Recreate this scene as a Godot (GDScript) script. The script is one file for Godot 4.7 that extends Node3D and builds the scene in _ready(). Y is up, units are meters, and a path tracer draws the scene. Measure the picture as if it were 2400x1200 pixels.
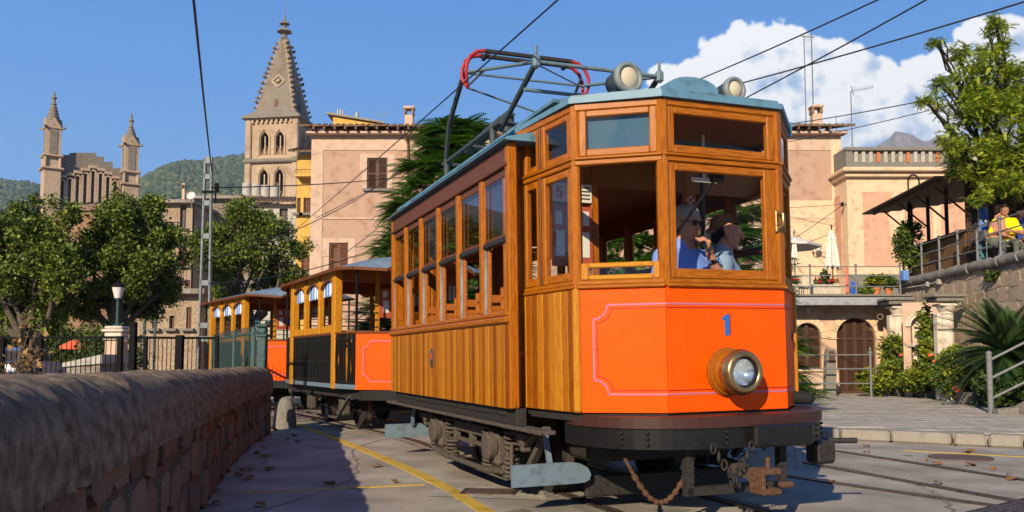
extends Node3D
# A vintage wooden tram with two open trailers on a street of an old southern town. World: x right, y up, the street runs to -z.

var M := {}          # materials
var T := {}          # shared noise textures
var rng := RandomNumberGenerator.new()
const SUN_TRAVEL_AZ := 23.0   # degrees right of straight ahead
const SUN_ELEV := 25.0

class MB:
	# collects triangles; corners are given counter-clockwise as seen from outside
	var v := PackedVector3Array()
	var n := PackedVector3Array()
	var uv := PackedVector2Array()
	var c := PackedColorArray()
	var col := Color.WHITE
	var tinted := false
	var t := Transform3D()
	func _p(a: Vector3, nn: Vector3, w := Vector2.ZERO):
		v.append(t * a)
		n.append((t.basis * nn).normalized())
		uv.append(w)
		c.append(col)
	func tri(a: Vector3, b: Vector3, d: Vector3):
		var nn := (b - a).cross(d - a)
		if nn.length_squared() < 1e-16: return
		nn = nn.normalized()
		_p(a, nn); _p(d, nn); _p(b, nn)
	func tri_n(a: Vector3, b: Vector3, d: Vector3, na: Vector3, nb: Vector3, nd: Vector3):
		_p(a, na); _p(d, nd); _p(b, nb)
	func quad(a: Vector3, b: Vector3, d: Vector3, e: Vector3):
		tri(a, b, d); tri(a, d, e)
	func quad_n(a: Vector3, b: Vector3, d: Vector3, e: Vector3, na: Vector3, nb: Vector3, nd: Vector3, ne: Vector3):
		tri_n(a, b, d, na, nb, nd); tri_n(a, d, e, na, nd, ne)
	func quad_uv(a: Vector3, b: Vector3, d: Vector3, e: Vector3):
		# corners: lower left, lower right, upper right, upper left
		var nn := (b - a).cross(d - a).normalized()
		_p(a, nn, Vector2(0, 1)); _p(d, nn, Vector2(1, 0)); _p(b, nn, Vector2(1, 1))
		_p(a, nn, Vector2(0, 1)); _p(e, nn, Vector2(0, 0)); _p(d, nn, Vector2(1, 0))
	func poly_out(pts: Array, ctr: Vector3):
		# convex face turned so that it looks away from ctr
		var m := Vector3.ZERO
		for p in pts: m += p
		m /= pts.size()
		var nn: Vector3 = (pts[1] - pts[0]).cross(pts[2] - pts[0])
		var flip: bool = nn.dot(m - ctr) < 0.0
		for i in range(1, pts.size() - 1):
			if flip: tri(pts[0], pts[i + 1], pts[i])
			else: tri(pts[0], pts[i], pts[i + 1])
	func box(o: Vector3, s: Vector3, b := Basis(), ch := 0.0):
		var h := s * 0.5
		if ch <= 0.0:
			for ax in 3:
				for sg in [-1.0, 1.0]:
					var pts := []
					for q in [[-1.0, -1.0], [1.0, -1.0], [1.0, 1.0], [-1.0, 1.0]]:
						var w := Vector3.ZERO
						w[ax] = sg * h[ax]; w[(ax + 1) % 3] = q[0] * h[(ax + 1) % 3]; w[(ax + 2) % 3] = q[1] * h[(ax + 2) % 3]
						pts.append(o + b * w)
					poly_out(pts, o)
			return
		var k := minf(ch, minf(h.x, minf(h.y, h.z)) * 0.9)
		var P := func(sx: float, sy: float, sz: float, ax: int) -> Vector3:
			var w := Vector3(sx * (h.x - k), sy * (h.y - k), sz * (h.z - k))
			w[ax] = signf(w[ax]) * h[ax]
			return o + b * w
		for ax in 3:
			for sg in [-1.0, 1.0]:
				var pts := []
				for q in [[-1.0, -1.0], [1.0, -1.0], [1.0, 1.0], [-1.0, 1.0]]:
					var w := [0.0, 0.0, 0.0]
					w[ax] = sg; w[(ax + 1) % 3] = q[0]; w[(ax + 2) % 3] = q[1]
					pts.append(P.call(w[0], w[1], w[2], ax))
				poly_out(pts, o)
			var a2 := (ax + 1) % 3
			var a3 := (ax + 2) % 3
			for s1 in [-1.0, 1.0]:
				for s2 in [-1.0, 1.0]:
					var lo := [0.0, 0.0, 0.0]
					lo[ax] = s1; lo[a2] = s2; lo[a3] = -1.0
					var hi := lo.duplicate()
					hi[a3] = 1.0
					poly_out([P.call(lo[0], lo[1], lo[2], ax), P.call(hi[0], hi[1], hi[2], ax), P.call(hi[0], hi[1], hi[2], a2), P.call(lo[0], lo[1], lo[2], a2)], o)
		for sx in [-1.0, 1.0]:
			for sy in [-1.0, 1.0]:
				for sz in [-1.0, 1.0]:
					poly_out([P.call(sx, sy, sz, 0), P.call(sx, sy, sz, 1), P.call(sx, sy, sz, 2)], o)
	func bar(a: Vector3, b: Vector3, w: float, h: float, up := Vector3.UP, ch := 0.0):
		# a box from a to b, w wide and h high across
		var z := (b - a).normalized()
		var x := up.cross(z)
		if x.length() < 0.01: x = Vector3.RIGHT.cross(z)
		x = x.normalized()
		var y := z.cross(x)
		box((a + b) * 0.5, Vector3(w, h, a.distance_to(b)), Basis(x, y, z), ch)
	func tube(path: Array, r0: float, r1 := -1.0, sides := 8, caps := true):
		if r1 < 0.0: r1 = r0
		var m := path.size()
		var x := Vector3.ZERO
		var pr := []
		var pn := []
		for i in m:
			var d: Vector3 = (path[mini(i + 1, m - 1)] - path[maxi(i - 1, 0)]).normalized()
			if i == 0:
				x = d.cross(Vector3.UP if absf(d.y) < 0.9 else Vector3.RIGHT).normalized()
			else:
				x = (x - d * x.dot(d)).normalized()
			var y := d.cross(x)
			var r := lerpf(r0, r1, float(i) / maxf(1.0, m - 1.0))
			var ring := []
			var rn := []
			for k in sides:
				var q := x * cos(TAU * k / sides) + y * sin(TAU * k / sides)
				rn.append(q)
				ring.append(path[i] + q * r)
			if i > 0:
				for k in sides:
					var k2 := (k + 1) % sides
					quad_n(pr[k], pr[k2], ring[k2], ring[k], pn[k], pn[k2], rn[k2], rn[k])
			if caps and (i == 0 or i == m - 1):
				for k in sides:
					var k2 := (k + 1) % sides
					if i == 0: tri(path[i], ring[k2], ring[k])
					else: tri(path[i], ring[k], ring[k2])
			pr = ring
			pn = rn
	func lathe(prof: Array, segs := 16, x := Transform3D(), round_ := false, a0 := 0.0, a1 := TAU):
		# prof: Vector2(radius, height) from the bottom up, turned about y
		var m := prof.size()
		var nr := []
		for i in m - 1:
			var d: Vector2 = prof[i + 1] - prof[i]
			nr.append(Vector2(d.y, -d.x).normalized())
		for i in m - 1:
			var na: Vector2 = nr[i]
			var nb: Vector2 = nr[i]
			if round_:
				if i > 0: na = (nr[i] + nr[i - 1]).normalized()
				if i < m - 2: nb = (nr[i] + nr[i + 1]).normalized()
			for k in segs:
				var u := lerpf(a0, a1, float(k) / segs)
				var w := lerpf(a0, a1, float(k + 1) / segs)
				var cu := Vector3(sin(u), 0, cos(u))
				var cw := Vector3(sin(w), 0, cos(w))
				var y0 := Vector3(0, prof[i].y, 0)
				var y1 := Vector3(0, prof[i + 1].y, 0)
				var A: Vector3 = x * (cu * prof[i].x + y0)
				var B: Vector3 = x * (cw * prof[i].x + y0)
				var C: Vector3 = x * (cw * prof[i + 1].x + y1)
				var D: Vector3 = x * (cu * prof[i + 1].x + y1)
				var nu0: Vector3 = x.basis * (cu * na.x + Vector3(0, na.y, 0))
				var nw0: Vector3 = x.basis * (cw * na.x + Vector3(0, na.y, 0))
				var nu1: Vector3 = x.basis * (cu * nb.x + Vector3(0, nb.y, 0))
				var nw1: Vector3 = x.basis * (cw * nb.x + Vector3(0, nb.y, 0))
				if prof[i].x > 1e-5: tri_n(A, B, C, nu0, nw0, nw1)
				if prof[i + 1].x > 1e-5: tri_n(A, C, D, nu0, nw1, nu1)
	func prism(pl: PackedVector2Array, z0: float, z1: float, x := Transform3D()):
		# an outline in the xy plane, thick from z0 to z1 (z1 > z0)
		if Geometry2D.is_polygon_clockwise(pl) == (x.basis.determinant() > 0.0):
			pl = pl.duplicate()
			pl.reverse()
		var turned := -1.0 if x.basis.determinant() < 0.0 else 1.0
		var ix := Geometry2D.triangulate_polygon(pl)
		for i in range(0, ix.size(), 3):
			var a := pl[ix[i]]
			var b := pl[ix[i + 1]]
			var d := pl[ix[i + 2]]
			if (b - a).cross(d - a) * turned < 0.0:
				var q := b
				b = d
				d = q
			tri(x * Vector3(a.x, a.y, z1), x * Vector3(b.x, b.y, z1), x * Vector3(d.x, d.y, z1))
			tri(x * Vector3(a.x, a.y, z0), x * Vector3(d.x, d.y, z0), x * Vector3(b.x, b.y, z0))
		for i in pl.size():
			var a := pl[i]
			var b := pl[(i + 1) % pl.size()]
			quad(x * Vector3(a.x, a.y, z0), x * Vector3(b.x, b.y, z0), x * Vector3(b.x, b.y, z1), x * Vector3(a.x, a.y, z1))
	func ball(o: Vector3, r: Vector3, segs := 12, rings := 8, x := Basis()):
		var pr := []
		for i in rings + 1:
			var a := PI * i / rings - PI / 2
			pr.append(Vector2(cos(a), sin(a)))
		pr[0].x = 0.0; pr[rings].x = 0.0
		lathe(pr, segs, Transform3D(x * Basis.from_scale(r), o), true)
	func mesh() -> ArrayMesh:
		var a := []
		a.resize(Mesh.ARRAY_MAX)
		a[Mesh.ARRAY_VERTEX] = v
		a[Mesh.ARRAY_NORMAL] = n
		a[Mesh.ARRAY_TEX_UV] = uv
		if tinted: a[Mesh.ARRAY_COLOR] = c
		var m := ArrayMesh.new()
		m.add_surface_from_arrays(Mesh.PRIMITIVE_TRIANGLES, a)
		return m

var used := {}
func numbered(s: String) -> String:
	used[s] = used.get(s, -1) + 1
	return s if used[s] == 0 else "%s_%03d" % [s, used[s]]

func thing(called: String, label: String, category: String, pos := Vector3.ZERO, turn := 0.0, group := "") -> Node3D:
	var o := Node3D.new()
	o.name = numbered(called)
	add_child(o)
	o.position = pos
	o.rotation.y = turn
	tag(o, label, category, group)
	return o

func tag(o: Node, label: String, category := "", group := "", kind := ""):
	if label: o.set_meta("label", label)
	if category: o.set_meta("category", category)
	if group: o.set_meta("group", group)
	if kind: o.set_meta("kind", kind)

func put(mesh: Mesh, called: String, m: Material, parent: Node = null, pos := Vector3.ZERO, b := Basis()) -> MeshInstance3D:
	var o := MeshInstance3D.new()
	o.mesh = mesh
	o.material_override = m
	o.transform = Transform3D(b, pos)
	if parent:
		o.name = called
		parent.add_child(o, true)
	else:
		o.name = numbered(called)
		add_child(o)
	return o

func part(mb: MB, called: String, m: Material, parent: Node = null, label := "") -> MeshInstance3D:
	var o := put(mb.mesh(), called, m, parent)
	if label: o.set_meta("label", label)
	return o

func single(mb: MB, called: String, m: Material, label: String, category: String, group := "") -> MeshInstance3D:
	var o := put(mb.mesh(), called, m)
	tag(o, label, category, group)
	return o

func struct_(mb: MB, called: String, m: Material) -> MeshInstance3D:
	var o := put(mb.mesh(), called, m)
	o.set_meta("kind", "structure")
	return o

# the place that lies d metres ahead of the camera in the direction of point (u, v) of a 2400 x 1200 view
func at(u: float, v: float, d: float) -> Vector3:
	var y := (700.0 - v) / 2000.0
	var a := deg_to_rad(4.06)
	var w := Vector3((u - 1200.0) / 2000.0, y * cos(a) + sin(a), -cos(a) + y * sin(a))
	return Vector3(0, 1.0, 0) + w * (d / -w.z)
func gx(u: float, d: float) -> float: return at(u, 842.0, d).x
func hy(v: float, d: float) -> float: return at(1200.0, v, d).y

func noise_tex(freq: float, lo: Color, hi: Color, sd := 1, oct := 4, size := 512, kind := FastNoiseLite.TYPE_SIMPLEX_SMOOTH, mid := 0.5, mid_at := 0.5) -> NoiseTexture2D:
	var f := FastNoiseLite.new()
	f.noise_type = kind
	f.seed = sd
	f.frequency = freq
	f.fractal_octaves = oct
	f.fractal_gain = 0.55
	var g := Gradient.new()
	g.set_color(0, lo)
	g.set_color(1, hi)
	if mid_at != 0.5 or mid != 0.5: g.add_point(mid_at, lo.lerp(hi, mid))
	var t := NoiseTexture2D.new()
	t.width = size
	t.height = size
	t.seamless = true
	t.noise = f
	t.color_ramp = g
	return t

func mat(key: String, col: Color, rough := 0.8, tex: Texture2D = null, sc := Vector3.ONE, bump := 0.0, tex2: Texture2D = null, sc2 := Vector3.ONE, world := false) -> StandardMaterial3D:
	var m := StandardMaterial3D.new()
	m.resource_name = key
	m.albedo_color = col
	m.roughness = rough
	m.metallic_specular = 0.4
	if tex:
		m.albedo_texture = tex
		m.uv1_triplanar = true
		m.uv1_scale = sc
		m.uv1_world_triplanar = world
		if bump > 0.0:
			m.heightmap_enabled = true
			m.heightmap_texture = tex
			m.heightmap_scale = bump
	if tex2:
		m.detail_enabled = true
		m.detail_albedo = tex2
		m.detail_blend_mode = BaseMaterial3D.BLEND_MODE_MUL
		m.detail_uv_layer = BaseMaterial3D.DETAIL_UV_2
		m.uv2_triplanar = true
		m.uv2_scale = sc2
		m.uv2_world_triplanar = world
	M[key] = m
	return m

# linear base colour -> the sRGB colour that albedo_color takes
func lin(r: float, g: float, b: float) -> Color:
	return Color(r, g, b).linear_to_srgb()

func make_sky() -> ImageTexture:
	var W := 4096
	var H := 2048
	var im := Image.create(W, H, false, Image.FORMAT_RGB8)
	var stops := [[0.0, Color8(160, 196, 234)], [4.0, Color8(140, 185, 233)], [10.0, Color8(116, 170, 230)], [16.0, Color8(100, 158, 226)], [24.0, Color8(84, 144, 219)], [45.0, Color8(58, 112, 192)], [90.0, Color8(44, 92, 170)]]
	var rowcol := []
	for y in H:
		var e := 90.0 - (y + 0.5) / H * 180.0
		var c: Color = Color8(120, 118, 112)
		if e >= 0.0:
			for i in stops.size() - 1:
				if e >= stops[i][0] and e <= stops[i + 1][0]:
					c = stops[i][1].lerp(stops[i + 1][1], (e - stops[i][0]) / (stops[i + 1][0] - stops[i][0]))
		rowcol.append(c)
		im.fill_rect(Rect2i(0, y, W, 1), c)
	var f1 := FastNoiseLite.new()
	f1.seed = 11; f1.frequency = 0.010; f1.fractal_octaves = 6; f1.fractal_gain = 0.52
	var f2 := FastNoiseLite.new()
	f2.seed = 5; f2.frequency = 0.007; f2.fractal_octaves = 4
	# heaps of cloud: u, v, radius in the scale of the view (2000 units to one radian near its middle)
	var heaps := [[1760, 140, 134], [1830, 120, 117], [1690, 180, 100], [1900, 160, 123], [1985, 160, 106], [2060, 180, 95], [1640, 185, 67], [2110, 205, 84], [1800, 240, 134], [1950, 260, 145], [2100, 270, 134], [2190, 170, 84], [2260, 160, 100], [2340, 150, 123], [2240, 270, 123], [2380, 270, 134], [2330, 62, 60], [2390, 60, 60], [2290, 70, 35], [1700, 260, 100], [1570, 170, 50], [1540, 230, 44], [1850, 300, 145], [2000, 340, 145], [2150, 360, 156], [2300, 370, 156], [1700, 350, 123], [2450, 170, 145], [2520, 250, 168], [2620, 220, 134], [1480, 300, 67], [1610, 190, 70], [1840, 110, 70], [1560, 165, 40]]
	var r := RandomNumberGenerator.new()
	r.seed = 77
	for k in 11:
		var cu := 1200.0 + (55.0 + 26.0 * k) / 180.0 * PI * 2000.0
		var cv := r.randf_range(180, 420)
		for j in 9:
			heaps.append([cu + r.randf_range(-330, 330), cv + r.randf_range(-60, 70), r.randf_range(60, 150)])
	var cell := {}
	for h in heaps:
		for bx in range(int((h[0] - h[2] * 1.5) / 100.0) - 1, int((h[0] + h[2] * 1.5) / 100.0) + 2):
			if not cell.has(bx): cell[bx] = []
			cell[bx].append(h)
	var dens := func(u: float, v: float, near: Array) -> float:
		var s := 0.0
		for h in near:
			var q := Vector2((u - h[0]) / h[2], (v - h[1]) / (h[2] * 0.85)).length_squared()
			if q < 2.2: s = maxf(s, 1.0 - q)
		if s <= 0.0: return -1.0
		return s * 1.25 + f1.get_noise_2d(u, v) * 0.75 - 0.16
	var step := PI / H
	for y in range(int(H * 0.5 - 27.0 / 180.0 * H), int(H * 0.5 - 3.0 / 180.0 * H)):
		var el := PI * 0.5 - (y + 0.5) * step
		for x in W:
			var az := (x + 0.5) * step
			# inside the frame the flat view's coordinates, farther round plain angles
			var u: float
			var v := 842.0 - tan(el) * 2000.0
			if az < 0.72:
				u = 1200.0 + tan(az) * 2000.0
				v = 842.0 - tan(el) / cos(az) * 2000.0
			else:
				u = 1200.0 + (az + 0.1572) * 2000.0
			var b := int(u / 100.0)
			if not cell.has(b): continue
			var d: float = dens.call(u, v, cell[b])
			if d <= 0.0: continue
			var a := smoothstep(0.0, 0.16, d)
			var lift: float = d - dens.call(u - 26.0, v - 22.0, cell[b])
			var body := clampf(0.70 + lift * 1.0 + f2.get_noise_2d(u, v) * 0.8, 0.0, 1.0)
			var base := clampf((v - 150.0) / 260.0, 0.0, 1.0)
			body = clampf(body + 0.25 - base * 0.35, 0.0, 1.0)
			var cc := Color8(168, 190, 222).lerp(Color8(253, 253, 254), body)
			im.set_pixel(x, y, rowcol[y].lerp(cc, a * clampf(0.72 + body * 0.35, 0.0, 1.0)))
	return ImageTexture.create_from_image(im)

func build_environment():
	var cam := Camera3D.new()
	cam.name = "camera"
	cam.projection = Camera3D.PROJECTION_FRUSTUM
	cam.near = 0.05
	cam.far = 9000.0
	cam.size = 0.05 * 1200.0 / 2000.0
	cam.frustum_offset = Vector2(0, 0.05 * 100.0 / 2000.0)
	cam.position = Vector3(0, 1.0, 0)
	cam.rotation_degrees = Vector3(4.06, 0, 0)
	add_child(cam)
	cam.current = true
	var env := Environment.new()
	env.background_mode = Environment.BG_SKY
	env.sky = Sky.new()
	var pan := PanoramaSkyMaterial.new()
	pan.panorama = make_sky()
	env.sky.sky_material = pan
	env.background_energy_multiplier = 0.78
	env.tonemap_mode = Environment.TONE_MAPPER_LINEAR
	env.tonemap_exposure = 1.36
	env.sdfgi_enabled = true
	env.ssao_enabled = true
	env.ssil_enabled = true
	env.fog_enabled = true
	env.fog_density = 0.00013
	env.fog_light_color = Color8(176, 200, 232)
	var we := WorldEnvironment.new()
	we.name = "world_environment"
	we.environment = env
	add_child(we)
	var sun := DirectionalLight3D.new()
	sun.name = "sun"
	sun.light_energy = 1.6
	sun.light_color = Color(1.0, 0.93, 0.80)
	sun.light_angular_distance = 0.5
	sun.shadow_enabled = true
	var a := deg_to_rad(SUN_TRAVEL_AZ)
	var e := deg_to_rad(SUN_ELEV)
	sun.look_at_from_position(Vector3.ZERO, Vector3(sin(a) * cos(e), -sin(e), -cos(a) * cos(e)), Vector3.UP)
	add_child(sun)

func build_materials():
	T.fine = noise_tex(0.16, Color(0.78, 0.78, 0.78), Color(1, 1, 1), 3, 3, 512)
	T.blotch = noise_tex(0.012, Color(0.72, 0.71, 0.70), Color(1, 1, 1), 4, 6, 512)
	T.stain = noise_tex(0.009, Color(0.76, 0.72, 0.69), Color(1, 1, 1), 9, 7, 512, FastNoiseLite.TYPE_SIMPLEX_SMOOTH, 0.8, 0.42)
	T.wood = noise_tex(0.03, Color(0.66, 0.54, 0.38), Color(1, 1, 1), 21, 5, 512, FastNoiseLite.TYPE_SIMPLEX_SMOOTH, 0.62, 0.45)
	T.speck = noise_tex(0.35, Color(0.72, 0.70, 0.68), Color(1, 1, 1), 15, 2, 512, FastNoiseLite.TYPE_SIMPLEX_SMOOTH, 0.75, 0.4)
	T.rock = noise_tex(0.03, Color(0.64, 0.62, 0.60), Color(1, 1, 1), 31, 6, 512)
	T.plaster = noise_tex(0.02, Color(0.82, 0.78, 0.75), Color(1, 1, 1), 41, 7, 512, FastNoiseLite.TYPE_SIMPLEX_SMOOTH, 0.75, 0.35)
	T.rust = noise_tex(0.02, Color(0.55, 0.33, 0.2), Color(1, 1, 1), 51, 6, 512, FastNoiseLite.TYPE_SIMPLEX_SMOOTH, 0.9, 0.42)
	T.cells = noise_tex(0.035, Color(0.5, 0.48, 0.46), Color(1, 1, 1), 8, 2, 512, FastNoiseLite.TYPE_CELLULAR)
	# ground
	mat("asphalt", lin(0.47, 0.42, 0.355), 0.9, T.speck, Vector3.ONE * 2.6, 0.25, T.blotch, Vector3.ONE * 0.17, true)
	mat("asphalt_bed", lin(0.31, 0.28, 0.25), 0.9, T.speck, Vector3.ONE * 3.0, 0.3, T.blotch, Vector3.ONE * 0.35, true)
	mat("asphalt_patch", lin(0.52, 0.475, 0.41), 0.9, T.speck, Vector3.ONE * 3.4, 0.2, T.blotch, Vector3.ONE * 0.5, true)
	mat("yellow_paint", lin(0.62, 0.42, 0.06), 0.8, T.speck, Vector3.ONE * 2.4, 0.1, T.stain, Vector3.ONE * 0.9, true)
	mat("flagstone", lin(0.52, 0.475, 0.41), 0.85, T.speck, Vector3.ONE * 1.7, 0.3, T.blotch, Vector3.ONE * 0.6, true)
	mat("flagstone_b", lin(0.46, 0.43, 0.38), 0.85, T.speck, Vector3.ONE * 1.4, 0.3, T.stain, Vector3.ONE * 0.7, true)
	mat("kerb", lin(0.33, 0.30, 0.26), 0.85, T.speck, Vector3.ONE * 2.0, 0.5, T.stain, Vector3.ONE * 1.1, true)
	var rail := mat("rail_steel", lin(0.16, 0.13, 0.115), 0.45, T.rust, Vector3.ONE * 1.5)
	rail.metallic = 0.7
	mat("iron_plate", lin(0.16, 0.115, 0.09), 0.6, T.rust, Vector3.ONE * 3.0).metallic = 0.4
	mat("dead_leaf", lin(0.24, 0.11, 0.045), 0.8)
	# old wall
	mat("coping", lin(0.38, 0.285, 0.19), 0.95, noise_tex(0.028, Color(0.42, 0.38, 0.33), Color(1, 1, 1), 33, 7, 1024), Vector3.ONE * 0.4, 0.0, T.speck, Vector3.ONE * 2.4, true)
	M.coping.heightmap_enabled = true; M.coping.heightmap_texture = M.coping.albedo_texture; M.coping.heightmap_scale = 1.0
	for i in 4:
		var cc: Color = [lin(0.36, 0.21, 0.13), lin(0.27, 0.165, 0.11), lin(0.40, 0.25, 0.16), lin(0.31, 0.22, 0.16)][i]
		mat("rubble%d" % i, cc, 0.95, T.rock, Vector3.ONE * (2.0 + 0.4 * i), 1.4, T.fine, Vector3.ONE * 2.0, true)
	mat("mortar", lin(0.30, 0.155, 0.095), 0.95, T.rock, Vector3.ONE * 3.0, 1.2, T.blotch, Vector3.ONE, true)
	mat("grey_stone", lin(0.36, 0.34, 0.31), 0.9, T.rock, Vector3.ONE * 1.6, 1.0, T.fine, Vector3.ONE * 3.0, true)
	for i in 3:
		mat("facing%d" % i, [lin(0.60, 0.48, 0.355), lin(0.54, 0.445, 0.34), lin(0.65, 0.52, 0.38)][i], 0.95, T.rock, Vector3.ONE * (1.3 + 0.3 * i), 1.6, T.stain, Vector3.ONE * 0.5, true)
	mat("facing_joint", lin(0.58, 0.46, 0.34), 0.95, T.rock, Vector3.ONE * 2.0, 1.0)
	# tram timber: a few boards that differ in tone and in grain
	for i in 6:
		var cc: Color = [lin(0.60, 0.225, 0.014), lin(0.47, 0.155, 0.009), lin(0.68, 0.28, 0.020), lin(0.55, 0.195, 0.011), lin(0.74, 0.32, 0.025), lin(0.38, 0.115, 0.007)][i]
		var w := mat("board%d" % i, cc, 0.34, T.wood, Vector3(8.0, 0.42, 8.0), 0.03, T.fine, Vector3(14, 1.2, 14))
		w.uv1_offset = Vector3(0.37 * i, 0.21 * i, 0.53 * i)
		w.metallic_specular = 0.3; w.clearcoat_enabled = true; w.clearcoat = 0.12; w.clearcoat_roughness = 0.12
	for i in 3:
		var d: Vector3 = [Vector3(5.0, 0.42, 5.0), Vector3(5.0, 5.0, 0.42), Vector3(0.42, 5.0, 5.0)][i]
		var nm: String = ["frame_up", "frame_along", "frame_across"][i]
		var w := mat(nm, lin(0.56, 0.185, 0.010), 0.36, T.wood, d, 0.03, T.fine, d * 2.8)
		w.metallic_specular = 0.3
		var k := mat(nm + "_dark", lin(0.21, 0.075, 0.032), 0.4, T.wood, d, 0.03, T.fine, d * 2.8)
		k.metallic_specular = 0.3
		var y := mat(nm + "_yellow", lin(0.78, 0.37, 0.03), 0.45, T.wood, d, 0.02, T.fine, d * 2.8)
		y.metallic_specular = 0.25
	mat("interior", lin(0.40, 0.15, 0.03), 0.6, T.wood, Vector3(5, 0.5, 5))
	mat("bench", lin(0.46, 0.15, 0.026), 0.45, T.wood, Vector3(0.5, 5, 5))
	var og := mat("orange", lin(0.95, 0.088, 0.0), 0.36, T.plaster, Vector3.ONE * 0.9)
	og.albedo_texture = noise_tex(0.02, Color(0.93, 0.92, 0.9), Color(1, 1, 1), 61, 5, 256)
	og.metallic_specular = 0.25
	og.heightmap_enabled = true; og.heightmap_texture = T.blotch; og.heightmap_scale = 0.5
	mat("lilac", lin(0.42, 0.13, 0.22), 0.5)
	mat("wine", lin(0.30, 0.01, 0.004), 0.5)
	mat("number_blue", lin(0.015, 0.12, 0.42), 0.5)
	mat("roof_blue", lin(0.11, 0.235, 0.34), 0.45, T.stain, Vector3.ONE * 1.2)
	mat("plate_blue", lin(0.135, 0.19, 0.25), 0.55, T.stain, Vector3.ONE * 2.0)
	mat("buffer_brown", lin(0.052, 0.019, 0.014), 0.5, T.stain, Vector3.ONE * 2.0)
	mat("black_paint", lin(0.013, 0.013, 0.014), 0.35, T.blotch, Vector3.ONE * 2.0)
	mat("truck_iron", lin(0.085, 0.073, 0.062), 0.8, T.rust, Vector3.ONE * 2.2, 0.2)
	mat("dark_iron", lin(0.028, 0.026, 0.025), 0.7, T.rust, Vector3.ONE * 2.2, 0.1)
	mat("rusty", lin(0.105, 0.055, 0.034), 0.85, T.rust, Vector3.ONE * 4.0, 0.4)
	mat("brass", lin(0.42, 0.29, 0.13), 0.32, T.stain, Vector3.ONE * 5.0).metallic = 0.9
	mat("chrome", lin(0.75, 0.77, 0.8), 0.12).metallic = 1.0
	mat("lamp_grey", lin(0.20, 0.24, 0.24), 0.45, T.stain, Vector3.ONE * 4.0)
	mat("lamp_lens", lin(0.50, 0.43, 0.31), 0.2)
	mat("tube_blue", lin(0.13, 0.20, 0.24), 0.5, T.stain, Vector3.ONE * 3.0)
	mat("tube_dark", lin(0.045, 0.06, 0.065), 0.55, T.stain, Vector3.ONE * 3.0)
	mat("red_horn", lin(0.34, 0.022, 0.025), 0.5)
	mat("rubber", lin(0.02, 0.02, 0.022), 0.6)
	mat("blind", lin(0.055, 0.115, 0.175), 0.95).metallic_specular = 0.05
	var gl := mat("pane", Color(0.05, 0.06, 0.06, 0.06), 0.0)
	gl.transparency = BaseMaterial3D.TRANSPARENCY_ALPHA
	gl.metallic_specular = 0.5
	var gc := mat("pane_clear", Color(0.05, 0.06, 0.06, 0.02), 0.0)
	gc.transparency = BaseMaterial3D.TRANSPARENCY_ALPHA
	gc.metallic_specular = 0.16
	var hg := mat("lamp_glass", Color(0.8, 0.85, 0.88, 0.25), 0.03)
	hg.transparency = BaseMaterial3D.TRANSPARENCY_ALPHA
	mat("paper", lin(0.62, 0.60, 0.55), 0.7)
	mat("paper_red", lin(0.38, 0.07, 0.035), 0.6)
	mat("ink", lin(0.06, 0.05, 0.05), 0.7)
	mat("ink_red", lin(0.45, 0.05, 0.03), 0.7)
	mat("ink_blue", lin(0.05, 0.13, 0.42), 0.7)
	mat("valance_white", lin(0.66, 0.68, 0.72), 0.9).rim_enabled = true
	mat("valance_blue", lin(0.10, 0.22, 0.52), 0.9)
	# buildings
	mat("pink", lin(0.56, 0.365, 0.27), 0.93, T.fine, Vector3.ONE * 1.4, 0.2, T.plaster, Vector3.ONE * 0.16, true)
	mat("pink_pale", lin(0.70, 0.50, 0.38), 0.93, T.fine, Vector3.ONE * 1.4, 0.1, T.plaster, Vector3.ONE * 0.2, true)
	mat("salmon", lin(0.78, 0.44, 0.30), 0.93, T.fine, Vector3.ONE * 1.4, 0.1, T.plaster, Vector3.ONE * 0.25, true)
	mat("cream", lin(0.85, 0.64, 0.43), 0.93, T.fine, Vector3.ONE * 1.4, 0.1, T.plaster, Vector3.ONE * 0.2, true)
	mat("ochre", lin(0.72, 0.46, 0.12), 0.93, T.fine, Vector3.ONE * 1.2, 0.1, T.plaster, Vector3.ONE * 0.2, true)
	mat("old_stucco", lin(0.52, 0.40, 0.29), 0.95, T.rock, Vector3.ONE * 0.6, 1.0, T.stain, Vector3.ONE * 0.14, true)
	mat("grey_stucco", lin(0.40, 0.365, 0.32), 0.95, T.rock, Vector3.ONE * 0.6, 1.0, T.stain, Vector3.ONE * 0.16, true)
	mat("arcade", lin(0.76, 0.52, 0.37), 0.95, T.fine, Vector3.ONE * 1.5, 0.2, T.stain, Vector3.ONE * 0.3, true)
	mat("sandstone", lin(0.68, 0.52, 0.38), 0.95, T.rock, Vector3.ONE * 0.35, 2.0, T.stain, Vector3.ONE * 0.06, true)
	mat("sandstone_old", lin(0.34, 0.30, 0.255), 0.95, T.rock, Vector3.ONE * 0.3, 2.0, T.stain, Vector3.ONE * 0.05, true)
	mat("marble", lin(0.62, 0.55, 0.46), 0.7, T.stain, Vector3.ONE * 0.6, 0.1)
	for i in 3:
		mat("tile%d" % i, [lin(0.36, 0.22, 0.14), lin(0.30, 0.20, 0.14), lin(0.42, 0.255, 0.155)][i], 0.95, T.rock, Vector3.ONE * 2.0, 0.5, T.stain, Vector3.ONE * 0.7, true)
	mat("shutter", lin(0.085, 0.045, 0.032), 0.6, T.wood, Vector3(4, 0.6, 4))
	mat("shutter_brown", lin(0.17, 0.072, 0.04), 0.6, T.wood, Vector3(4, 0.6, 4))
	mat("window_glass", lin(0.10, 0.11, 0.12), 0.05)
	mat("room_plaster", lin(0.5, 0.44, 0.37), 0.9)
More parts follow.
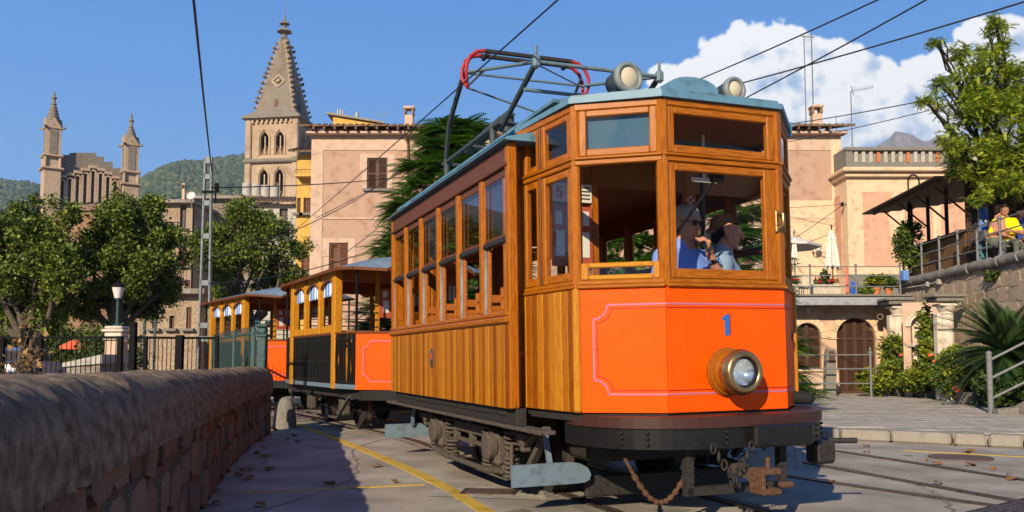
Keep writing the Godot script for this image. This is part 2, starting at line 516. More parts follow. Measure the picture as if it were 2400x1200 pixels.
	mat("galvanised", lin(0.36, 0.39, 0.42), 0.5, T.stain, Vector3.ONE * 1.0).metallic = 0.3
	mat("rail_grey", lin(0.17, 0.18, 0.19), 0.5, T.stain, Vector3.ONE * 2.0)
	mat("iron_black", lin(0.012, 0.012, 0.013), 0.7, T.stain, Vector3.ONE * 2.0).metallic_specular = 0.12
	mat("teal_iron", lin(0.03, 0.075, 0.08), 0.5, T.stain, Vector3.ONE * 2.0)
	mat("post_steel", lin(0.17, 0.20, 0.22), 0.5, T.stain, Vector3.ONE * 1.0)
	mat("canvas", lin(0.78, 0.74, 0.68), 0.9, T.fine, Vector3.ONE * 3.0)
	mat("terracotta", lin(0.50, 0.18, 0.075), 0.85, T.stain, Vector3.ONE * 4.0)
	mat("planter", lin(0.52, 0.46, 0.37), 0.9, T.stain, Vector3.ONE * 3.0)
	mat("reed", lin(0.20, 0.115, 0.055), 0.9, T.wood, Vector3(9, 0.5, 9), 0.3)
	mat("kiosk_wood", lin(0.07, 0.045, 0.032), 0.7, T.wood, Vector3(5, 5, 0.5), 0.1)
	mat("bright_blue", lin(0.02, 0.10, 0.50), 0.6)
	mat("teal_bin", lin(0.02, 0.16, 0.20), 0.5)
	mat("sign_red", lin(0.42, 0.03, 0.02), 0.5)
	mat("umbrella_red", lin(0.75, 0.12, 0.05), 0.85)
	mat("car_blue", lin(0.04, 0.08, 0.24), 0.25).clearcoat_enabled = true
	mat("canvas_grey", lin(0.42, 0.40, 0.36), 0.85, T.stain, Vector3.ONE * 1.0)
	mat("wire", lin(0.02, 0.022, 0.025), 0.6)
	mat("bark", lin(0.20, 0.17, 0.13), 0.95, T.rock, Vector3.ONE * 2.0, 2.0, T.blotch, Vector3.ONE * 1.5)
	mat("bark_dark", lin(0.075, 0.058, 0.042), 0.95, T.rock, Vector3.ONE * 2.0, 2.0)
	var lf := mat("leaf", Color.WHITE, 0.55)
	lf.vertex_color_use_as_albedo = true
	lf.backlight_enabled = true
	lf.backlight = Color(0.55, 0.6, 0.3)
	var pt := mat("tinted", Color.WHITE, 0.8)
	pt.metallic_specular = 0.2
	pt.vertex_color_use_as_albedo = true
	mat("hill", lin(0.16, 0.20, 0.075), 1.0, noise_tex(0.06, Color(0.2, 0.22, 0.2), Color(1, 1, 1), 71, 6, 1024, FastNoiseLite.TYPE_SIMPLEX_SMOOTH, 0.6, 0.5), Vector3.ONE * 0.0017, 0.0, noise_tex(0.02, Color(0.5, 0.55, 0.45), Color(1, 1, 0.9), 72, 5, 512), Vector3.ONE * 0.0011, true)
	mat("crag", lin(0.42, 0.40, 0.38), 1.0, T.rock, Vector3.ONE * 0.004, 0.0, T.stain, Vector3.ONE * 0.0008, true)
	mat("far_ground", lin(0.16, 0.14, 0.10), 1.0, T.blotch, Vector3.ONE * 0.02, 0.0, null, Vector3.ONE, true)

const MID := Vector2(0, -2.43)
func seg(mb: MB, p0: Vector2, p1: Vector2, y0: float, y1: float, o: float, i: float, ch := 0.0):
	# an upright board from p0 to p1 (x, z), reaching o outwards and i inwards
	var d := (p1 - p0).normalized()
	var nn := Vector2(d.y, -d.x)
	if nn.dot((p0 + p1) * 0.5 - MID) < 0.0: nn = -nn
	var c := (p0 + p1) * 0.5 + nn * (o - i) * 0.5
	mb.box(Vector3(c.x, (y0 + y1) * 0.5, c.y), Vector3(p0.distance_to(p1), y1 - y0, o + i), Basis(Vector3(d.x, 0, d.y), Vector3.UP, Vector3(nn.x, 0, nn.y)), ch)

func board(parent: Node, called: String, p0: Vector2, p1: Vector2, y0: float, y1: float, o: float, i: float, m: Material, ch := 0.006) -> MeshInstance3D:
	var b := MB.new()
	seg(b, p0, p1, y0, y1, o, i, ch)
	return part(b, called, m, parent)

func framed_window(parent: Node, called: String, p0: Vector2, p1: Vector2, y0: float, y1: float, fl: float, fr: float, ft: float, fb: float, mu: Material, mr: Material, glass: Material, o := 0.012, i := 0.03) -> MeshInstance3D:
	var d := (p1 - p0).normalized()
	var st := MB.new()
	seg(st, p0, p0 + d * fl, y0, y1, o, i, 0.006)
	var f := part(st, called, mu, parent)
	var s2 := MB.new()
	seg(s2, p1 - d * fr, p1, y0, y1, o, i, 0.006)
	part(s2, "stile", mu, f)
	for q in [[y0, y0 + fb], [y1 - ft, y1]]:
		var b := MB.new()
		seg(b, p0 + d * fl, p1 - d * fr, q[0], q[1], o - 0.002, i, 0.006)
		part(b, "rail", mr, f)
	if glass:
		var g := MB.new()
		var a := p0 + d * fl
		var e := p1 - d * fr
		g.quad(Vector3(a.x, y0 + fb, a.y), Vector3(e.x, y0 + fb, e.y), Vector3(e.x, y1 - ft, e.y), Vector3(a.x, y1 - ft, a.y))
		part(g, "pane", glass, f)
	return f

func planking(parent: Node, p0: Vector2, p1: Vector2, y0: float, y1: float, count: int, o := 0.012):
	var d := (p1 - p0)
	var w := d.length() / count
	d = d.normalized()
	var nn := Vector2(d.y, -d.x)
	if nn.dot((p0 + p1) * 0.5 - MID) < 0.0: nn = -nn
	var meshes := []
	for k in 3:
		var b := MB.new()
		b.box(Vector3.ZERO, Vector3(w - 0.0035, y1 - y0, 0.02 + 0.0015 * k), Basis(), 0.004)
		meshes.append(b.mesh())
	var x := Vector3(d.x, 0, d.y)
	var z := Vector3(nn.x, 0, nn.y)
	if x.cross(Vector3.UP).dot(z) < 0.0: x = -x
	var last := -1
	for k in count:
		var c := p0 + d * w * (k + 0.5) + nn * o
		var m := rng.randi() % 6
		if m == last: m = (m + 1) % 6
		last = m
		put(meshes[rng.randi() % 3], "plank", M["board%d" % m], parent, Vector3(c.x, (y0 + y1) * 0.5, c.y), Basis(x, Vector3.UP, z))

func coil(mb: MB, o: Vector3, r: float, h: float, turns: int, wire: float):
	for k in turns:
		var pts := []
		for j in 13:
			var a := TAU * j / 12.0
			pts.append(o + Vector3(cos(a) * r, h * (k + j / 12.0) / turns, sin(a) * r))
		mb.tube(pts, wire, -1, 5, k == 0 or k == turns - 1)

func wheel(parent: Node, o: Vector3, r: float):
	var b := MB.new()
	var x := Transform3D(Basis(Vector3.FORWARD, PI / 2), o)
	b.lathe([Vector2(0, -0.03), Vector2(r * 0.8, -0.03), Vector2(r * 0.8, -0.05), Vector2(r, -0.05), Vector2(r, 0.05), Vector2(r * 0.8, 0.05), Vector2(r * 0.8, 0.03), Vector2(0, 0.03)], 28, x)
	var w := part(b, "wheel", M.dark_iron, parent)
	var f := MB.new()
	f.lathe([Vector2(r + 0.004, -0.015), Vector2(r + 0.004, 0.045)], 28, x)
	part(f, "tyre", M.rail_steel, w)
	var h := MB.new()
	h.lathe([Vector2(0.07, -0.08), Vector2(0.07, 0.08), Vector2(0, 0.08)], 14, x)
	part(h, "hub", M.truck_iron, w)

func stripe(mb: MB, path: Array, w: float, x: Transform3D):
	# a painted line on a flat panel, mitred, in the panel's own xy plane
	for i in path.size() - 1:
		var a: Vector2 = path[i]
		var b: Vector2 = path[i + 1]
		var d := (b - a).normalized()
		var q := Vector2(-d.y, d.x) * w * 0.5
		a -= d * w * 0.3
		b += d * w * 0.3
		mb.quad(x * Vector3(a.x - q.x, a.y - q.y, 0), x * Vector3(b.x - q.x, b.y - q.y, 0), x * Vector3(b.x + q.x, b.y + q.y, 0), x * Vector3(a.x + q.x, a.y + q.y, 0))

func panel_axes(p0: Vector2, p1: Vector2, y0: float, out: float) -> Transform3D:
	# the plane of an upright panel: x from p0 to p1, y up, z outwards
	var d := (p1 - p0).normalized()
	var nn := Vector2(d.y, -d.x)
	if nn.dot((p0 + p1) * 0.5 - MID) < 0.0: nn = -nn
	var x := Vector3(d.x, 0, d.y)
	var z := Vector3(nn.x, 0, nn.y)
	return Transform3D(Basis(x, Vector3.UP, z), Vector3(p0.x, y0, p0.y) + z * out)

func border(parent: Node, p0: Vector2, p1: Vector2, y0: float, y1: float, left: bool, right: bool):
	# the lilac line with hollow corners and its wine-red companion inside
	var x := panel_axes(p0, p1, 0.0, 0.0145)
	var L := p0.distance_to(p1)
	for k in 2:
		var ins := 0.0 if k == 0 else 0.022
		var m0 := 0.10 + ins if left else 0.0
		var m1 := L - (0.10 + ins) if right else L
		var b := y0 + 0.11 + ins
		var t := y1 - 0.10 - ins
		var r := 0.085
		var top := []
		var bot := []
		if left:
			bot.append(Vector2(m0, (b + t) * 0.5))
			top.append(Vector2(m0, (b + t) * 0.5))
			for j in 6:
				var a := PI / 2 * j / 5.0
				bot.append(Vector2(m0 + r * sin(a), b + r * cos(a)))
				top.append(Vector2(m0 + r * sin(a), t - r * cos(a)))
		else:
			bot.append(Vector2(m0, b)); top.append(Vector2(m0, t))
		if right:
			for j in 6:
				var a := PI / 2 * (1.0 - j / 5.0)
				bot.append(Vector2(m1 - r * sin(a), b + r * cos(a)))
				top.append(Vector2(m1 - r * sin(a), t - r * cos(a)))
			bot.append(Vector2(m1, (b + t) * 0.5))
			top.append(Vector2(m1, (b + t) * 0.5))
		else:
			bot.append(Vector2(m1, b)); top.append(Vector2(m1, t))
		for path in [bot, top]:
			var s := MB.new()
			stripe(s, path, 0.011 if k == 0 else 0.006, x)
			part(s, "border_line", M.lilac if k == 0 else M.wine, parent)

func poster(parent: Node, x: Transform3D, w: float, h: float):
	# a red-brown notice board with small pale papers
	var b := MB.new()
	b.t = x
	b.box(Vector3(0, 0, 0), Vector3(w, h, 0.015))
	var p := part(b, "notice_board", M.paper_red, parent, "red brown notice board with small pale papers")
	var specs := [[-0.33, 0.30, 0.16, 0.22, "paper"], [0.0, 0.28, 0.22, 0.26, "paper"], [0.34, 0.30, 0.16, 0.24, "paper"], [-0.3, -0.12, 0.2, 0.42, "paper"], [0.02, -0.1, 0.24, 0.3, "ink_blue"], [0.32, -0.14, 0.2, 0.42, "paper"], [0.0, 0.26, 0.14, 0.12, "ink_red"]]
	for s in specs:
		var q := MB.new()
		q.t = x
		q.box(Vector3(s[0] * w, s[1] * h, 0.0095 if s[4] == "paper" else 0.011), Vector3(s[2] * w, s[3] * h, 0.003))
		part(q, "paper", M[s[4]], p)

func letters(parent: Node, txt: String, size: float, x: Transform3D, m: Material, called := "lettering", bold := 600):
	var tm := TextMesh.new()
	tm.text = txt
	var f := SystemFont.new()
	f.font_names = PackedStringArray(["Droid Sans"])
	f.font_weight = bold
	tm.font = f
	tm.font_size = 64
	tm.pixel_size = size / 46.0
	tm.depth = 0.003
	put(tm, called, m, parent, x.origin, x.basis)

func build_tram():
	var t := thing("tram_car", "varnished wooden tram car with orange front numbered 1", "tram", Vector3(1.32, 0, -5.2), deg_to_rad(20.93))
	t.rotation.z = deg_to_rad(0.7)
	var up: Material = M.frame_up
	var al: Material = M.frame_along
	var ac: Material = M.frame_across
	var yB := 0.69
	var yS := 1.434   # front sill
	var yW := 1.25    # saloon sill
	for e in 2:  # the two platforms, front and rear
		var Z := func(p: Vector2) -> Vector2: return p if e == 0 else Vector2(p.x, -5.15 - p.y)
		for s in [-1.0, 1.0]:
			var A: Vector2 = Z.call(Vector2(0.42 * s, 0))
			var B: Vector2 = Z.call(Vector2(0.86 * s, -0.30) if s < 0 else Vector2(0.83, -0.42))
			var C: Vector2 = Z.call(Vector2(0.94 * s, -0.98))
			# corner posts
			for q in [[A, 0.035], [B, 0.03], [C, 0.04]]:
				var b := MB.new()
				var dir: Vector2 = (q[0] - Z.call(Vector2(0, -1.2))).normalized()
				var y0 := yS if q[0] == A else yB
				var y9 := yS if (q[0] == C and s > 0 and e == 0) else 2.58
				b.box(Vector3(q[0].x - dir.x * 0.02, (y0 + y9) * 0.5, q[0].y - dir.y * 0.02), Vector3(q[1] * 2, y9 - y0, q[1] * 2), Basis(Vector3.UP, atan2(dir.x, dir.y)), 0.012)
				part(b, "corner_post", up, t)
			# orange dash on the slanting face, boards on the side
			var dash := board(t, "dash_panel", A, B, yB, yS, 0.012, 0.02, M.orange, 0.002)
			if s < 0: border(dash, B, A, yB, yS, true, false)
			else: border(dash, A, B, yB, yS, false, true)
			var wall := board(t, "platform_side", B, C, yB, yS, 0.0, 0.02, M.interior, 0.0)
			planking(wall, B, C, yB, yS, 9)
			var cb := MB.new()
			var bd: Vector2 = (B - Z.call(Vector2(0, -1.2))).normalized()
			cb.box(Vector3(B.x + bd.x * 0.005, (yB + yS) * 0.5, B.y + bd.y * 0.005), Vector3(0.05, yS - yB, 0.05), Basis(Vector3.UP, atan2(bd.x, bd.y)), 0.01)
			part(cb, "corner_strip", M.board4, t)
			for pq in [[A, B, ac], [B, C, al]]:
				board(t, "sill", pq[0], pq[1], yS, yS + 0.022, 0.035, 0.03, pq[2])
				board(t, "sill_moulding", pq[0], pq[1], yS + 0.022, yS + 0.05, 0.022, 0.03, pq[2])
				board(t, "belt_moulding", pq[0], pq[1], 2.19, 2.222, 0.022, 0.03, pq[2])
				board(t, "belt_bead", pq[0], pq[1], 2.222, 2.24, 0.034, 0.03, pq[2])
				board(t, "cornice", pq[0], pq[1], 2.53, 2.575, 0.016, 0.03, pq[2])
			var dAB := (B - A).normalized()
			# slanting face: lower light is open on the near side, with its dropped sash showing
			var blind_side: bool = s < 0 and e == 0
			framed_window(t, "transom_window", A + dAB * 0.03, B - dAB * 0.03, 2.245, 2.53, 0.045, 0.045, 0.04, 0.045, up, ac, M.pane)
			if blind_side:
				var bl := MB.new()
				seg(bl, A + dAB * 0.06, B - dAB * 0.06, 2.27, 2.51, -0.034, 0.04)
				part(bl, "blind", M.blind, t, "blue grey blind behind the slanting top light")
				framed_window(t, "dropped_sash", A + dAB * 0.03, B - dAB * 0.03, yS + 0.052, 1.59, 0.04, 0.045, 0.03, 0.03, M.board4, M.frame_across_yellow, M.pane)
			else:
				framed_window(t, "corner_window", A + dAB * 0.03, B - dAB * 0.03, yS + 0.052, 2.188, 0.04, 0.04, 0.045, 0.05, up, ac, M.pane_clear)
			# platform side: a narrow light and a wider one
			var dBC := (C - B)
			var LBC := dBC.length()
			dBC /= LBC
			var cut := B + dBC * (LBC * 0.60)
			for w2 in [] if (s > 0 and e == 0) else [[B + dBC * 0.03, cut - dBC * 0.012], [cut + dBC * 0.012, C - dBC * 0.04]]:
				framed_window(t, "platform_window", w2[0], w2[1], yS + 0.052, 2.188, 0.045, 0.045, 0.05, 0.055, up, al, M.pane)
				framed_window(t, "platform_transom", w2[0], w2[1], 2.245, 2.53, 0.045, 0.045, 0.04, 0.045, up, al, M.pane)
			if s < 0 or e == 1: board(t, "mullion", cut - dBC * 0.012, cut + dBC * 0.012, yS + 0.05, 2.53, 0.02, 0.03, M.frame_up_dark, 0.005)
			# step from the platform out to the wider saloon
			var D: Vector2 = Z.call(Vector2(1.08 * s, -0.80))
			var st := MB.new()
			seg(st, C + Vector2(-0.06 * s, 0), Vector2(1.075 * s, C.y), yB, yS if (s > 0 and e == 0) else 2.44, 0.02, 0.02, 0.004)
			part(st, "saloon_end_board", up, t)
		# front: dash, window, transom
		var A0: Vector2 = Z.call(Vector2(-0.42, 0))
		var A1: Vector2 = Z.call(Vector2(0.42, 0))
		var fd := board(t, "dash_panel", A0, A1, yB, yS, 0.012, 0.02, M.orange, 0.002)
		border(fd, A0, A1, yB, yS, false, false)
		board(t, "sill", A0, A1, yS, yS + 0.022, 0.035, 0.03, ac)
		board(t, "sill_moulding", A0, A1, yS + 0.022, yS + 0.05, 0.022, 0.03, ac)
		board(t, "belt_moulding", A0, A1, 2.19, 2.222, 0.022, 0.03, ac)
		board(t, "belt_bead", A0, A1, 2.222, 2.24, 0.034, 0.03, ac)
		board(t, "cornice", A0, A1, 2.53, 2.575, 0.016, 0.03, ac)
		framed_window(t, "windscreen", A0 + Vector2(0.035, 0), A1 - Vector2(0.035, 0), yS + 0.052, 2.188, 0.045, 0.085, 0.05, 0.06, up, ac, M.pane_clear)
		framed_window(t, "transom_window", A0 + Vector2(0.035, 0), A1 - Vector2(0.035, 0), 2.245, 2.53, 0.045, 0.05, 0.045, 0.05, up, ac, M.pane_clear)
		# curved buffer platform
		var arc := []
		for j in 29:
			var a := lerpf(-1.0, 1.0, j / 28.0)
			arc.append(Z.call(Vector2(0.86 * sin(a * 1.35) / sin(1.35), 0.21 - 0.58 * pow(absf(a), 2.6))))
		for lay in [["buffer_top", 0.61, 0.675, 0.0, "buffer_brown"], ["buffer_beam", 0.49, 0.612, -0.012, "black_paint"]]:
			var pl := PackedVector2Array()
			for q in arc: pl.append(Vector2(q.x * (1.0 + lay[3]), q.y + (lay[3] if e == 0 else -lay[3])))
			var back: float = Z.call(Vector2(0, -0.55)).y
			pl.append(Vector2(0.84, back)); pl.append(Vector2(-0.84, back))
			var b := MB.new()
			b.prism(pl, lay[1], lay[2], Transform3D(Basis(Vector3.RIGHT, Vector3.BACK, Vector3.UP), Vector3.ZERO))
			part(b, lay[0], M[lay[4]], t)
		var rv := MB.new()
		for j in [4, 6, 12, 22, 24]:
			var q: Vector2 = arc[j]
			for dy in [0.52, 0.555, 0.585]:
				rv.ball(Vector3(q.x * 0.99, dy, q.y), Vector3.ONE * 0.011, 6, 4)
		part(rv, "rivets", M.black_paint, t)
		# head lamp
		var zf := 1.0 if e == 0 else -1.0
		var fz: float = A0.y
		var lx := Transform3D(Basis(Vector3.RIGHT, PI / 2 * zf), Vector3(-0.015, 0.925, fz + 0.012 * zf))
		var lb := MB.new()
		lb.lathe([Vector2(0.148, 0), Vector2(0.148, 0.018), Vector2(0.140, 0.022), Vector2(0.140, 0.038), Vector2(0.128, 0.042), Vector2(0.128, 0.06), Vector2(0.115, 0.085)], 32, lx)
		var hl := part(lb, "headlamp", M.board1, t, "round headlamp on turned wooden base")
		var br := MB.new()
		br.lathe([Vector2(0.115, 0.08), Vector2(0.122, 0.10), Vector2(0.122, 0.12), Vector2(0.135, 0.128), Vector2(0.138, 0.14), Vector2(0.135, 0.152), Vector2(0.125, 0.16), Vector2(0.128, 0.175), Vector2(0.118, 0.19), Vector2(0.10, 0.195), Vector2(0.09, 0.185)], 32, lx, true)
		part(br, "brass_ring", M.brass, hl)
		var ir := MB.new()
		ir.lathe([Vector2(0.092, 0.186), Vector2(0.088, 0.165), Vector2(0.078, 0.16)], 32, lx)
		part(ir, "inner_ring", M.black_paint, hl)
		var rf := MB.new()
		rf.lathe([Vector2(0, 0.10), Vector2(0.03, 0.108), Vector2(0.055, 0.128), Vector2(0.078, 0.16)], 24, lx, true)
		part(rf, "reflector", M.chrome, hl)
		var gl := MB.new()
		gl.lathe([Vector2(0.079, 0.163), Vector2(0.06, 0.178), Vector2(0.035, 0.187), Vector2(0, 0.19)], 24, lx, true)
		part(gl, "lens", M.lamp_glass, hl)
		# coupling, chain, cow-catcher boards
		var cp := MB.new()
		var cz := fz + 0.2 * zf
		cp.bar(Vector3(0.06, 0.36, cz - 0.35 * zf), Vector3(-0.02, 0.33, cz + 0.12 * zf), 0.07, 0.06)
		part(cp, "drawbar", M.truck_iron, t)
		var ch := MB.new()
		var ho := Vector3(-0.03, 0.32, cz + 0.17 * zf)
		ch.box(ho + Vector3(0, 0.055, 0), Vector3(0.13, 0.035, 0.13), Basis(), 0.008)
		ch.box(ho - Vector3(0, 0.055, 0), Vector3(0.13, 0.035, 0.13), Basis(), 0.008)
		ch.box(ho - Vector3(0.055, 0, 0), Vector3(0.025, 0.1, 0.13), Basis(), 0.006)
		ch.box(ho + Vector3(0.06, -0.01, 0.1 * zf), Vector3(0.08, 0.03, 0.05), Basis(), 0.008)
		ch.tube([ho + Vector3(0.02, 0.06, 0), ho + Vector3(0.02, 0.13, 0)], 0.014)
		part(ch, "coupler", M.rusty, t)
		var bx := MB.new()
		bx.box(Vector3(0.2, 0.555, fz + 0.245 * zf), Vector3(0.42, 0.13, 0.05), Basis(), 0.015)
		part(bx, "buffer_box", M.black_paint, t)
		for cx in [-0.28, -0.02]:
			var cn := MB.new()
			for j in 5:
				var o := Vector3(cx + 0.035 * j * (1.0 if cx < -0.1 else -1.0), 0.50 - 0.048 * j, fz + 0.24 * zf)
				var pts := []
				for k in 9: pts.append(o + Basis(Vector3.UP, j * 1.2) * Vector3(cos(TAU * k / 8.0) * 0.016, sin(TAU * k / 8.0) * 0.03, 0))
				cn.tube(pts, 0.0065, -1, 5, false)
			part(cn, "chain", M.dark_iron, t)
		var hose := MB.new()
		var hp := []
		for j in 15:
			var a := j / 14.0
			hp.append(Vector3(-0.62 + 0.42 * a, 0.42 - 0.27 * sin(a * PI), fz - (0.18 - 0.1 * a) * zf))
		hose.tube(hp, 0.012, -1, 6)
		for j in range(2, 13):
			hose.tube([hp[j] - (hp[j + 1] - hp[j]) * 0.25, hp[j] + (hp[j + 1] - hp[j]) * 0.25], 0.019, -1, 6)
		part(hose, "brake_hose", M.rusty, t)
		var uf := MB.new()
		uf.box(Vector3(0.33, 0.36, fz + 0.05 * zf), Vector3(0.05, 0.3, 0.05))
		uf.box(Vector3(0.0, 0.235, fz + 0.05 * zf), Vector3(0.7, 0.05, 0.05))
		uf.box(Vector3(-0.33, 0.36, fz + 0.05 * zf), Vector3(0.05, 0.3, 0.05))
		uf.box(Vector3(0.72, 0.40, fz - 0.05 * zf), Vector3(0.16, 0.14, 0.12), Basis(), 0.02)
		uf.tube([Vector3(0.78, 0.47, fz - 0.05 * zf), Vector3(0.95, 0.47, fz + 0.02 * zf)], 0.018)
		part(uf, "front_bracket", M.dark_iron, t)
		for s in [-1.0, 1.0]:
			var gz: float = Z.call(Vector2(0, -0.74)).y
			var pl := PackedVector2Array([Vector2(-1.13, 0.2), Vector2(-0.70, 0.2), Vector2(-0.62, 0.203), Vector2(-0.585, 0.22), Vector2(-0.575, 0.255), Vector2(-0.60, 0.30), Vector2(-0.66, 0.33), Vector2(-0.72, 0.34), Vector2(-1.13, 0.34)])
			var gb := MB.new()
			gb.prism(pl, -0.012, 0.012, Transform3D(Basis(Vector3(-s, 0, 0), Vector3.UP, Vector3(0, 0, -s)), Vector3(0, 0, gz)))
			gb.bar(Vector3(0.85 * s, 0.32, gz - 0.03 * zf), Vector3(0.85 * s, 0.56, gz - 0.12 * zf), 0.03, 0.03)
			part(gb, "wheel_guard", M.plate_blue, t)
	# numeral 1
	var one := PackedVector2Array([Vector2(-0.022, 0.0), Vector2(0.01, 0.0), Vector2(0.01, 0.128), Vector2(-0.010, 0.128), Vector2(-0.027, 0.115), Vector2(-0.04, 0.11), Vector2(-0.04, 0.094), Vector2(-0.022, 0.098)])
	for k in 2:
		var nb := MB.new()
		nb.prism(one, 0.013, 0.0155 + 0.0015 * (1 - k), Transform3D(Basis(), Vector3(0.0 + 0.009 * k, 1.145 + 0.004 * k, 0)))
		part(nb, "numeral", M.number_blue if k == 0 else M.wine, t, "blue figure 1" if k == 0 else "")
	# saloon sides
	var z0 := -0.84
	var z1 := -4.26
	var bays := 6
	for s in [-1.0, 1.0]:
		var P := func(z: float) -> Vector2: return Vector2(1.08 * s, z)
		var wall := board(t, "saloon_side", P.call(z0), P.call(z1), yB, yW, 0.0, 0.02, M.interior, 0.0)
		if s < 0:
			planking(wall, P.call(z0), P.call(z1), yB, yW, 44)
			# oval coat of arms
			var ov := PackedVector2Array()
			for k in 20: ov.append(Vector2(0.055 * cos(TAU * k / 20), 0.085 * sin(TAU * k / 20)))
			var ex := panel_axes(P.call(-2.7), P.call(-2.0), 1.02, 0.0235)
			var eb := MB.new()
			eb.prism(ov, 0.0, 0.004, ex)
			var em := part(eb, "emblem", M.ink, wall, "small oval coat of arms")
			for q in [[0.0, 0.02, 0.05, 0.05, "ink_red"], [0.0, -0.035, 0.04, 0.03, "brass"], [0.0, 0.055, 0.035, 0.012, "ink_blue"], [0.0, 0.0, 0.06, 0.008, "paper"]]:
				var qb := MB.new()
				qb.t = ex
				qb.box(Vector3(q[0], q[1], 0.0045), Vector3(q[2], q[3], 0.003))
				part(qb, "charge", M[q[4]], em)
		else:
			board(wall, "outer_boarding", P.call(z0), P.call(z1), yB, yW, 0.02, -0.002, M.board0, 0.0)
		board(t, "window_sill", P.call(z0 - 0.0), P.call(z1), yW, yW + 0.045, 0.045, 0.04, al, 0.012)
		board(t, "sill_moulding", P.call(z0 - 0.0), P.call(z1), yW + 0.045, yW + 0.08, 0.03, 0.04, al, 0.01)
		board(t, "letter_board", P.call(z0), P.call(z1), 2.325, 2.455, 0.012, 0.03, M.frame_along_dark)
		board(t, "letter_board_moulding", P.call(z0), P.call(z1), 2.30, 2.325, 0.026, 0.03, M.frame_along_dark)
		board(t, "underframe_beam", P.call(z0), P.call(z1), 0.575, yB, -0.03, 0.10, M.dark_iron, 0.004)
		board(t, "underframe_flange", P.call(z0 + 0.4), P.call(z1 - 0.4), 0.55, 0.575, 0.0 - 0.02, 0.13, M.truck_iron, 0.004)
		var pitch := (z1 - z0) / bays
		for k in bays + 1:
			var z := z0 + pitch * k
			var w := 0.035
			if k == 0: z -= 0.025
			if k == bays: z += 0.025
			board(t, "window_post", P.call(z + w), P.call(z - w), yW + 0.08 if (k > 0 and k < bays) else yB, 2.30 if (k > 0 and k < bays) else 2.455, 0.016, 0.05, up, 0.008)
		for k in bays:
			var a := z0 + pitch * k - 0.035
			var b := z0 + pitch * (k + 1) + 0.035
			if k == 0: a -= 0.025
			if k == bays - 1: b += 0.025
			framed_window(t, "upper_sash", P.call(a), P.call(b), 1.83, 2.30, 0.022, 0.022, 0.06, 0.028, up, M.frame_along_dark, M.pane if s < 0 else M.pane_clear, 0.004, 0.016)
			framed_window(t, "raised_sash", P.call(a) - Vector2(0.03 * s, 0), P.call(b) - Vector2(0.03 * s, 0), 1.80, 2.26, 0.02, 0.02, 0.04, 0.03, M.frame_up_dark, M.frame_along_dark, M.pane if s < 0 else M.pane_clear, 0.004, 0.012)
			board(t, "meeting_rail", P.call(a), P.call(b), 1.80, 1.832, 0.012, 0.02, M.rubber, 0.004)
			board(t, "sash_channel", P.call(b), P.call(b) + Vector2(0, 0.005), yW + 0.08, 1.80, 0.0, 0.02, M.galvanised, 0.0)
			board(t, "inner_jamb", P.call(b + 0.012) - Vector2(0.03 * s, 0), P.call(b + 0.05) - Vector2(0.03 * s, 0), yW + 0.08, 1.80, 0.012, 0.012, M.bench, 0.004)
	# floor, ceiling, bulkheads
	var plan := PackedVector2Array()
	for q in [[-0.42, -0.01], [0.42, -0.01], [0.82, -0.43], [0.93, -0.98], [1.06, -1.0], [1.06, -4.15], [0.93, -4.17], [0.82, -4.72], [0.42, -5.14], [-0.42, -5.14], [-0.85, -4.84], [-0.93, -4.17], [-1.06, -4.15], [-1.06, -1.0], [-0.93, -0.98], [-0.85, -0.31]]: plan.append(Vector2(q[0], q[1]))
	var flat := Transform3D(Basis(Vector3.RIGHT, Vector3.BACK, Vector3.UP), Vector3.ZERO)
	# the outline lies in x and z; its thickness runs upwards
	var fb := MB.new()
	fb.prism(plan, 0.635, 0.70, flat)
	part(fb, "floor", M.dark_iron, t)
	var cl := MB.new()
	cl.box(Vector3(0, 2.459, -2.575), Vector3(2.1, 0.018, 3.15))
	part(cl, "ceiling", M.interior, t)
	for z in [-0.99, -4.16]:
		for q in [[-1.05, -0.36], [0.36, 1.05]]:
			var b := MB.new()
			b.box(Vector3((q[0] + q[1]) * 0.5, 1.05, z), Vector3(q[1] - q[0], 0.72, 0.03))
			part(b, "bulkhead", M.frame_up, t)
			for xx in [] if (q[0] > 0 and z > -1.0) else [q[0] + 0.03, q[1] - 0.03]:
				var pb := MB.new()
				pb.box(Vector3(xx, 1.95, z), Vector3(0.06, 1.1, 0.04), Basis(), 0.006)
				part(pb, "bulkhead_post", M.frame_up, t)
		var hb := MB.new()
		hb.box(Vector3(0, 2.36, z), Vector3(2.1, 0.28, 0.03))
		part(hb, "bulkhead_header", M.interior, t)
	poster(t, Transform3D(Basis(), Vector3(-0.575, 1.86, -0.965)), 0.31, 0.42)
	var sg := MB.new()
	sg.box(Vector3(-0.57, 2.165, -0.965), Vector3(0.30, 0.13, 0.012))
	var fare := part(sg, "fare_sign", M.paper, t, "white fare sign reading 5 €")
	letters(fare, "5 €", 0.075, Transform3D(Basis(), Vector3(-0.625, 2.165, -0.956)), M.ink_red)
	var fl2 := MB.new()
	for k in 4: fl2.box(Vector3(-0.475, 2.205 - 0.026 * k, -0.957), Vector3(0.08, 0.009, 0.003))
	part(fl2, "small_print", M.ink, fare)
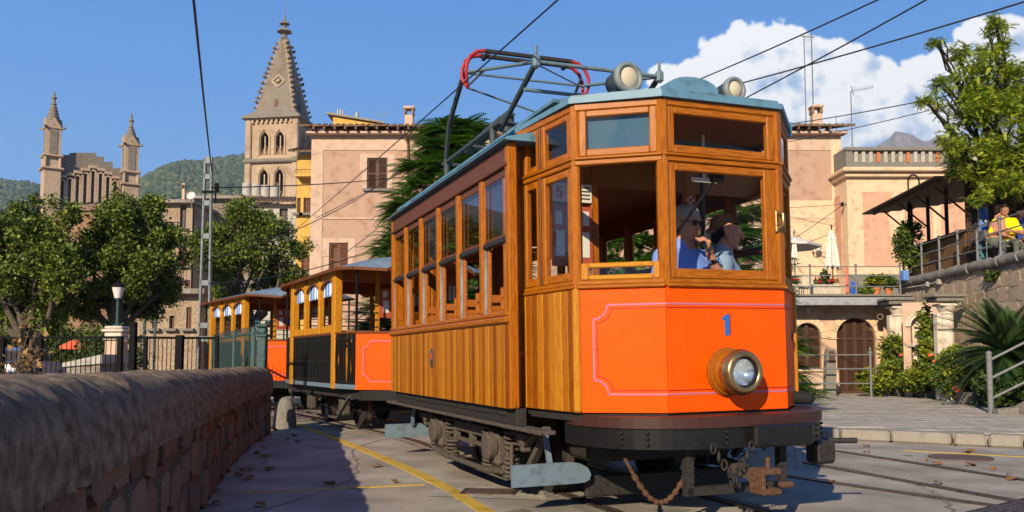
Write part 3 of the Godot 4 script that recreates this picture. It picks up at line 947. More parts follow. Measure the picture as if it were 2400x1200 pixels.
	# bench seats with slatted backs
	for k in 5:
		for s in [-1.0, 1.0]:
			var z := -1.28 - 0.56 * k
			var b := MB.new()
			b.box(Vector3(0.64 * s, 1.05, z + 0.18), Vector3(0.72, 0.03, 0.34), Basis(), 0.006)
			b.box(Vector3(0.64 * s, 0.87, z + 0.18), Vector3(0.05, 0.34, 0.26))
			b.box(Vector3(0.31 * s, 1.27, z), Vector3(0.035, 0.5, 0.035))
			b.box(Vector3(0.97 * s, 1.27, z), Vector3(0.035, 0.5, 0.035))
			var seat := part(b, "bench_seat", M.bench, t)
			for j in 4:
				var q := MB.new()
				q.box(Vector3(0.64 * s, 1.22 + 0.085 * j, z + 0.02), Vector3(0.70, 0.062, 0.018), Basis(), 0.005)
				part(q, "slat", M.bench, seat)
	# roof: cambered saloon roof, platform hoods, deck, fittings
	var rb := MB.new()
	var sec := [Vector2(-1.13, 2.455), Vector2(-1.12, 2.478), Vector2(-0.95, 2.515), Vector2(-0.6, 2.56), Vector2(0, 2.60), Vector2(0.6, 2.56), Vector2(0.95, 2.515), Vector2(1.12, 2.478), Vector2(1.13, 2.455)]
	for i in sec.size() - 1:
		var a: Vector2 = sec[i]
		var b: Vector2 = sec[i + 1]
		rb.quad(Vector3(a.x, a.y, -0.78), Vector3(b.x, b.y, -0.78), Vector3(b.x, b.y, -4.33), Vector3(a.x, a.y, -4.33))
	for z in [-0.78, -4.33]:
		for i in sec.size() - 1:
			rb.poly_out([Vector3(sec[i].x, sec[i].y, z), Vector3(sec[i + 1].x, sec[i + 1].y, z), Vector3(0, 2.455, z)], Vector3(0, 2.5, -2.43))
	rb.quad(Vector3(-1.14, 2.457, -0.78), Vector3(-1.14, 2.457, -4.33), Vector3(1.14, 2.457, -4.33), Vector3(1.14, 2.457, -0.78))
	part(rb, "saloon_roof", M.roof_blue, t)
	for e in 2:
		var pl := PackedVector2Array()
		var pt := PackedVector2Array()
		for q in [[-0.96, -1.05], [-0.90, -0.29], [-0.44, 0.04], [0.44, 0.04], [0.87, -0.41], [0.96, -1.05]]:
			var z: float = q[1] if e == 0 else -5.15 - q[1]
			pl.append(Vector2(q[0], z))
			pt.append(Vector2(q[0] * 0.97, z + (-0.03 if e == 0 else 0.03)))
		var hb := MB.new()
		hb.prism(pl, 2.575, 2.61, flat)
		hb.prism(pt, 2.61, 2.635, flat)
		# shallow hood
		var top := Vector3(0, 2.70, -0.75 if e == 0 else -4.4)
		for i in pt.size():
			var a := pt[i]
			var b := pt[(i + 1) % pt.size()]
			hb.poly_out([Vector3(a.x, 2.635, a.y), Vector3(b.x, 2.635, b.y), top], Vector3(0, 2.5, top.z))
		var hood := part(hb, "platform_hood", M.roof_blue, t)
		var hc := MB.new()
		hc.prism(pt, 2.553, 2.572, flat)
		part(hc, "hood_lining", M.interior, hood)
	for s in [-1.0, 1.0]:
		var gb := MB.new()
		gb.bar(Vector3(0.86 * s, 2.60, -0.42), Vector3(0.86 * s, 2.60, -4.73), 0.05, 0.10)
		gb.bar(Vector3(0.90 * s, 2.64, -0.45), Vector3(0.90 * s, 2.64, -4.70), 0.06, 0.022)
		part(gb, "gutter", M.roof_blue, t)
	var db := MB.new()
	for k in 7:
		db.box(Vector3(-0.33 + 0.11 * k, 2.765, -1.9), Vector3(0.085, 0.022, 2.1))
	for z in [-0.95, -1.6, -2.3, -2.85]:
		db.box(Vector3(0, 2.73, z), Vector3(0.8, 0.05, 0.06))
	part(db, "duckboard", M.frame_along_dark, t)
	var vb := MB.new()
	var hump := PackedVector2Array([Vector2(-0.19, 0), Vector2(0.19, 0), Vector2(0.19, 0.13)])
	for k in 9:
		var a := PI * 0.08 + PI * 0.80 * k / 8.0
		hump.append(Vector2(cos(a) * 0.19, 0.11 + sin(a) * 0.08))
	vb.prism(hump, -0.16, 0.16, Transform3D(Basis(), Vector3(0.0, 2.65, -0.45)))
	part(vb, "roof_ventilator", M.roof_blue, t)
	for q in [[-0.47, 0.098, 2.79], [0.33, 0.082, 2.795]]:
		var lx := Transform3D(Basis(Vector3.UP, 0.10) * Basis(Vector3.RIGHT, PI / 2 - 0.05), Vector3(q[0], q[2], -0.34))
		var b := MB.new()
		var r: float = q[1]
		b.lathe([Vector2(0, -0.14), Vector2(r * 0.75, -0.13), Vector2(r * 0.85, -0.05), Vector2(r * 0.92, 0.0), Vector2(r * 0.92, 0.02)], 24, lx, true)
		b.tube([Vector3(q[0], 2.62, -0.38), Vector3(q[0], q[2] - r * 0.7, -0.36)], 0.02)
		b.bar(Vector3(q[0] - r, 2.70, -0.36), Vector3(q[0] + r, 2.70, -0.36), 0.03, 0.02)
		var sl := part(b, "roof_spotlight", M.tube_dark, t)
		var rg := MB.new()
		rg.lathe([Vector2(r * 0.92, 0.0), Vector2(r * 1.04, 0.01), Vector2(r * 1.06, 0.03), Vector2(r * 1.0, 0.05), Vector2(r * 0.78, 0.052), Vector2(r * 0.72, 0.04)], 24, lx, true)
		part(rg, "rim", M.lamp_grey, sl)
		var le := MB.new()
		le.lathe([Vector2(r * 0.74, 0.036), Vector2(r * 0.55, 0.050), Vector2(r * 0.3, 0.06), Vector2(0, 0.062)], 24, lx, true)
		part(le, "lens", M.lamp_lens, sl)
	# pantograph
	var K := func(mb: MB, pts: Array, r: float): mb.tube(pts, r, -1, 8)
	var hz := -3.18
	var pf := MB.new()
	for s in [-1.0, 1.0]:
		K.call(pf, [Vector3(0.6 * s, 3.02, -4.0), Vector3(0.6 * s, 3.02, -2.35)], 0.022)
		for z in [-3.9, -2.5]:
			pf.lathe([Vector2(0.04, 0), Vector2(0.055, 0.03), Vector2(0.035, 0.06), Vector2(0.055, 0.1), Vector2(0.035, 0.13), Vector2(0.05, 0.17), Vector2(0.03, 0.2), Vector2(0.03, 0.4)], 10, Transform3D(Basis(), Vector3(0.6 * s, 2.64, z)))
	for z in [-4.0, -3.2, -2.35]: K.call(pf, [Vector3(-0.62, 3.02, z), Vector3(0.62, 3.02, z)], 0.02)
	part(pf, "pantograph_base", M.tube_dark, t)
	var sp := MB.new()
	for xx in [-0.42, 0.42]:
		sp.tube([Vector3(xx, 3.12, -3.75), Vector3(xx, 3.16, -2.75)], 0.05, -1, 12)
		sp.tube([Vector3(xx, 3.16, -2.75), Vector3(xx, 3.14, -2.45)], 0.015, -1, 8)
		sp.box(Vector3(xx, 3.10, -2.6), Vector3(0.09, 0.2, 0.12), Basis(), 0.02)
	part(sp, "raising_spring", M.tube_dark, t)
	var la := MB.new()
	for s in [-1.0, 1.0]:
		K.call(la, [Vector3(0.6 * s, 3.02, -3.95), Vector3(0.62 * s, 3.38, -3.75), Vector3(0.63 * s, 3.68, -3.3)], 0.02)
		K.call(la, [Vector3(0.6 * s, 3.38, -3.77), Vector3(0.60 * s, 3.8, hz - 0.02)], 0.016)
		K.call(la, [Vector3(0.56 * s, 2.98, -2.42), Vector3(0.55 * s, 3.32, -1.62)], 0.024)
		K.call(la, [Vector3(0.58 * s, 3.62, -3.3), Vector3(-0.4 * s, 3.05, -2.5)], 0.009)
	part(la, "lower_arm", M.tube_dark, t)
	var ua := MB.new()
	for s in [-1.0, 1.0]:
		K.call(ua, [Vector3(0.62 * s, 3.72, hz + 0.02), Vector3(0.55 * s, 3.32, -1.62)], 0.016)
		ua.box(Vector3(0.55 * s, 3.32, -1.62), Vector3(0.06, 0.10, 0.06), Basis(), 0.015)
		ua.box(Vector3(0.55 * s, 3.41, -1.62), Vector3(0.022, 0.08, 0.022), Basis(), 0.005)
	K.call(ua, [Vector3(-0.55, 3.32, -1.62), Vector3(0.55, 3.32, -1.62)], 0.017)
	K.call(ua, [Vector3(-0.56, 3.17, -1.86), Vector3(0.56, 3.17, -1.86)], 0.016)
	K.call(ua, [Vector3(-0.62, 3.72, hz), Vector3(0.62, 3.72, hz)], 0.013)
	K.call(ua, [Vector3(-0.55, 3.30, -1.62), Vector3(0.62, 3.70, hz)], 0.007)
	K.call(ua, [Vector3(-0.60, 3.60, hz), Vector3(-0.58, 3.62, -2.75)], 0.012)
	for k in 6: ua.ball(Vector3(0.05, 3.13 - 0.03 * k, -1.86), Vector3(0.012, 0.018, 0.012), 6, 4)
	part(ua, "upper_arm", M.tube_blue, t)
	var cb := MB.new()
	for z in [hz - 0.07, hz + 0.07]: cb.bar(Vector3(-0.45, 3.93, z), Vector3(0.45, 3.93, z), 0.04, 0.03)
	for xx in [-0.42, 0.42]: cb.bar(Vector3(xx, 3.90, hz - 0.08), Vector3(xx, 3.90, hz + 0.08), 0.03, 0.03)
	part(cb, "collector_bar", M.dark_iron, t)
	for s in [-1.0, 1.0]:
		var h := MB.new()
		for z in [hz - 0.07, hz + 0.07]:
			h.tube([Vector3(0.45 * s, 3.93, z), Vector3(0.53 * s, 3.915, z), Vector3(0.60 * s, 3.86, z), Vector3(0.635 * s, 3.78, z), Vector3(0.64 * s, 3.70, z), Vector3(0.62 * s, 3.62, z * 0.5 + hz * 0.5), Vector3(0.60 * s, 3.58, hz)], 0.02, 0.015, 7)
		part(h, "horn", M.red_horn, t, "red curved end horn of the current collector")
	# running gear
	for s in [-1.0, 1.0]:
		var fr := MB.new()
		fr.box(Vector3(0.84 * s, 0.44, -2.39), Vector3(0.05, 0.09, 2.3), Basis(), 0.008)
		fr.box(Vector3(0.84 * s, 0.33, -2.39), Vector3(0.03, 0.03, 1.2))
		for z in [-1.95, -2.39, -2.83]: fr.box(Vector3(0.84 * s, 0.40, z), Vector3(0.06, 0.22, 0.05), Basis(), 0.006)
		fr.bar(Vector3(0.84 * s, 0.26, -1.15), Vector3(0.84 * s, 0.55, -0.82), 0.045, 0.045)
		part(fr, "truck_frame", M.truck_iron, t)
		for z in [-1.65, -3.13]:
			wheel(t, Vector3(0.457 * s, 0.31, z), 0.31)
			var ab := MB.new()
			ab.box(Vector3(0.86 * s, 0.35, z), Vector3(0.16, 0.26, 0.2), Basis(), 0.03)
			ab.lathe([Vector2(0.105, 0), Vector2(0.105, 0.05), Vector2(0.085, 0.065), Vector2(0, 0.07)], 18, Transform3D(Basis(Vector3.BACK, -PI / 2 * s), Vector3(0.93 * s, 0.37, z)))
			ab.box(Vector3(0.86 * s, 0.19, z), Vector3(0.08, 0.1, 0.26), Basis(), 0.02)
			part(ab, "axle_box", M.truck_iron, t)
			for dz in [-0.24, 0.24]:
				var cs := MB.new()
				coil(cs, Vector3(0.87 * s, 0.36, z + dz), 0.05, 0.22, 6, 0.014)
				coil(cs, Vector3(0.87 * s, 0.19, z + dz), 0.05, 0.13, 4, 0.014)
				cs.lathe([Vector2(0.065, 0.575), Vector2(0.065, 0.60), Vector2(0, 0.60)], 12, Transform3D(Basis(), Vector3(0.87 * s, 0, z + dz)))
				cs.lathe([Vector2(0, 0.165), Vector2(0.07, 0.17), Vector2(0.07, 0.19)], 12, Transform3D(Basis(), Vector3(0.87 * s, 0, z + dz)))
				part(cs, "coil_spring", M.truck_iron, t)
		for q in [-1.12, -3.66]:
			var lf := MB.new()
			for k in 5:
				var L := 0.30 - 0.045 * k
				var pts := []
				for j in 7:
					var a := lerpf(-1, 1, j / 6.0)
					pts.append(Vector3(0.88 * s, 0.535 - 0.018 * k - 0.05 * (1.0 - a * a) + 0.012 * k * a * a, q + a * L))
				for j in 6: lf.bar(pts[j], pts[j + 1], 0.06, 0.013)
			lf.box(Vector3(0.88 * s, 0.44, q), Vector3(0.07, 0.13, 0.05), Basis(), 0.008)
			part(lf, "leaf_spring", M.truck_iron, t)
		var rod := MB.new()
		rod.tube([Vector3(0.92 * s, 0.2, -1.5), Vector3(0.92 * s, 0.17, -1.8), Vector3(0.92 * s, 0.17, -2.9), Vector3(0.92 * s, 0.2, -3.3)], 0.022)
		rod.tube([Vector3(0.8 * s, 0.13, -1.35), Vector3(0.8 * s, 0.13, -3.5)], 0.018)
		for z in [-1.42, -1.34]: rod.tube([Vector3(0.90 * s, 0.16, z), Vector3(0.90 * s, 0.40, z)], 0.016)
		part(rod, "brake_rod", M.truck_iron, t)
	for z in [-1.65, -3.13]:
		var ax := MB.new()
		ax.tube([Vector3(-0.9, 0.31, z), Vector3(0.9, 0.31, z)], 0.05)
		part(ax, "axle", M.dark_iron, t)
	var mo := MB.new()
	mo.box(Vector3(0, 0.42, -2.39), Vector3(0.66, 0.34, 1.0), Basis(), 0.06)
	part(mo, "motor", M.dark_iron, t)
	boxpart(t, "added_shade_box", Vector3(0.0, 0.45, -0.95), Vector3(1.1, 0.26, 0.4), M.dark_iron, 0.03)  # dark box added to deepen the shade under the front platform
	boxpart(t, "added_shade_board", Vector3(0.0, 0.16, -0.82), Vector3(1.15, 0.14, 0.05), M.dark_iron, 0.01)  # added dark board, hides the bright ground seen below the front
	for q in [-4.4]: boxpart(t, "added_shade_case", Vector3(-0.1, 0.5, q), Vector3(0.9, 0.16, 0.5), M.dark_iron, 0.03)  # added underfloor box, dark to thicken the shade at the rear end
	# small fittings of the driver's cab
	var hd := MB.new()
	hd.box(Vector3(0.385, 1.86, 0.02), Vector3(0.03, 0.14, 0.016), Basis(), 0.005)
	hd.tube([Vector3(0.39, 1.91, 0.025), Vector3(0.40, 1.90, 0.06), Vector3(0.40, 1.83, 0.06), Vector3(0.39, 1.81, 0.025)], 0.012)
	part(hd, "grab_handle", M.brass, t)
	var wp := MB.new()
	wp.tube([Vector3(0.0, 2.13, -0.06), Vector3(-0.34, 1.72, -0.06)], 0.011)
	wp.box(Vector3(0.0, 2.13, -0.06), Vector3(0.09, 0.06, 0.05), Basis(), 0.01)
	part(wp, "wiper_arm", M.iron_black, t)
	var po := MB.new()
	po.tube([Vector3(0.42, 0.7, -0.85), Vector3(0.42, 2.5, -0.85)], 0.018)
	po.tube([Vector3(0.42, 1.95, -0.85), Vector3(0.2, 1.90, -0.85)], 0.012)
	part(po, "stanchion", M.tube_dark, t)
	var ctl := MB.new()
	ctl.lathe([Vector2(0.15, 0.7), Vector2(0.15, 1.45), Vector2(0.12, 1.5), Vector2(0, 1.5)], 16, Transform3D(Basis(), Vector3(-0.22, 0, -0.22)))
	part(ctl, "controller", M.dark_iron, t)
	for q in [Vector3(0.03, 0, -0.60), Vector3(0.38, 0, -0.66)]:
		var stl := MB.new()
		stl.lathe([Vector2(0, 1.12), Vector2(0.16, 1.12), Vector2(0.16, 1.16), Vector2(0, 1.16)], 16, Transform3D(Basis(), q))
		stl.tube([q + Vector3(0, 0.7, 0), q + Vector3(0, 1.12, 0)], 0.03)
		part(stl, "stool", M.dark_iron, t)
	var rs := MB.new()
	var ring := PackedVector2Array()
	for k in 20: ring.append(Vector2(cos(TAU * k / 20), sin(TAU * k / 20)) * 0.038)
	rs.prism(ring, 0, 0.004, Transform3D(Basis(), Vector3(0.25, 2.12, -0.75)))
	var no_sign := part(rs, "round_sign", M.paper, t)
	var rs2 := MB.new()
	rs2.lathe([Vector2(0.039, 0), Vector2(0.039, 0.006), Vector2(0.031, 0.006), Vector2(0.031, 0)], 20, Transform3D(Basis(Vector3.RIGHT, PI / 2), Vector3(0.25, 2.12, -0.746)))
	rs2.bar(Vector3(0.228, 2.142, -0.743), Vector3(0.272, 2.098, -0.743), 0.009, 0.004, Vector3.BACK)
	rs2.bar(Vector3(0.228, 2.098, -0.7425), Vector3(0.272, 2.142, -0.7425), 0.009, 0.003, Vector3.BACK)
	part(rs2, "crossed_ring", M.ink_red, no_sign)
	var bp := MB.new()
	bp.box(Vector3(0.25, 2.12, -0.765), Vector3(0.10, 0.10, 0.02))
	bp.box(Vector3(0.25, 2.33, -0.765), Vector3(0.05, 0.36, 0.018))
	part(bp, "sign_bracket", M.interior, t)
	var np := MB.new()
	np.box(Vector3(0.17, 2.20, -0.45), Vector3(0.2, 0.03, 0.006))
	np.box(Vector3(0.17, 2.36, -0.45), Vector3(0.02, 0.3, 0.005))
	part(np, "name_plate", M.paper, t)

func make_trailer() -> Node3D:
	var t := thing("trailer_car", "open-sided yellow wooden trailer coupled directly behind the numbered tram", "trailer", Vector3(-1.12, 0, -11.42), deg_to_rad(28.0), "open trailers of the tram")
	var L := 4.45
	var flat := Transform3D(Basis(Vector3.RIGHT, Vector3.BACK, Vector3.UP), Vector3.ZERO)
	var yl: Material = M.frame_up_yellow
	var ya: Material = M.frame_along_yellow
	var yx: Material = M.frame_across_yellow
	var plan := PackedVector2Array([Vector2(-0.45, 0), Vector2(0.45, 0), Vector2(0.9, -0.3), Vector2(0.98, -0.95), Vector2(0.98, -3.5), Vector2(0.9, -4.15), Vector2(0.45, -L), Vector2(-0.45, -L), Vector2(-0.9, -4.15), Vector2(-0.98, -3.5), Vector2(-0.98, -0.95), Vector2(-0.9, -0.3)])
	var b := MB.new()
	b.prism(plan, 0.60, 0.66, flat)
	part(b, "floor", M.interior, t)
	for e in 2:
		var Z := func(p: Vector2) -> Vector2: return p if e == 0 else Vector2(p.x, -L - p.y)
		var zf := 1.0 if e == 0 else -1.0
		for s in [-1.0, 1.0]:
			var A: Vector2 = Z.call(Vector2(0.45 * s, 0.004))
			var B: Vector2 = Z.call(Vector2(0.9 * s, -0.3))
			var C: Vector2 = Z.call(Vector2(0.98 * s, -0.95))
			var dash := board(t, "dash_panel", A, B, 0.60, 1.34, 0.012, 0.02, M.orange, 0.002)
			if s < 0: border(dash, B, A, 0.60, 1.34, true, false)
			else: border(dash, A, B, 0.60, 1.34, false, true)
			board(t, "dash_cap", A, B, 1.34, 1.37, 0.03, 0.03, M.frame_across_dark)
			board(t, "gate_cap", B, C, 1.34, 1.37, 0.02, 0.02, M.frame_along_dark)
			var g := MB.new()
			var d := (C - B)
			for k in 9:
				var p := B + d * ((k + 0.5) / 9.0)
				var q := B + d * ((k + (0.1 if k % 2 else 0.9)) / 9.0)
				g.bar(Vector3(p.x, 0.66, p.y), Vector3(q.x, 1.0, q.y), 0.022, 0.022, Vector3.RIGHT)
				g.bar(Vector3(q.x, 1.0, q.y), Vector3(p.x, 1.34, p.y), 0.022, 0.022, Vector3.RIGHT)
			seg(g, B, C, 0.68, 0.71, 0.01, 0.01)
			seg(g, B, C, 1.27, 1.30, 0.01, 0.01)
			part(g, "lattice_gate", M.black_paint, t)
			board(t, "step_edge", B, C, 0.60, 0.665, 0.012, 0.0, M.plate_blue, 0.003)
			var po := MB.new()
			po.tube([Vector3(B.x, 1.36, B.y), Vector3(B.x, 2.24, B.y)], 0.018)
			po.tube([Vector3(B.x * 0.9, 0.66, B.y - 0.25 * zf), Vector3(B.x * 0.9, 2.24, B.y - 0.25 * zf)], 0.012)
			part(po, "stanchion", M.iron_black, t)
			var wp := MB.new()
			wp.box(Vector3(0.95 * s, 1.43, Z.call(Vector2(0, -1.03)).y), Vector3(0.11, 1.68, 0.17), Basis(), 0.01)
			part(wp, "main_post", yl, t)
		board(t, "dash_panel", Z.call(Vector2(-0.45, 0.004)), Z.call(Vector2(0.45, 0.004)), 0.60, 1.34, 0.012, 0.02, M.orange, 0.002)
		board(t, "dash_cap", Z.call(Vector2(-0.45, 0.004)), Z.call(Vector2(0.45, 0.004)), 1.34, 1.37, 0.03, 0.03, M.frame_across_dark)
		# bulkhead between platform and seats
		var bz: float = Z.call(Vector2(0, -1.03)).y
		for s in [-1.0, 1.0]:
			var bb := MB.new()
			bb.box(Vector3(0.62 * s, 1.03, bz), Vector3(0.56, 0.74, 0.03))
			part(bb, "bulkhead", yx, t)
			var bp := MB.new()
			bp.box(Vector3(0.36 * s, 1.43, bz), Vector3(0.06, 1.6, 0.05), Basis(), 0.006)
			part(bp, "bulkhead_post", yl, t)
			var rails := MB.new()
			for k in 4: rails.tube([Vector3(0.36 * s, 1.46 + 0.1 * k, bz + 0.03 * zf), Vector3(0.92 * s, 1.46 + 0.1 * k, bz + 0.03 * zf)], 0.008, -1, 6)
			part(rails, "guard_rail", M.iron_black, t)
		var hb := MB.new()
		hb.box(Vector3(0, 2.2, bz), Vector3(1.9, 0.2, 0.03))
		part(hb, "bulkhead_header", M.frame_across, t)
		if e == 0:
			poster(t, Transform3D(Basis(), Vector3(-0.12, 1.80, bz + 0.03)), 0.42, 0.42)
		var bf := MB.new()
		bf.prism(PackedVector2Array([Z.call(Vector2(-0.85, -0.3)), Z.call(Vector2(-0.42, 0.06)), Z.call(Vector2(0.42, 0.06)), Z.call(Vector2(0.85, -0.3))]), 0.46, 0.60, flat)
		part(bf, "buffer_beam", M.black_paint, t)
		var dr := MB.new()
		dr.bar(Vector3(0, 0.36, Z.call(Vector2(0, -0.3)).y), Vector3(0, 0.34, Z.call(Vector2(0, 0.5)).y), 0.06, 0.05)
		part(dr, "drawbar", M.truck_iron, t)
	for s in [-1.0, 1.0]:
		var P := func(z: float) -> Vector2: return Vector2(0.98 * s, z)
		board(t, "side_strip", P.call(-1.12), P.call(-3.33), 0.60, 0.66, 0.012, 0.0, M.plate_blue, 0.003)
		# railing of close upright bars
		var r := MB.new()
		for k in 46:
			var z := -1.14 - 2.18 * (k + 0.5) / 46.0
			var w := 0.013 + 0.006 * sin(k * 1.7)
			r.bar(Vector3(0.985 * s, 0.67, z), Vector3(0.985 * s, 1.335, z + 0.012 * sin(k * 2.1)), w * 1.7, 0.014, Vector3.RIGHT)
		for y in [0.70, 0.98, 1.28]: r.bar(Vector3(0.985 * s, y, -1.12), Vector3(0.985 * s, y, -3.33), 0.012, 0.025)
		part(r, "side_railing", M.black_paint, t)
		board(t, "rail_cap", P.call(-1.12), P.call(-3.33), 1.335, 1.372, 0.02, 0.04, M.frame_along_dark)
		var bay := (3.45 - 1.0) / 3.0
		for k in 2:
			var pm := MB.new()
			pm.box(Vector3(0.955 * s, 1.75, -1.0 - bay * (k + 1)), Vector3(0.08, 0.8, 0.09), Basis(), 0.01)
			part(pm, "side_post", yl, t)
		for k in 3:
			var za := -1.0 - bay * k - 0.06
			var zb := -1.0 - bay * (k + 1) + 0.06
			board(t, "waist_panel", Vector2(0.95 * s, za), Vector2(0.95 * s, zb), 1.374, 1.47, 0.01, 0.01, ya, 0.004)
			# arched board over the opening
			var pl := PackedVector2Array()
			var w := za - zb
			for j in 11:
				var a := lerpf(-1, 1, j / 10.0)
				pl.append(Vector2(a * w * 0.5, 2.02 + 0.11 * (1.0 - a * a)))
			pl.append(Vector2(w * 0.5, 2.24)); pl.append(Vector2(-w * 0.5, 2.24))
			var ab := MB.new()
			ab.prism(pl, -0.012, 0.012, Transform3D(Basis(Vector3(0, 0, 1), Vector3.UP, Vector3(-1, 0, 0)), Vector3(0.965 * s, 0, (za + zb) * 0.5)))
			part(ab, "arched_board", ya, t)
			var ed := MB.new()
			for j in 10: ed.bar(Vector3(0.98 * s, pl[j].y + 0.004, (za + zb) * 0.5 + pl[j].x), Vector3(0.98 * s, pl[j + 1].y + 0.004, (za + zb) * 0.5 + pl[j + 1].x), 0.02, 0.022)
			part(ed, "arch_edging", M.frame_along_dark, t)
			var vw := MB.new()
			var vb := MB.new()
			for j in 9:
				var c := zb + w * (j + 0.5) / 9.0
				var a := (j + 0.5) / 9.0 * 2.0 - 1.0
				var top := 2.03 + 0.10 * (1.0 - a * a)
				var sl := PackedVector2Array([Vector2(-w / 18.0, top), Vector2(-w / 18.0, 1.93)])
				for q in 5: sl.append(Vector2(lerpf(-1, 1, (q + 0.5) / 5.0) * w / 18.0, 1.93 - 0.035 * sin(PI * (q + 0.5) / 5.0)))
				sl.append(Vector2(w / 18.0, 1.93)); sl.append(Vector2(w / 18.0, top))
				var tx := Transform3D(Basis(Vector3.UP, 0.2 * sin(j * 2.3)) * Basis(Vector3(0, 0, 1), Vector3.UP, Vector3(-1, 0, 0)), Vector3(0.935 * s, 0, c))
				(vw if j % 2 == 0 else vb).prism(sl, -0.003, 0.003, tx)
			var va := part(vw, "valance", M.valance_white, t, "blue and white striped scalloped valance")
			part(vb, "blue_stripe", M.valance_blue, va)
	for k in 4:
		var z := -1.35 - 0.6 * k
		var sb := MB.new()
		sb.box(Vector3(0, 1.02, z), Vector3(1.7, 0.03, 0.36), Basis(), 0.006)
		sb.box(Vector3(-0.84, 0.86, z), Vector3(0.03, 0.36, 0.36))
		sb.box(Vector3(0.84, 0.86, z), Vector3(0.03, 0.36, 0.36))
		var seat := part(sb, "bench_seat", yx, t)
		for j in 3:
			var q := MB.new()
			q.box(Vector3(0, 1.14 + 0.1 * j, z - 0.19), Vector3(1.7, 0.075, 0.018), Basis(), 0.004)
			part(q, "slat", yx, seat)
	# roof with a shallow camber, drooping over the platforms
	var rb := MB.new()
	var ub := MB.new()
	var eb := MB.new()
	var zs := []
	for i in 15: zs.append(lerpf(0.12, -L - 0.12, i / 14.0))
	var H := func(i: int, a: float) -> Vector3:
		var z: float = zs[i]
		var f := clampf((absf(z + L * 0.5) - 1.45) / 0.95, 0.0, 1.0)
		var half := 1.08 - 0.55 * f * f * f
		return Vector3(a * half, 2.24 + 0.20 * (1.0 - a * a) - 0.07 * f * f, z)
	for i in 14:
		for k in 8:
			var a0 := lerpf(-1, 1, k / 8.0)
			var a1 := lerpf(-1, 1, (k + 1) / 8.0)
			rb.quad(H.call(i, a0), H.call(i, a1), H.call(i + 1, a1), H.call(i + 1, a0))
			var dn := Vector3(0, -0.035, 0)
			ub.quad(H.call(i, a1) + dn, H.call(i, a0) + dn, H.call(i + 1, a0) + dn, H.call(i + 1, a1) + dn)
		for sg in [-1.0, 1.0]:
			eb.bar(H.call(i, sg) - Vector3(0, 0.018, 0), H.call(i + 1, sg) - Vector3(0, 0.018, 0), 0.03, 0.04)
	for i in [0, 14]:
		for k in 8:
			eb.bar(H.call(i, lerpf(-1, 1, k / 8.0)) - Vector3(0, 0.018, 0), H.call(i, lerpf(-1, 1, (k + 1) / 8.0)) - Vector3(0, 0.018, 0), 0.03, 0.04)
	var roof := part(rb, "roof", M.plate_blue, t)
	part(ub, "ceiling", M.interior, roof)
	part(eb, "roof_edge", M.frame_along_dark, roof)
	# running gear
	for s in [-1.0, 1.0]:
		for z in [-1.35, -3.1]:
			wheel(t, Vector3(0.457 * s, 0.29, z), 0.29)
			var ab := MB.new()
			ab.box(Vector3(0.72 * s, 0.32, z), Vector3(0.14, 0.24, 0.2), Basis(), 0.03)
			ab.box(Vector3(0.72 * s, 0.48, z - 0.16), Vector3(0.05, 0.2, 0.05))
			ab.box(Vector3(0.72 * s, 0.48, z + 0.16), Vector3(0.05, 0.2, 0.05))
			part(ab, "axle_box", M.truck_iron, t)
		var fr := MB.new()
		fr.box(Vector3(0.8 * s, 0.53, -L * 0.5), Vector3(0.08, 0.12, 3.9))
		part(fr, "sole_bar", M.dark_iron, t)
		var tr := MB.new()
		tr.bar(Vector3(0.9 * s, 0.50, -0.55), Vector3(0.9 * s, 0.19, -1.1), 0.04, 0.03)
		tr.bar(Vector3(0.9 * s, 0.19, -1.1), Vector3(0.9 * s, 0.17, -3.3), 0.04, 0.03)
		tr.bar(Vector3(0.9 * s, 0.19, -3.3), Vector3(0.9 * s, 0.50, -3.9), 0.04, 0.03)
		part(tr, "foot_guard", M.truck_iron, t)
	for z in [-1.35, -3.1]:
		var ax := MB.new()
		ax.tube([Vector3(-0.75, 0.29, z), Vector3(0.75, 0.29, z)], 0.045)
		part(ax, "axle", M.dark_iron, t)
	return t

func build_trailers():
	var t := make_trailer()
	var c: Node3D = t.duplicate()
	c.name = numbered("trailer_car")
	add_child(c)
	c.position = Vector3(-3.85, 0, -16.35)
	c.rotation.y = deg_to_rad(34.0)
	c.set_meta("label", "last open-sided yellow trailer of the tram, behind the teal railing")

func sweep_flat(mb: MB, pts: Array, off0: float, off1: float, y0: float, y1: float):
	# a strip along a ground path of Vector2(x, distance ahead), between two side offsets
	var m := pts.size()
	var L := []
	var R := []
	for i in m:
		var d: Vector2 = (pts[mini(i + 1, m - 1)] - pts[maxi(i - 1, 0)]).normalized()
		var nn := Vector2(d.y, -d.x)
		L.append(pts[i] + nn * off0)
		R.append(pts[i] + nn * off1)
	for i in m - 1:
		var a := Vector3(L[i].x, y1, -L[i].y)
		var b := Vector3(R[i].x, y1, -R[i].y)
		var c := Vector3(R[i + 1].x, y1, -R[i + 1].y)
		var e := Vector3(L[i + 1].x, y1, -L[i + 1].y)
		var ctr := (a + c) * 0.5 - Vector3(0, 0.2, 0)
		mb.poly_out([a, b, c, e], ctr)
		if y1 - y0 > 0.001:
			var dn := Vector3(0, y0 - y1, 0)
			mb.poly_out([a, e, e + dn, a + dn], ctr)
			mb.poly_out([b, c, c + dn, b + dn], ctr)

func smooth_path(k: Array, n := 60) -> Array:
	var c := Curve2D.new()
	for i in k.size():
		var d: Vector2 = (k[mini(i + 1, k.size() - 1)] - k[maxi(i - 1, 0)]) / 6.0
		c.add_point(k[i], -d, d)
	var out := []
	for i in n + 1: out.append(c.sample_baked(c.get_baked_length() * i / n, true))
	return out

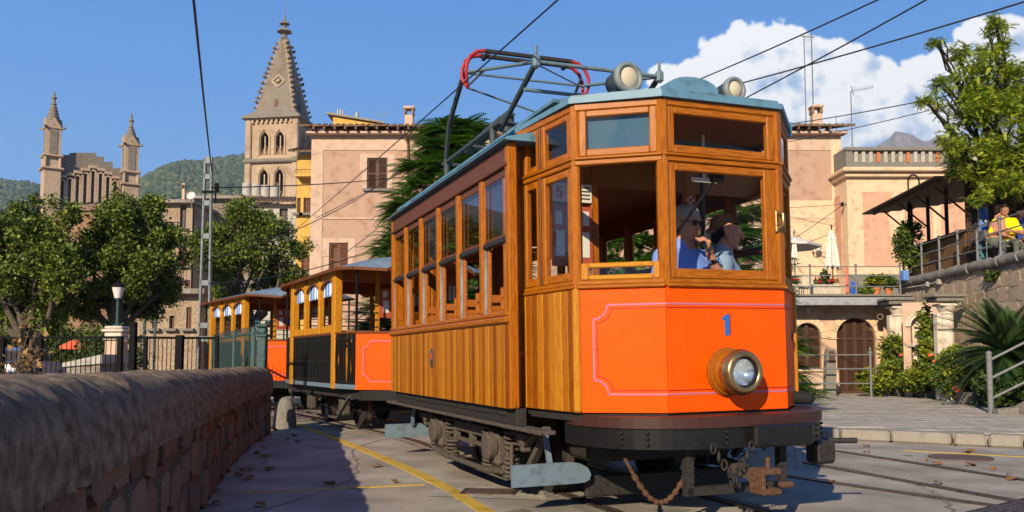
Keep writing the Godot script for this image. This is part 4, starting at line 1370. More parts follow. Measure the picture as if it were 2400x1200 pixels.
func build_ground():
	var g := MB.new()
	g.quad(Vector3(-2500, 0, 120), Vector3(2500, 0, 120), Vector3(2500, 0, -2600), Vector3(-2500, 0, -2600))
	struct_(g, "ground", M.asphalt)
	# the tram's own track, then the second track and a turnout rail
	var axis := smooth_path([Vector2(3.4, -0.2), Vector2(1.32, 5.2), Vector2(-0.42, 9.75), Vector2(-1.05, 11.27), Vector2(-3.12, 15.17), Vector2(-3.85, 16.35), Vector2(-6.5, 20.2), Vector2(-10.0, 24.0), Vector2(-15.0, 28.0)], 110)
	var tr := Node3D.new()
	tr.name = numbered("tram_track")
	add_child(tr)
	tr.set_meta("kind", "structure")
	var bed := MB.new()
	sweep_flat(bed, axis, -0.62, -0.53, 0, 0.004)
	sweep_flat(bed, axis, 0.53, 0.62, 0, 0.004)
	part(bed, "asphalt_seam", M.asphalt_bed, tr)
	var lines := [[axis, -0.457], [axis, 0.457]]
	var second := smooth_path([Vector2(4.62, 4.2), Vector2(3.65, 7.2), Vector2(3.05, 9.1), Vector2(1.9, 12.4), Vector2(0.0, 17.0)], 50)
	lines.append([second, 0.52]); lines.append([second, -0.46])
	lines.append([smooth_path([Vector2(4.0, 4.6), Vector2(3.4, 5.67), Vector2(2.97, 6.35), Vector2(2.31, 7.46), Vector2(1.6, 9.0), Vector2(0.9, 11.0)], 40), 0.0])
	for l in lines:
		var r := MB.new()
		sweep_flat(r, l[0], l[1] - 0.025, l[1] + 0.025, -0.05, 0.012)
		sweep_flat(r, l[0], l[1] + 0.055, l[1] + 0.07, -0.05, 0.009)
		sweep_flat(r, l[0], l[1] + 0.025, l[1] + 0.055, -0.05, 0.002)
		part(r, "rail", M.rail_steel, tr)
	var yl := MB.new()
	var yp := smooth_path([Vector2(-4.6, 15.5), Vector2(-3.4, 13.4), Vector2(-2.7, 11.9), Vector2(-1.49, 9.17), Vector2(-0.68, 7.19), Vector2(-0.14, 5.59), Vector2(0.45, 3.6), Vector2(1.2, 1.0)], 60)
	sweep_flat(yl, yp, -0.055, 0.055, 0, 0.006)
	struct_(yl, "yellow_line", M.yellow_paint)
	var y2 := MB.new()
	sweep_flat(y2, [Vector2(-2.0, 6.48), Vector2(-0.7, 6.9)], -0.022, 0.022, 0, 0.005)
	struct_(y2, "yellow_cross_line", M.yellow_paint)
	var y3 := MB.new()
	sweep_flat(y3, [Vector2(4.3, 9.45), Vector2(5.3, 8.8)], -0.022, 0.022, 0, 0.005)
	struct_(y3, "worn_yellow_line", M.yellow_paint)
	# tar-filled seams and oil spots
	var seams := MB.new()
	for q in [[Vector2(-1.9, 5.0), Vector2(-1.35, 7.2), Vector2(-1.75, 9.6), Vector2(-1.5, 11.0)], [Vector2(0.2, 5.2), Vector2(-0.35, 6.1), Vector2(-0.2, 6.9)], [Vector2(3.7, 8.6), Vector2(5.2, 7.7), Vector2(6.6, 7.1)], [Vector2(2.6, 5.0), Vector2(3.2, 6.6), Vector2(3.0, 7.6)]]:
		var sp := smooth_path(q, 40)
		for i in sp.size(): sp[i] += Vector2(rng.randfn(0, 0.012), rng.randfn(0, 0.012))
		sweep_flat(seams, sp, -0.012, 0.012, 0, 0.0035)
	part(seams, "tar_seams", M.asphalt_bed, tr).set_meta("kind", "stuff")
	for k in 16:
		var c := Vector2(1.32 - 0.36 * (k * 0.35 - 1.5), 5.2 + 0.93 * (k * 0.35 - 1.5)) + Vector2(rng.randfn(0, 0.12), 0) if k < 9 else Vector2(rng.randf_range(-1.2, 4.6), rng.randf_range(5.6, 9.0))
		var ob := MB.new()
		var R := rng.randf_range(0.04, 0.15)
		var ring := []
		for j in 14: ring.append(Vector3(c.x + cos(TAU * j / 14) * R * rng.randf_range(0.6, 1.3), 0.0025, -c.y + sin(TAU * j / 14) * R * rng.randf_range(0.7, 1.6)))
		for j in 14: ob.tri(Vector3(c.x, 0.0025, -c.y), ring[(j + 1) % 14], ring[j])
		part(ob, "oil_stain", M.asphalt_bed, tr)
	# concrete margin round the iron cover
	var pm := MB.new()
	pm.quad(Vector3(-0.62, 0.005, -6.32), Vector3(0.25, 0.005, -6.12), Vector3(0.22, 0.005, -6.78), Vector3(-0.55, 0.005, -6.85))
	struct_(pm, "road_patch", M.asphalt_patch)
	var pm2 := MB.new()
	pm2.quad(Vector3(2.2, 0.005, -4.7), Vector3(3.9, 0.005, -5.2), Vector3(4.2, 0.005, -6.1), Vector3(2.5, 0.005, -5.5))
	struct_(pm2, "road_patch", M.asphalt_patch)
	var mc := thing("manhole_cover", "small rectangular rusty iron cover beside the yellow line", "cover", Vector3(-0.17, 0, -6.5), deg_to_rad(-8))
	var mb := MB.new()
	mb.box(Vector3(0, 0.006, 0), Vector3(0.36, 0.012, 0.22), Basis(), 0.003)
	part(mb, "plate", M.iron_plate, mc)
	var mf := MB.new()
	for s in [-1.0, 1.0]:
		mf.box(Vector3(0.195 * s, 0.005, 0), Vector3(0.025, 0.014, 0.27))
		mf.box(Vector3(0, 0.005, 0.124 * s), Vector3(0.365, 0.014, 0.022))
	part(mf, "frame", M.rail_steel, mc)
	var m2 := thing("manhole_cover", "round worn iron cover in the road by the kerb", "cover", Vector3(4.55, 0, -8.75))
	var mb2 := MB.new()
	mb2.lathe([Vector2(0.3, 0), Vector2(0.3, 0.012), Vector2(0.27, 0.014), Vector2(0.265, 0.009), Vector2(0, 0.009)], 28)
	part(mb2, "plate", M.iron_plate, m2)
	# drain with long iron bars across the track
	var gr := thing("drain_grating", "long drain of dark parallel iron bars across the rails", "grating", Vector3(3.05, 0, -5.35), deg_to_rad(-52))
	for k in 9:
		var b := MB.new()
		b.box(Vector3(0.058 * (k - 4), 0.008, 0), Vector3(0.04, 0.016, 2.3), Basis(), 0.004)
		part(b, "bar", M.rail_steel, gr)
	var gf := MB.new()
	gf.box(Vector3(0, 0.003, 0), Vector3(0.6, 0.006, 2.36))
	part(gf, "trough", M.dark_iron, gr)
	# raised square of flagstones with a stone kerb
	var edge := [Vector2(0.6, 15.2), Vector2(2.0, 12.9), Vector2(3.2, 11.5), Vector2(4.1, 10.8), Vector2(5.82, 9.75), Vector2(8.0, 8.7), Vector2(12.0, 7.2), Vector2(18.0, 6.0)]
	edge = smooth_path(edge, 64)
	var pv := PackedVector2Array()
	for p in edge: pv.append(Vector2(p.x, -p.y))
	pv.append(Vector2(18, -40)); pv.append(Vector2(-4, -40)); pv.append(Vector2(-2, -20))
	var flat := Transform3D(Basis(Vector3.RIGHT, Vector3.BACK, Vector3.UP), Vector3.ZERO)
	var pb := MB.new()
	pb.prism(pv, 0.0, 0.115, flat)
	var sq := struct_(pb, "pavement", M.mortar)
	sq.material_override = M.facing_joint
	var i := 4
	while i < edge.size() - 1:
		var a: Vector2 = edge[i]
		i = mini(i + 1 + rng.randi() % 3, edge.size() - 1)
		var b: Vector2 = edge[i]
		var c := (a + b) * 0.5
		var d := (b - a).normalized()
		var kb := MB.new()
		var L := a.distance_to(b) - 0.014
		kb.box(Vector3(c.x + d.y * 0.06, 0.064 + rng.randf() * 0.006, -c.y + d.x * 0.0), Vector3(L, 0.135 + rng.randf() * 0.022, 0.27 + rng.randf() * 0.05), Basis(Vector3.UP, atan2(d.y, d.x) + rng.randfn(0, 0.02)), 0.03)
		part(kb, "kerb_stone", M.kerb, sq)
	# slabs laid in courses
	var poly := pv
	var slabs := 0
	var meshes := []
	for k in 5:
		var q := MB.new()
		q.box(Vector3.ZERO, Vector3(0.62 + 0.09 * k, 0.03, 0.44), Basis(), 0.008)
		meshes.append([q.mesh(), 0.62 + 0.09 * k])
	var rest := MB.new()
	var row := 0
	var d := 8.2
	while d < 22.0:
		var x := 3.0 + 0.23 * (row % 3)
		while x < 13.0:
			var mi := rng.randi() % 5
			var w: float = meshes[mi][1]
			var c := Vector2(x + w * 0.5, -d)
			var ok := true
			for qx in [-0.5, 0.5]:
				for qz in [-0.22, 0.22]:
					if not Geometry2D.is_point_in_polygon(c + Vector2(qx * w, qz + (0.16 if qz > 0 else 0.0)), poly): ok = false
			var in_view: bool = c.x / d < 0.64 and c.x / d > 0.28
			if ok and in_view:
				var m: Material = M.flagstone if rng.randf() < 0.55 else M.flagstone_b
				if slabs < 290:
					slabs += 1
					put(meshes[mi][0], "flagstone", m, sq, Vector3(c.x, 0.108 + rng.randf() * 0.004, c.y), Basis(Vector3.UP, rng.randf_range(-0.006, 0.006)) * Basis(Vector3.RIGHT, rng.randf_range(-0.004, 0.004)))
				else:
					rest.box(Vector3(c.x, 0.109, c.y), Vector3(w, 0.03, 0.44), Basis(), 0.008)
			elif ok:
				rest.box(Vector3(c.x, 0.109, c.y), Vector3(w, 0.03, 0.44), Basis(), 0.008)
			x += w + 0.012
		d += 0.455
		row += 1
	if rest.v.size():
		var o := part(rest, "far_flagstones", M.flagstone, sq)
		o.set_meta("kind", "stuff")
	# fallen leaves
	var lv := MB.new()
	var spots := [Vector2(-1.45, 6.9), Vector2(-0.95, 7.0), Vector2(-1.25, 8.0), Vector2(3.4, 6.9), Vector2(4.05, 8.4), Vector2(2.9, 8.2), Vector2(4.3, 8.1), Vector2(3.0, 9.0)]
	for k in 64:
		var p: Vector2
		if k < 8: p = spots[k]
		elif k < 46:
			var dd := rng.randf_range(4.0, 12.5)
			p = Vector2(-1.62 - 0.232 * (dd - 2.02) + 0.35 + absf(rng.randfn(0, 0.35)), dd)
		else: p = Vector2(rng.randf_range(1.5, 6.0), rng.randf_range(6.0, 10.0))
		var r := rng.randf_range(0.03, 0.065)
		var bs := Basis(Vector3.UP, rng.randf() * TAU) * Basis(Vector3.RIGHT, rng.randfn(0, 0.25))
		var o := Vector3(p.x, 0.018, -p.y)
		lv.col = Color(0.26, 0.12, 0.04).lerp(Color(0.12, 0.06, 0.03), rng.randf())
		var ring := []
		for j in 7: ring.append(o + bs * Vector3(cos(TAU * j / 7) * r * (1.0 if j % 2 == 0 else 0.55), 0.012 * cos(j * 2.0), sin(TAU * j / 7) * r * 0.8))
		for j in 7: lv.tri(o + Vector3(0, 0.012, 0), ring[(j + 1) % 7], ring[j])
	lv.tinted = true
	var lo := put(lv.mesh(), "fallen_leaves", M.tinted)
	tag(lo, "brown fallen leaves scattered on the road and along the wall foot", "leaves", "", "stuff")

var wall_path := []
func build_near_wall():
	wall_path = smooth_path([Vector2(-0.5, -1.0), Vector2(-0.79, 0.2), Vector2(-1.21, 2.02), Vector2(-2.04, 5.59), Vector2(-2.87, 9.2), Vector2(-3.24, 11.5)], 100)
	var t := thing("stone_wall", "low rubble stone wall with a thick rounded weathered coping", "wall")
	# core of reddish mortar
	var core := MB.new()
	var m := wall_path.size()
	var nrm := []
	for i in m:
		var d: Vector2 = (wall_path[mini(i + 1, m - 1)] - wall_path[maxi(i - 1, 0)]).normalized()
		nrm.append(Vector2(d.y, -d.x))
	var Q := func(i: int, off: float, y: float) -> Vector3:
		var p: Vector2 = wall_path[i] + nrm[i] * off
		return Vector3(p.x, y, -p.y)
	for i in m - 1:
		core.quad(Q.call(i, 0.0, 0.0), Q.call(i + 1, 0.0, 0.0), Q.call(i + 1, 0.0, 0.72), Q.call(i, 0.0, 0.72))
		core.quad(Q.call(i + 1, -0.42, 0.0), Q.call(i, -0.42, 0.0), Q.call(i, -0.42, 0.66), Q.call(i + 1, -0.42, 0.66))
		core.quad(Q.call(i, -0.42, 0.66), Q.call(i, 0.0, 0.66), Q.call(i + 1, 0.0, 0.66), Q.call(i + 1, -0.42, 0.66))
	core.quad(Q.call(m - 1, 0.0, 0.0), Q.call(m - 1, -0.42, 0.0), Q.call(m - 1, -0.42, 0.66), Q.call(m - 1, 0.0, 0.66))
	part(core, "mortar_core", M.mortar, t)
	# face stones, three uneven courses
	var total := 0.0
	for i in m - 1: total += wall_path[i].distance_to(wall_path[i + 1])
	var at_len := func(l: float) -> Array:
		var acc := clampf(l / total, 0.0, 1.0) * (m - 1)
		var i := mini(int(acc), m - 2)
		return [wall_path[i].lerp(wall_path[i + 1], acc - i), nrm[i]]
	var base := 0.0
	for row in 3:
		var h: float = [0.25, 0.22, 0.19][row]
		var l := 1.9 + 0.1 * row
		while l < total - 0.12:
			var w := rng.randf_range(0.12, 0.42)
			if l + w > total - 0.02: w = total - 0.02 - l
			var a: Array = at_len.call(l + w * 0.5)
			var nn: Vector2 = a[1]
			var x := Vector3(-nn.y, 0, -nn.x)     # along the wall, away from the camera
			var z := Vector3(nn.x, 0, -nn.y)
			var mb := MB.new()
			var hh := h - 0.018
			var dy := rng.randf_range(-0.035, 0.035)
			var raw := [Vector2(-0.5, -0.36), Vector2(-0.3, -0.5), Vector2(0.28, -0.5), Vector2(0.5, -0.3), Vector2(0.5, 0.32), Vector2(0.25, 0.5), Vector2(-0.32, 0.5), Vector2(-0.5, 0.3)]
			var ring := []
			for q in raw: ring.append(Vector2(q.x * (w - 0.022) + rng.randf_range(-0.026, 0.026), q.y * hh + rng.randf_range(-0.03, 0.03)))
			var pr := rng.randf_range(0.01, 0.045)
			var k := ring.size()
			for j in k:
				var p0: Vector2 = ring[j]
				var p1: Vector2 = ring[(j + 1) % k]
				var b0 := x * p0.x + Vector3(0, p0.y, 0) - z * 0.03
				var b1 := x * p1.x + Vector3(0, p1.y, 0) - z * 0.03
				var f0 := x * p0.x * 0.93 + Vector3(0, p0.y * 0.93, 0) + z * pr * 0.75
				var f1 := x * p1.x * 0.93 + Vector3(0, p1.y * 0.93, 0) + z * pr * 0.75
				mb.poly_out([b0, b1, f1, f0], Vector3.ZERO)
				mb.poly_out([f0, f1, x * 0.01 + z * pr], -z)
			put(mb.mesh(), "stone", M["rubble%d" % (rng.randi() % 4)], t, Vector3(a[0].x, clampf(base + h * 0.5 + dy, hh * 0.5, 0.62), -a[0].y))
			l += w
		base += h
	# coping in lengths with uneven joints
	var nz := FastNoiseLite.new()
	nz.seed = 4
	nz.frequency = 2.2
	nz.fractal_octaves = 5
	var l := 0.0
	while l < total - 0.05:
		var seg_len := rng.randf_range(0.75, 1.5)
		var l1 := minf(l + seg_len, total + 0.04)
		if total - l1 < 0.5: l1 = total + 0.04
		var steps := int((l1 - l) / 0.024) + 2
		var mb := MB.new()
		var prof := 26
		var rows := []
		for i in steps + 1:
			var ll := lerpf(l + 0.006, l1 - 0.006, float(i) / steps)
			var a: Array = at_len.call(minf(ll, total))
			var nn: Vector2 = a[1]
			var ext := maxf(0.0, ll - total)
			var end := 1.0
			var dist := minf(ll - l, l1 - ll)
			if dist < 0.045: end = 0.93 + 0.07 * sqrt(dist / 0.045)
			if total + 0.04 - ll < 0.2: end = sqrt(clampf((total + 0.05 - ll) / 0.2, 0.2, 1.0)) * 0.25 + 0.75
			var line := []
			for j in prof + 1:
				var ang := lerpf(-0.14, PI + 0.14, float(j) / prof)
				var px := signf(cos(ang)) * pow(absf(cos(ang)), 0.72) * 0.27
				var py := 0.635 + signf(sin(ang)) * pow(absf(sin(ang)), 0.72) * 0.262
				var p := Vector2(a[0].x, a[0].y) + nn * (px * end - 0.21) + Vector2(-nn.y, nn.x) * ext
				var w := Vector3(p.x, 0.635 + (py - 0.635) * end + 0.06 * clampf((8.0 - p.y) / 6.5, 0.0, 1.0), -p.y)
				var bump := nz.get_noise_3dv(w) * 0.028 + nz.get_noise_3dv(w * 4.0 + Vector3(7, 1, 3)) * 0.013
				w += (Vector3(nn.x * cos(ang), sin(ang), -nn.y * cos(ang))) * bump
				line.append(w)
			rows.append(line)
		var nr := []
		for i in rows.size():
			var line := []
			for j in prof + 1:
				var du: Vector3 = rows[mini(i + 1, rows.size() - 1)][j] - rows[maxi(i - 1, 0)][j]
				var dv: Vector3 = rows[i][mini(j + 1, prof)] - rows[i][maxi(j - 1, 0)]
				line.append(du.cross(dv).normalized())
			nr.append(line)
		for i in rows.size() - 1:
			for j in prof:
				mb.quad_n(rows[i][j], rows[i + 1][j], rows[i + 1][j + 1], rows[i][j + 1], nr[i][j], nr[i + 1][j], nr[i + 1][j + 1], nr[i][j + 1])
		for e in [0, rows.size() - 1]:
			var mid: Vector3 = (rows[e][0] + rows[e][prof]) * 0.5
			for j in prof: mb.poly_out([rows[e][j], rows[e][j + 1], mid], rows[rows.size() / 2][prof / 2] - Vector3(0, 0.1, 0))
		part(mb, "coping_stone", M.coping, t)
		l = l1
	# stone guard at the end of the wall
	var bo := MB.new()
	bo.lathe([Vector2(0.17, 0), Vector2(0.165, 0.1), Vector2(0.145, 0.26), Vector2(0.12, 0.36), Vector2(0.08, 0.42), Vector2(0.03, 0.445), Vector2(0, 0.447)], 18, Transform3D(Basis.from_scale(Vector3(1, 1, 1.2)), Vector3(-3.33, 0, -12.6)), true)
	single(bo, "guard_stone", M.grey_stone, "rounded grey guard stone at the end of the rubble wall", "bollard")

func picket_fence(called: String, label: String, p0: Vector2, p1: Vector2, h0: float, h1: float, posts: Array, gap: float, m: Material, group := "", mid_at := 0.45, spikes := false):
	var t := thing(called, label, "fence", Vector3(p0.x, 0, -p0.y), 0.0, group)
	var o := Vector2(p0.x, p0.y)
	var X := func(f: float, y: float) -> Vector3:
		var q := p0.lerp(p1, f) - o
		return Vector3(q.x, y, -q.y)
	var L := p0.distance_to(p1)
	for f in posts:
		var b := MB.new()
		b.bar(X.call(f[0], 0.0), X.call(f[0], lerpf(h0, h1, f[0]) + f[2]), f[1], f[1], Vector3.RIGHT, 0.006)
		part(b, "post", m, t)
	for q in [0.10, mid_at, 0.985]:
		var b := MB.new()
		b.bar(X.call(0.0, h0 * q), X.call(1.0, h1 * q), 0.03, 0.035)
		part(b, "rail", m, t)
	var n := int(L / gap)
	for k in n:
		var f := (k + 0.5) / n
		var h := lerpf(h0, h1, f)
		var b := MB.new()
		b.tube([X.call(f, 0.03), X.call(f, h * (1.06 if spikes else 0.98))], 0.0075, 0.006, 5)
		part(b, "picket", m, t)

func build_fences():
	picket_fence("iron_fence", "black iron fence of thin pickets between square posts beside the dry shrub", Vector2(-8.4, 12.0), Vector2(-5.55, 12.2), 1.31, 1.33, [[0.42, 0.06, 0.0], [0.525, 0.085, 0.16], [0.60, 0.06, 0.0], [0.985, 0.07, 0.0]], 0.068, M.iron_black, "black iron fences behind the wall")
	picket_fence("iron_fence", "black iron fence of thin pickets in front of the lantern pedestal and steel mast", Vector2(-5.45, 12.2), Vector2(-4.32, 12.6), 1.33, 1.33, [[0.03, 0.085, 0.2], [0.17, 0.05, 0.0], [0.55, 0.10, 0.02], [0.98, 0.05, 0.02]], 0.055, M.iron_black, "black iron fences behind the wall", 0.45)
	picket_fence("teal_railing", "teal painted iron railing leading up to a square panelled end post", Vector2(-5.6, 16.0), Vector2(-3.62, 12.35), 1.38, 1.42, [[0.02, 0.07, 0.05], [0.5, 0.05, 0.05], [0.86, 0.06, 0.06]], 0.085, M.teal_iron, "", 0.55, true)
	var p := thing("railing_post", "ornate square teal iron post ending the teal railing", "post", Vector3(-3.58, 0, -12.25))
	var b := MB.new()
	b.box(Vector3(0, 0.66, 0), Vector3(0.13, 1.32, 0.13), Basis(), 0.01)
	part(b, "shaft", M.teal_iron, p)
	var c := MB.new()
	c.box(Vector3(0, 1.34, 0), Vector3(0.17, 0.05, 0.17), Basis(), 0.012)
	c.box(Vector3(0, 1.41, 0), Vector3(0.13, 0.1, 0.13), Basis(), 0.02)
	c.box(Vector3(0, 1.48, 0), Vector3(0.18, 0.05, 0.18), Basis(), 0.015)
	part(c, "cap", M.teal_iron, p)
	for k in 4:
		var f := MB.new()
		f.ball(Vector3(0.07 * (1 if k % 2 else -1), 1.53, 0.07 * (1 if k < 2 else -1)), Vector3(0.022, 0.035, 0.022), 8, 6)
		part(f, "finial", M.teal_iron, p)
	for k in 6:
		var r := MB.new()
		r.box(Vector3(0.0, 0.2 + 0.18 * k, 0.067), Vector3(0.1, 0.11, 0.012), Basis(), 0.004)
		part(r, "panel", M.teal_iron, p)

func build_street_left():
	# steel lattice mast carrying the overhead line
	var t := thing("lattice_mast", "tall grey steel mast of two channels joined by plates", "mast", Vector3(-6.85, 0, -19.0))
	for s in [-1.0, 1.0]:
		var b := MB.new()
		b.bar(Vector3(0.125 * s, 0, 0), Vector3(0.07 * s, 5.55, 0), 0.042, 0.10, Vector3.BACK, 0.006)
		part(b, "channel", M.post_steel, t)
	for y in [0.4, 1.45, 1.75, 2.7, 3.75, 4.5, 5.1, 5.48]:
		var b := MB.new()
		var w := lerpf(0.25, 0.15, y / 5.55)
		b.box(Vector3(0, y, 0.0), Vector3(w, 0.12 if y < 5.3 else 0.16, 0.1), Basis(), 0.005)
		part(b, "tie_plate", M.post_steel, t)
	var br := MB.new()
	br.tube([Vector3(-0.1, 4.75, 0.07), Vector3(0.28, 4.75, 0.07)], 0.025)
	br.tube([Vector3(0.2, 4.5, 0.07), Vector3(0.2, 4.78, 0.07)], 0.02)
	br.box(Vector3(0.22, 4.86, 0.07), Vector3(0.09, 0.16, 0.09), Basis(), 0.02)
	part(br, "insulator_bracket", M.iron_black, t)
	# lantern on a pale pedestal
	t = thing("lamp_pedestal", "pale moulded stone pedestal carrying a cream lantern", "pedestal", Vector3(gx(272, 17), 0, -17))
	var p := MB.new()
	p.box(Vector3(0, 0.68, 0), Vector3(0.32, 1.36, 0.32), Basis(), 0.012)
	part(p, "shaft", M.pink_pale, t)
	var c := MB.new()
	c.box(Vector3(0, 1.41, 0), Vector3(0.38, 0.06, 0.38), Basis(), 0.015)
	c.box(Vector3(0, 1.49, 0), Vector3(0.34, 0.09, 0.34), Basis(), 0.015)
	c.box(Vector3(0, 1.565, 0), Vector3(0.44, 0.06, 0.44), Basis(), 0.02)
	c.box(Vector3(0, 1.625, 0), Vector3(0.36, 0.06, 0.36), Basis(), 0.025)
	part(c, "cap", M.marble, t)
	t = thing("street_lantern", "old lantern with cream panes and dark hood on the pedestal", "lantern", Vector3(gx(272, 17), 1.655, -17))
	var a := MB.new()
	a.lathe([Vector2(0.1, 0), Vector2(0.1, 0.02), Vector2(0.03, 0.05), Vector2(0.025, 0.5), Vector2(0.045, 0.53), Vector2(0.02, 0.56)], 10)
	part(a, "stem", M.teal_iron, t)
	var g := MB.new()
	g.lathe([Vector2(0.07, 0.56), Vector2(0.125, 0.78)], 4, Transform3D(Basis(Vector3.UP, PI / 4)))
	part(g, "lantern_glass", M.canvas, t)
	var h := MB.new()
	h.lathe([Vector2(0.14, 0.78), Vector2(0.14, 0.80), Vector2(0.10, 0.85), Vector2(0.05, 0.87), Vector2(0.02, 0.93), Vector2(0, 0.94)], 4, Transform3D(Basis(Vector3.UP, PI / 4)))
	part(h, "hood", M.iron_black, t)
	# parasol, covered barrow and car beyond the fence
	t = thing("parasol", "orange red square parasol open beyond the fence", "parasol", Vector3(gx(176, 36), 0, -36))
	var cv := MB.new()
	for k in 8:
		var a0 := TAU * k / 8
		var a1 := TAU * (k + 1) / 8
		var p0 := Vector3(sin(a0) * 0.68, 1.52, cos(a0) * 0.68)
		var p1 := Vector3(sin(a1) * 0.68, 1.52, cos(a1) * 0.68)
		cv.tri(p0, p1, Vector3(0, 1.88, 0))
		cv.quad(p0 - Vector3(0, 0.1, 0), p1 - Vector3(0, 0.1, 0), p1, p0)
	part(cv, "canopy", M.umbrella_red, t)
	var pl := MB.new()
	pl.tube([Vector3.ZERO, Vector3(0, 1.86, 0)], 0.025)
	part(pl, "pole", M.rail_grey, t)
	var bs := MB.new()
	bs.lathe([Vector2(0.28, 0), Vector2(0.26, 0.08), Vector2(0, 0.09)], 14)
	part(bs, "base", M.grey_stone, t)
	t = thing("stone_trough", "pale grey sloping stone parapet block behind the black fence", "parapet", Vector3(gx(208, 16), 0, -16))
	var sp := MB.new()
	sp.prism(PackedVector2Array([Vector2(-0.32, 0), Vector2(0.32, 0), Vector2(0.32, 0.92), Vector2(-0.30, 0.86)]), -0.8, 0.2)
	part(sp, "body", M.grey_stucco, t)
	var st := MB.new()
	st.prism(PackedVector2Array([Vector2(-0.36, 0.93), Vector2(-0.36, 0.86), Vector2(0.36, 0.922), Vector2(0.36, 1.09)]), -0.85, 0.25)
	part(st, "capstone", M.canvas_grey, t)
	build_car(Vector3(gx(52, 30), -0.0, -30.0), 0.12)
	# dry shrub behind the wall
	t = thing("dry_shrub", "dry brown shrub with withered leaves behind the near wall", "shrub", Vector3(-3.75, 0, -6.2))
	var stm := MB.new()
	var leaves := []
	for k in 26:
		var ang := rng.randf() * TAU
		var top := Vector3(cos(ang) * rng.randf_range(0.1, 0.5), rng.randf_range(0.8, 1.25), sin(ang) * 0.4)
		var pts := [Vector3(cos(ang) * 0.06, 0, sin(ang) * 0.06), top * 0.5 + Vector3(rng.randfn(0, 0.04), 0.05, 0), top]
		stm.tube(pts, 0.009, 0.003, 5)
		for j in 9: leaves.append(pts[1].lerp(top, rng.randf()) + Vector3(rng.randfn(0, 0.06), rng.randfn(0, 0.06), rng.randfn(0, 0.06)))
	part(stm, "stems", M.bark, t)
	scatter_leaves(t, "withered_leaves", leaves, leaf_cluster(2, 0.045, 0.03, 3), 0.8, 1.4, Color(0.36, 0.20, 0.07), Color(0.20, 0.11, 0.05))

func build_car(pos: Vector3, turn: float):
	var t := thing("parked_car", "dark blue hatchback parked beyond the fence, seen from behind", "car", pos, turn)
	var side := PackedVector2Array([Vector2(-1.9, 0.35), Vector2(1.85, 0.35), Vector2(1.95, 0.6), Vector2(1.9, 0.85), Vector2(1.75, 0.92), Vector2(-0.95, 0.9), Vector2(-1.85, 0.75), Vector2(-1.98, 0.55)])
	var x := Transform3D(Basis(Vector3(0, 0, 1), Vector3.UP, Vector3(-1, 0, 0)), Vector3.ZERO)
	var b := MB.new()
	b.prism(side, -0.82, 0.82, x)
	part(b, "body", M.car_blue, t)
	var cab := MB.new()
	cab.prism(PackedVector2Array([Vector2(1.78, 0.9), Vector2(1.45, 1.34), Vector2(1.0, 1.4), Vector2(-0.2, 1.38), Vector2(-0.95, 0.9)]), -0.66, 0.66, x)
	part(cab, "roof", M.car_blue, t)
	var rw := MB.new()
	rw.quad(Vector3(-0.58, 0.96, 1.765), Vector3(0.58, 0.96, 1.765), Vector3(0.5, 1.28, 1.53), Vector3(-0.5, 1.28, 1.53))
	part(rw, "rear_window", M.rubber, t)
	for s in [-1.0, 1.0]:
		var sw := MB.new()
		sw.poly_out([Vector3(0.667 * s, 0.95, 1.6), Vector3(0.667 * s, 1.3, 1.3), Vector3(0.667 * s, 1.3, -0.2), Vector3(0.667 * s, 0.95, -0.8)], Vector3(0, 1, 0))
		part(sw, "side_window", M.rubber, t)
		var tl := MB.new()
		tl.box(Vector3(0.68 * s, 0.78, 1.92), Vector3(0.2, 0.14, 0.06), Basis(), 0.02)
		part(tl, "tail_light", M.sign_red, t)
		for z in [-1.25, 1.25]:
			var w := MB.new()
			w.lathe([Vector2(0.18, -0.1), Vector2(0.3, -0.1), Vector2(0.31, 0), Vector2(0.3, 0.1), Vector2(0.18, 0.1)], 18, Transform3D(Basis(Vector3.BACK, PI / 2), Vector3(0.76 * s, 0.31, z)))
			var wh := part(w, "wheel", M.rubber, t)
			var rm := MB.new()
			rm.lathe([Vector2(0.18, -0.06), Vector2(0.18, 0.06), Vector2(0, 0.07)], 14, Transform3D(Basis(Vector3.BACK, -PI / 2 * s), Vector3(0.76 * s, 0.31, z)))
			part(rm, "rim", M.galvanised, wh)

func leaf_cluster(n: int, size: float, spread: float, sd: int, long := 1.35) -> ArrayMesh:
	# a few folded leaves pointing all ways
	var r := RandomNumberGenerator.new()
	r.seed = sd
	var mb := MB.new()
	for k in n:
		var o := Vector3(r.randfn(0, 1), r.randfn(0, 1), r.randfn(0, 1)).normalized() * spread * r.randf()
		var b := Basis.from_euler(Vector3(r.randf_range(-1.0, 0.6), r.randf() * TAU, r.randf_range(-0.7, 0.7)))
		var s := size * r.randf_range(0.75, 1.25)
		var P := [Vector3(0, 0, 0), Vector3(0.42, 0.06, 0.35), Vector3(0.30, 0.03, 0.8), Vector3(0, -0.05, long), Vector3(-0.30, 0.03, 0.8), Vector3(-0.42, 0.06, 0.35)]
		var m := o + b * (Vector3(0, -0.04, 0.55) * s)
		for j in 6: mb.tri(m, o + b * (P[(j + 1) % 6] * s), o + b * (P[j] * s))
	return mb.mesh()

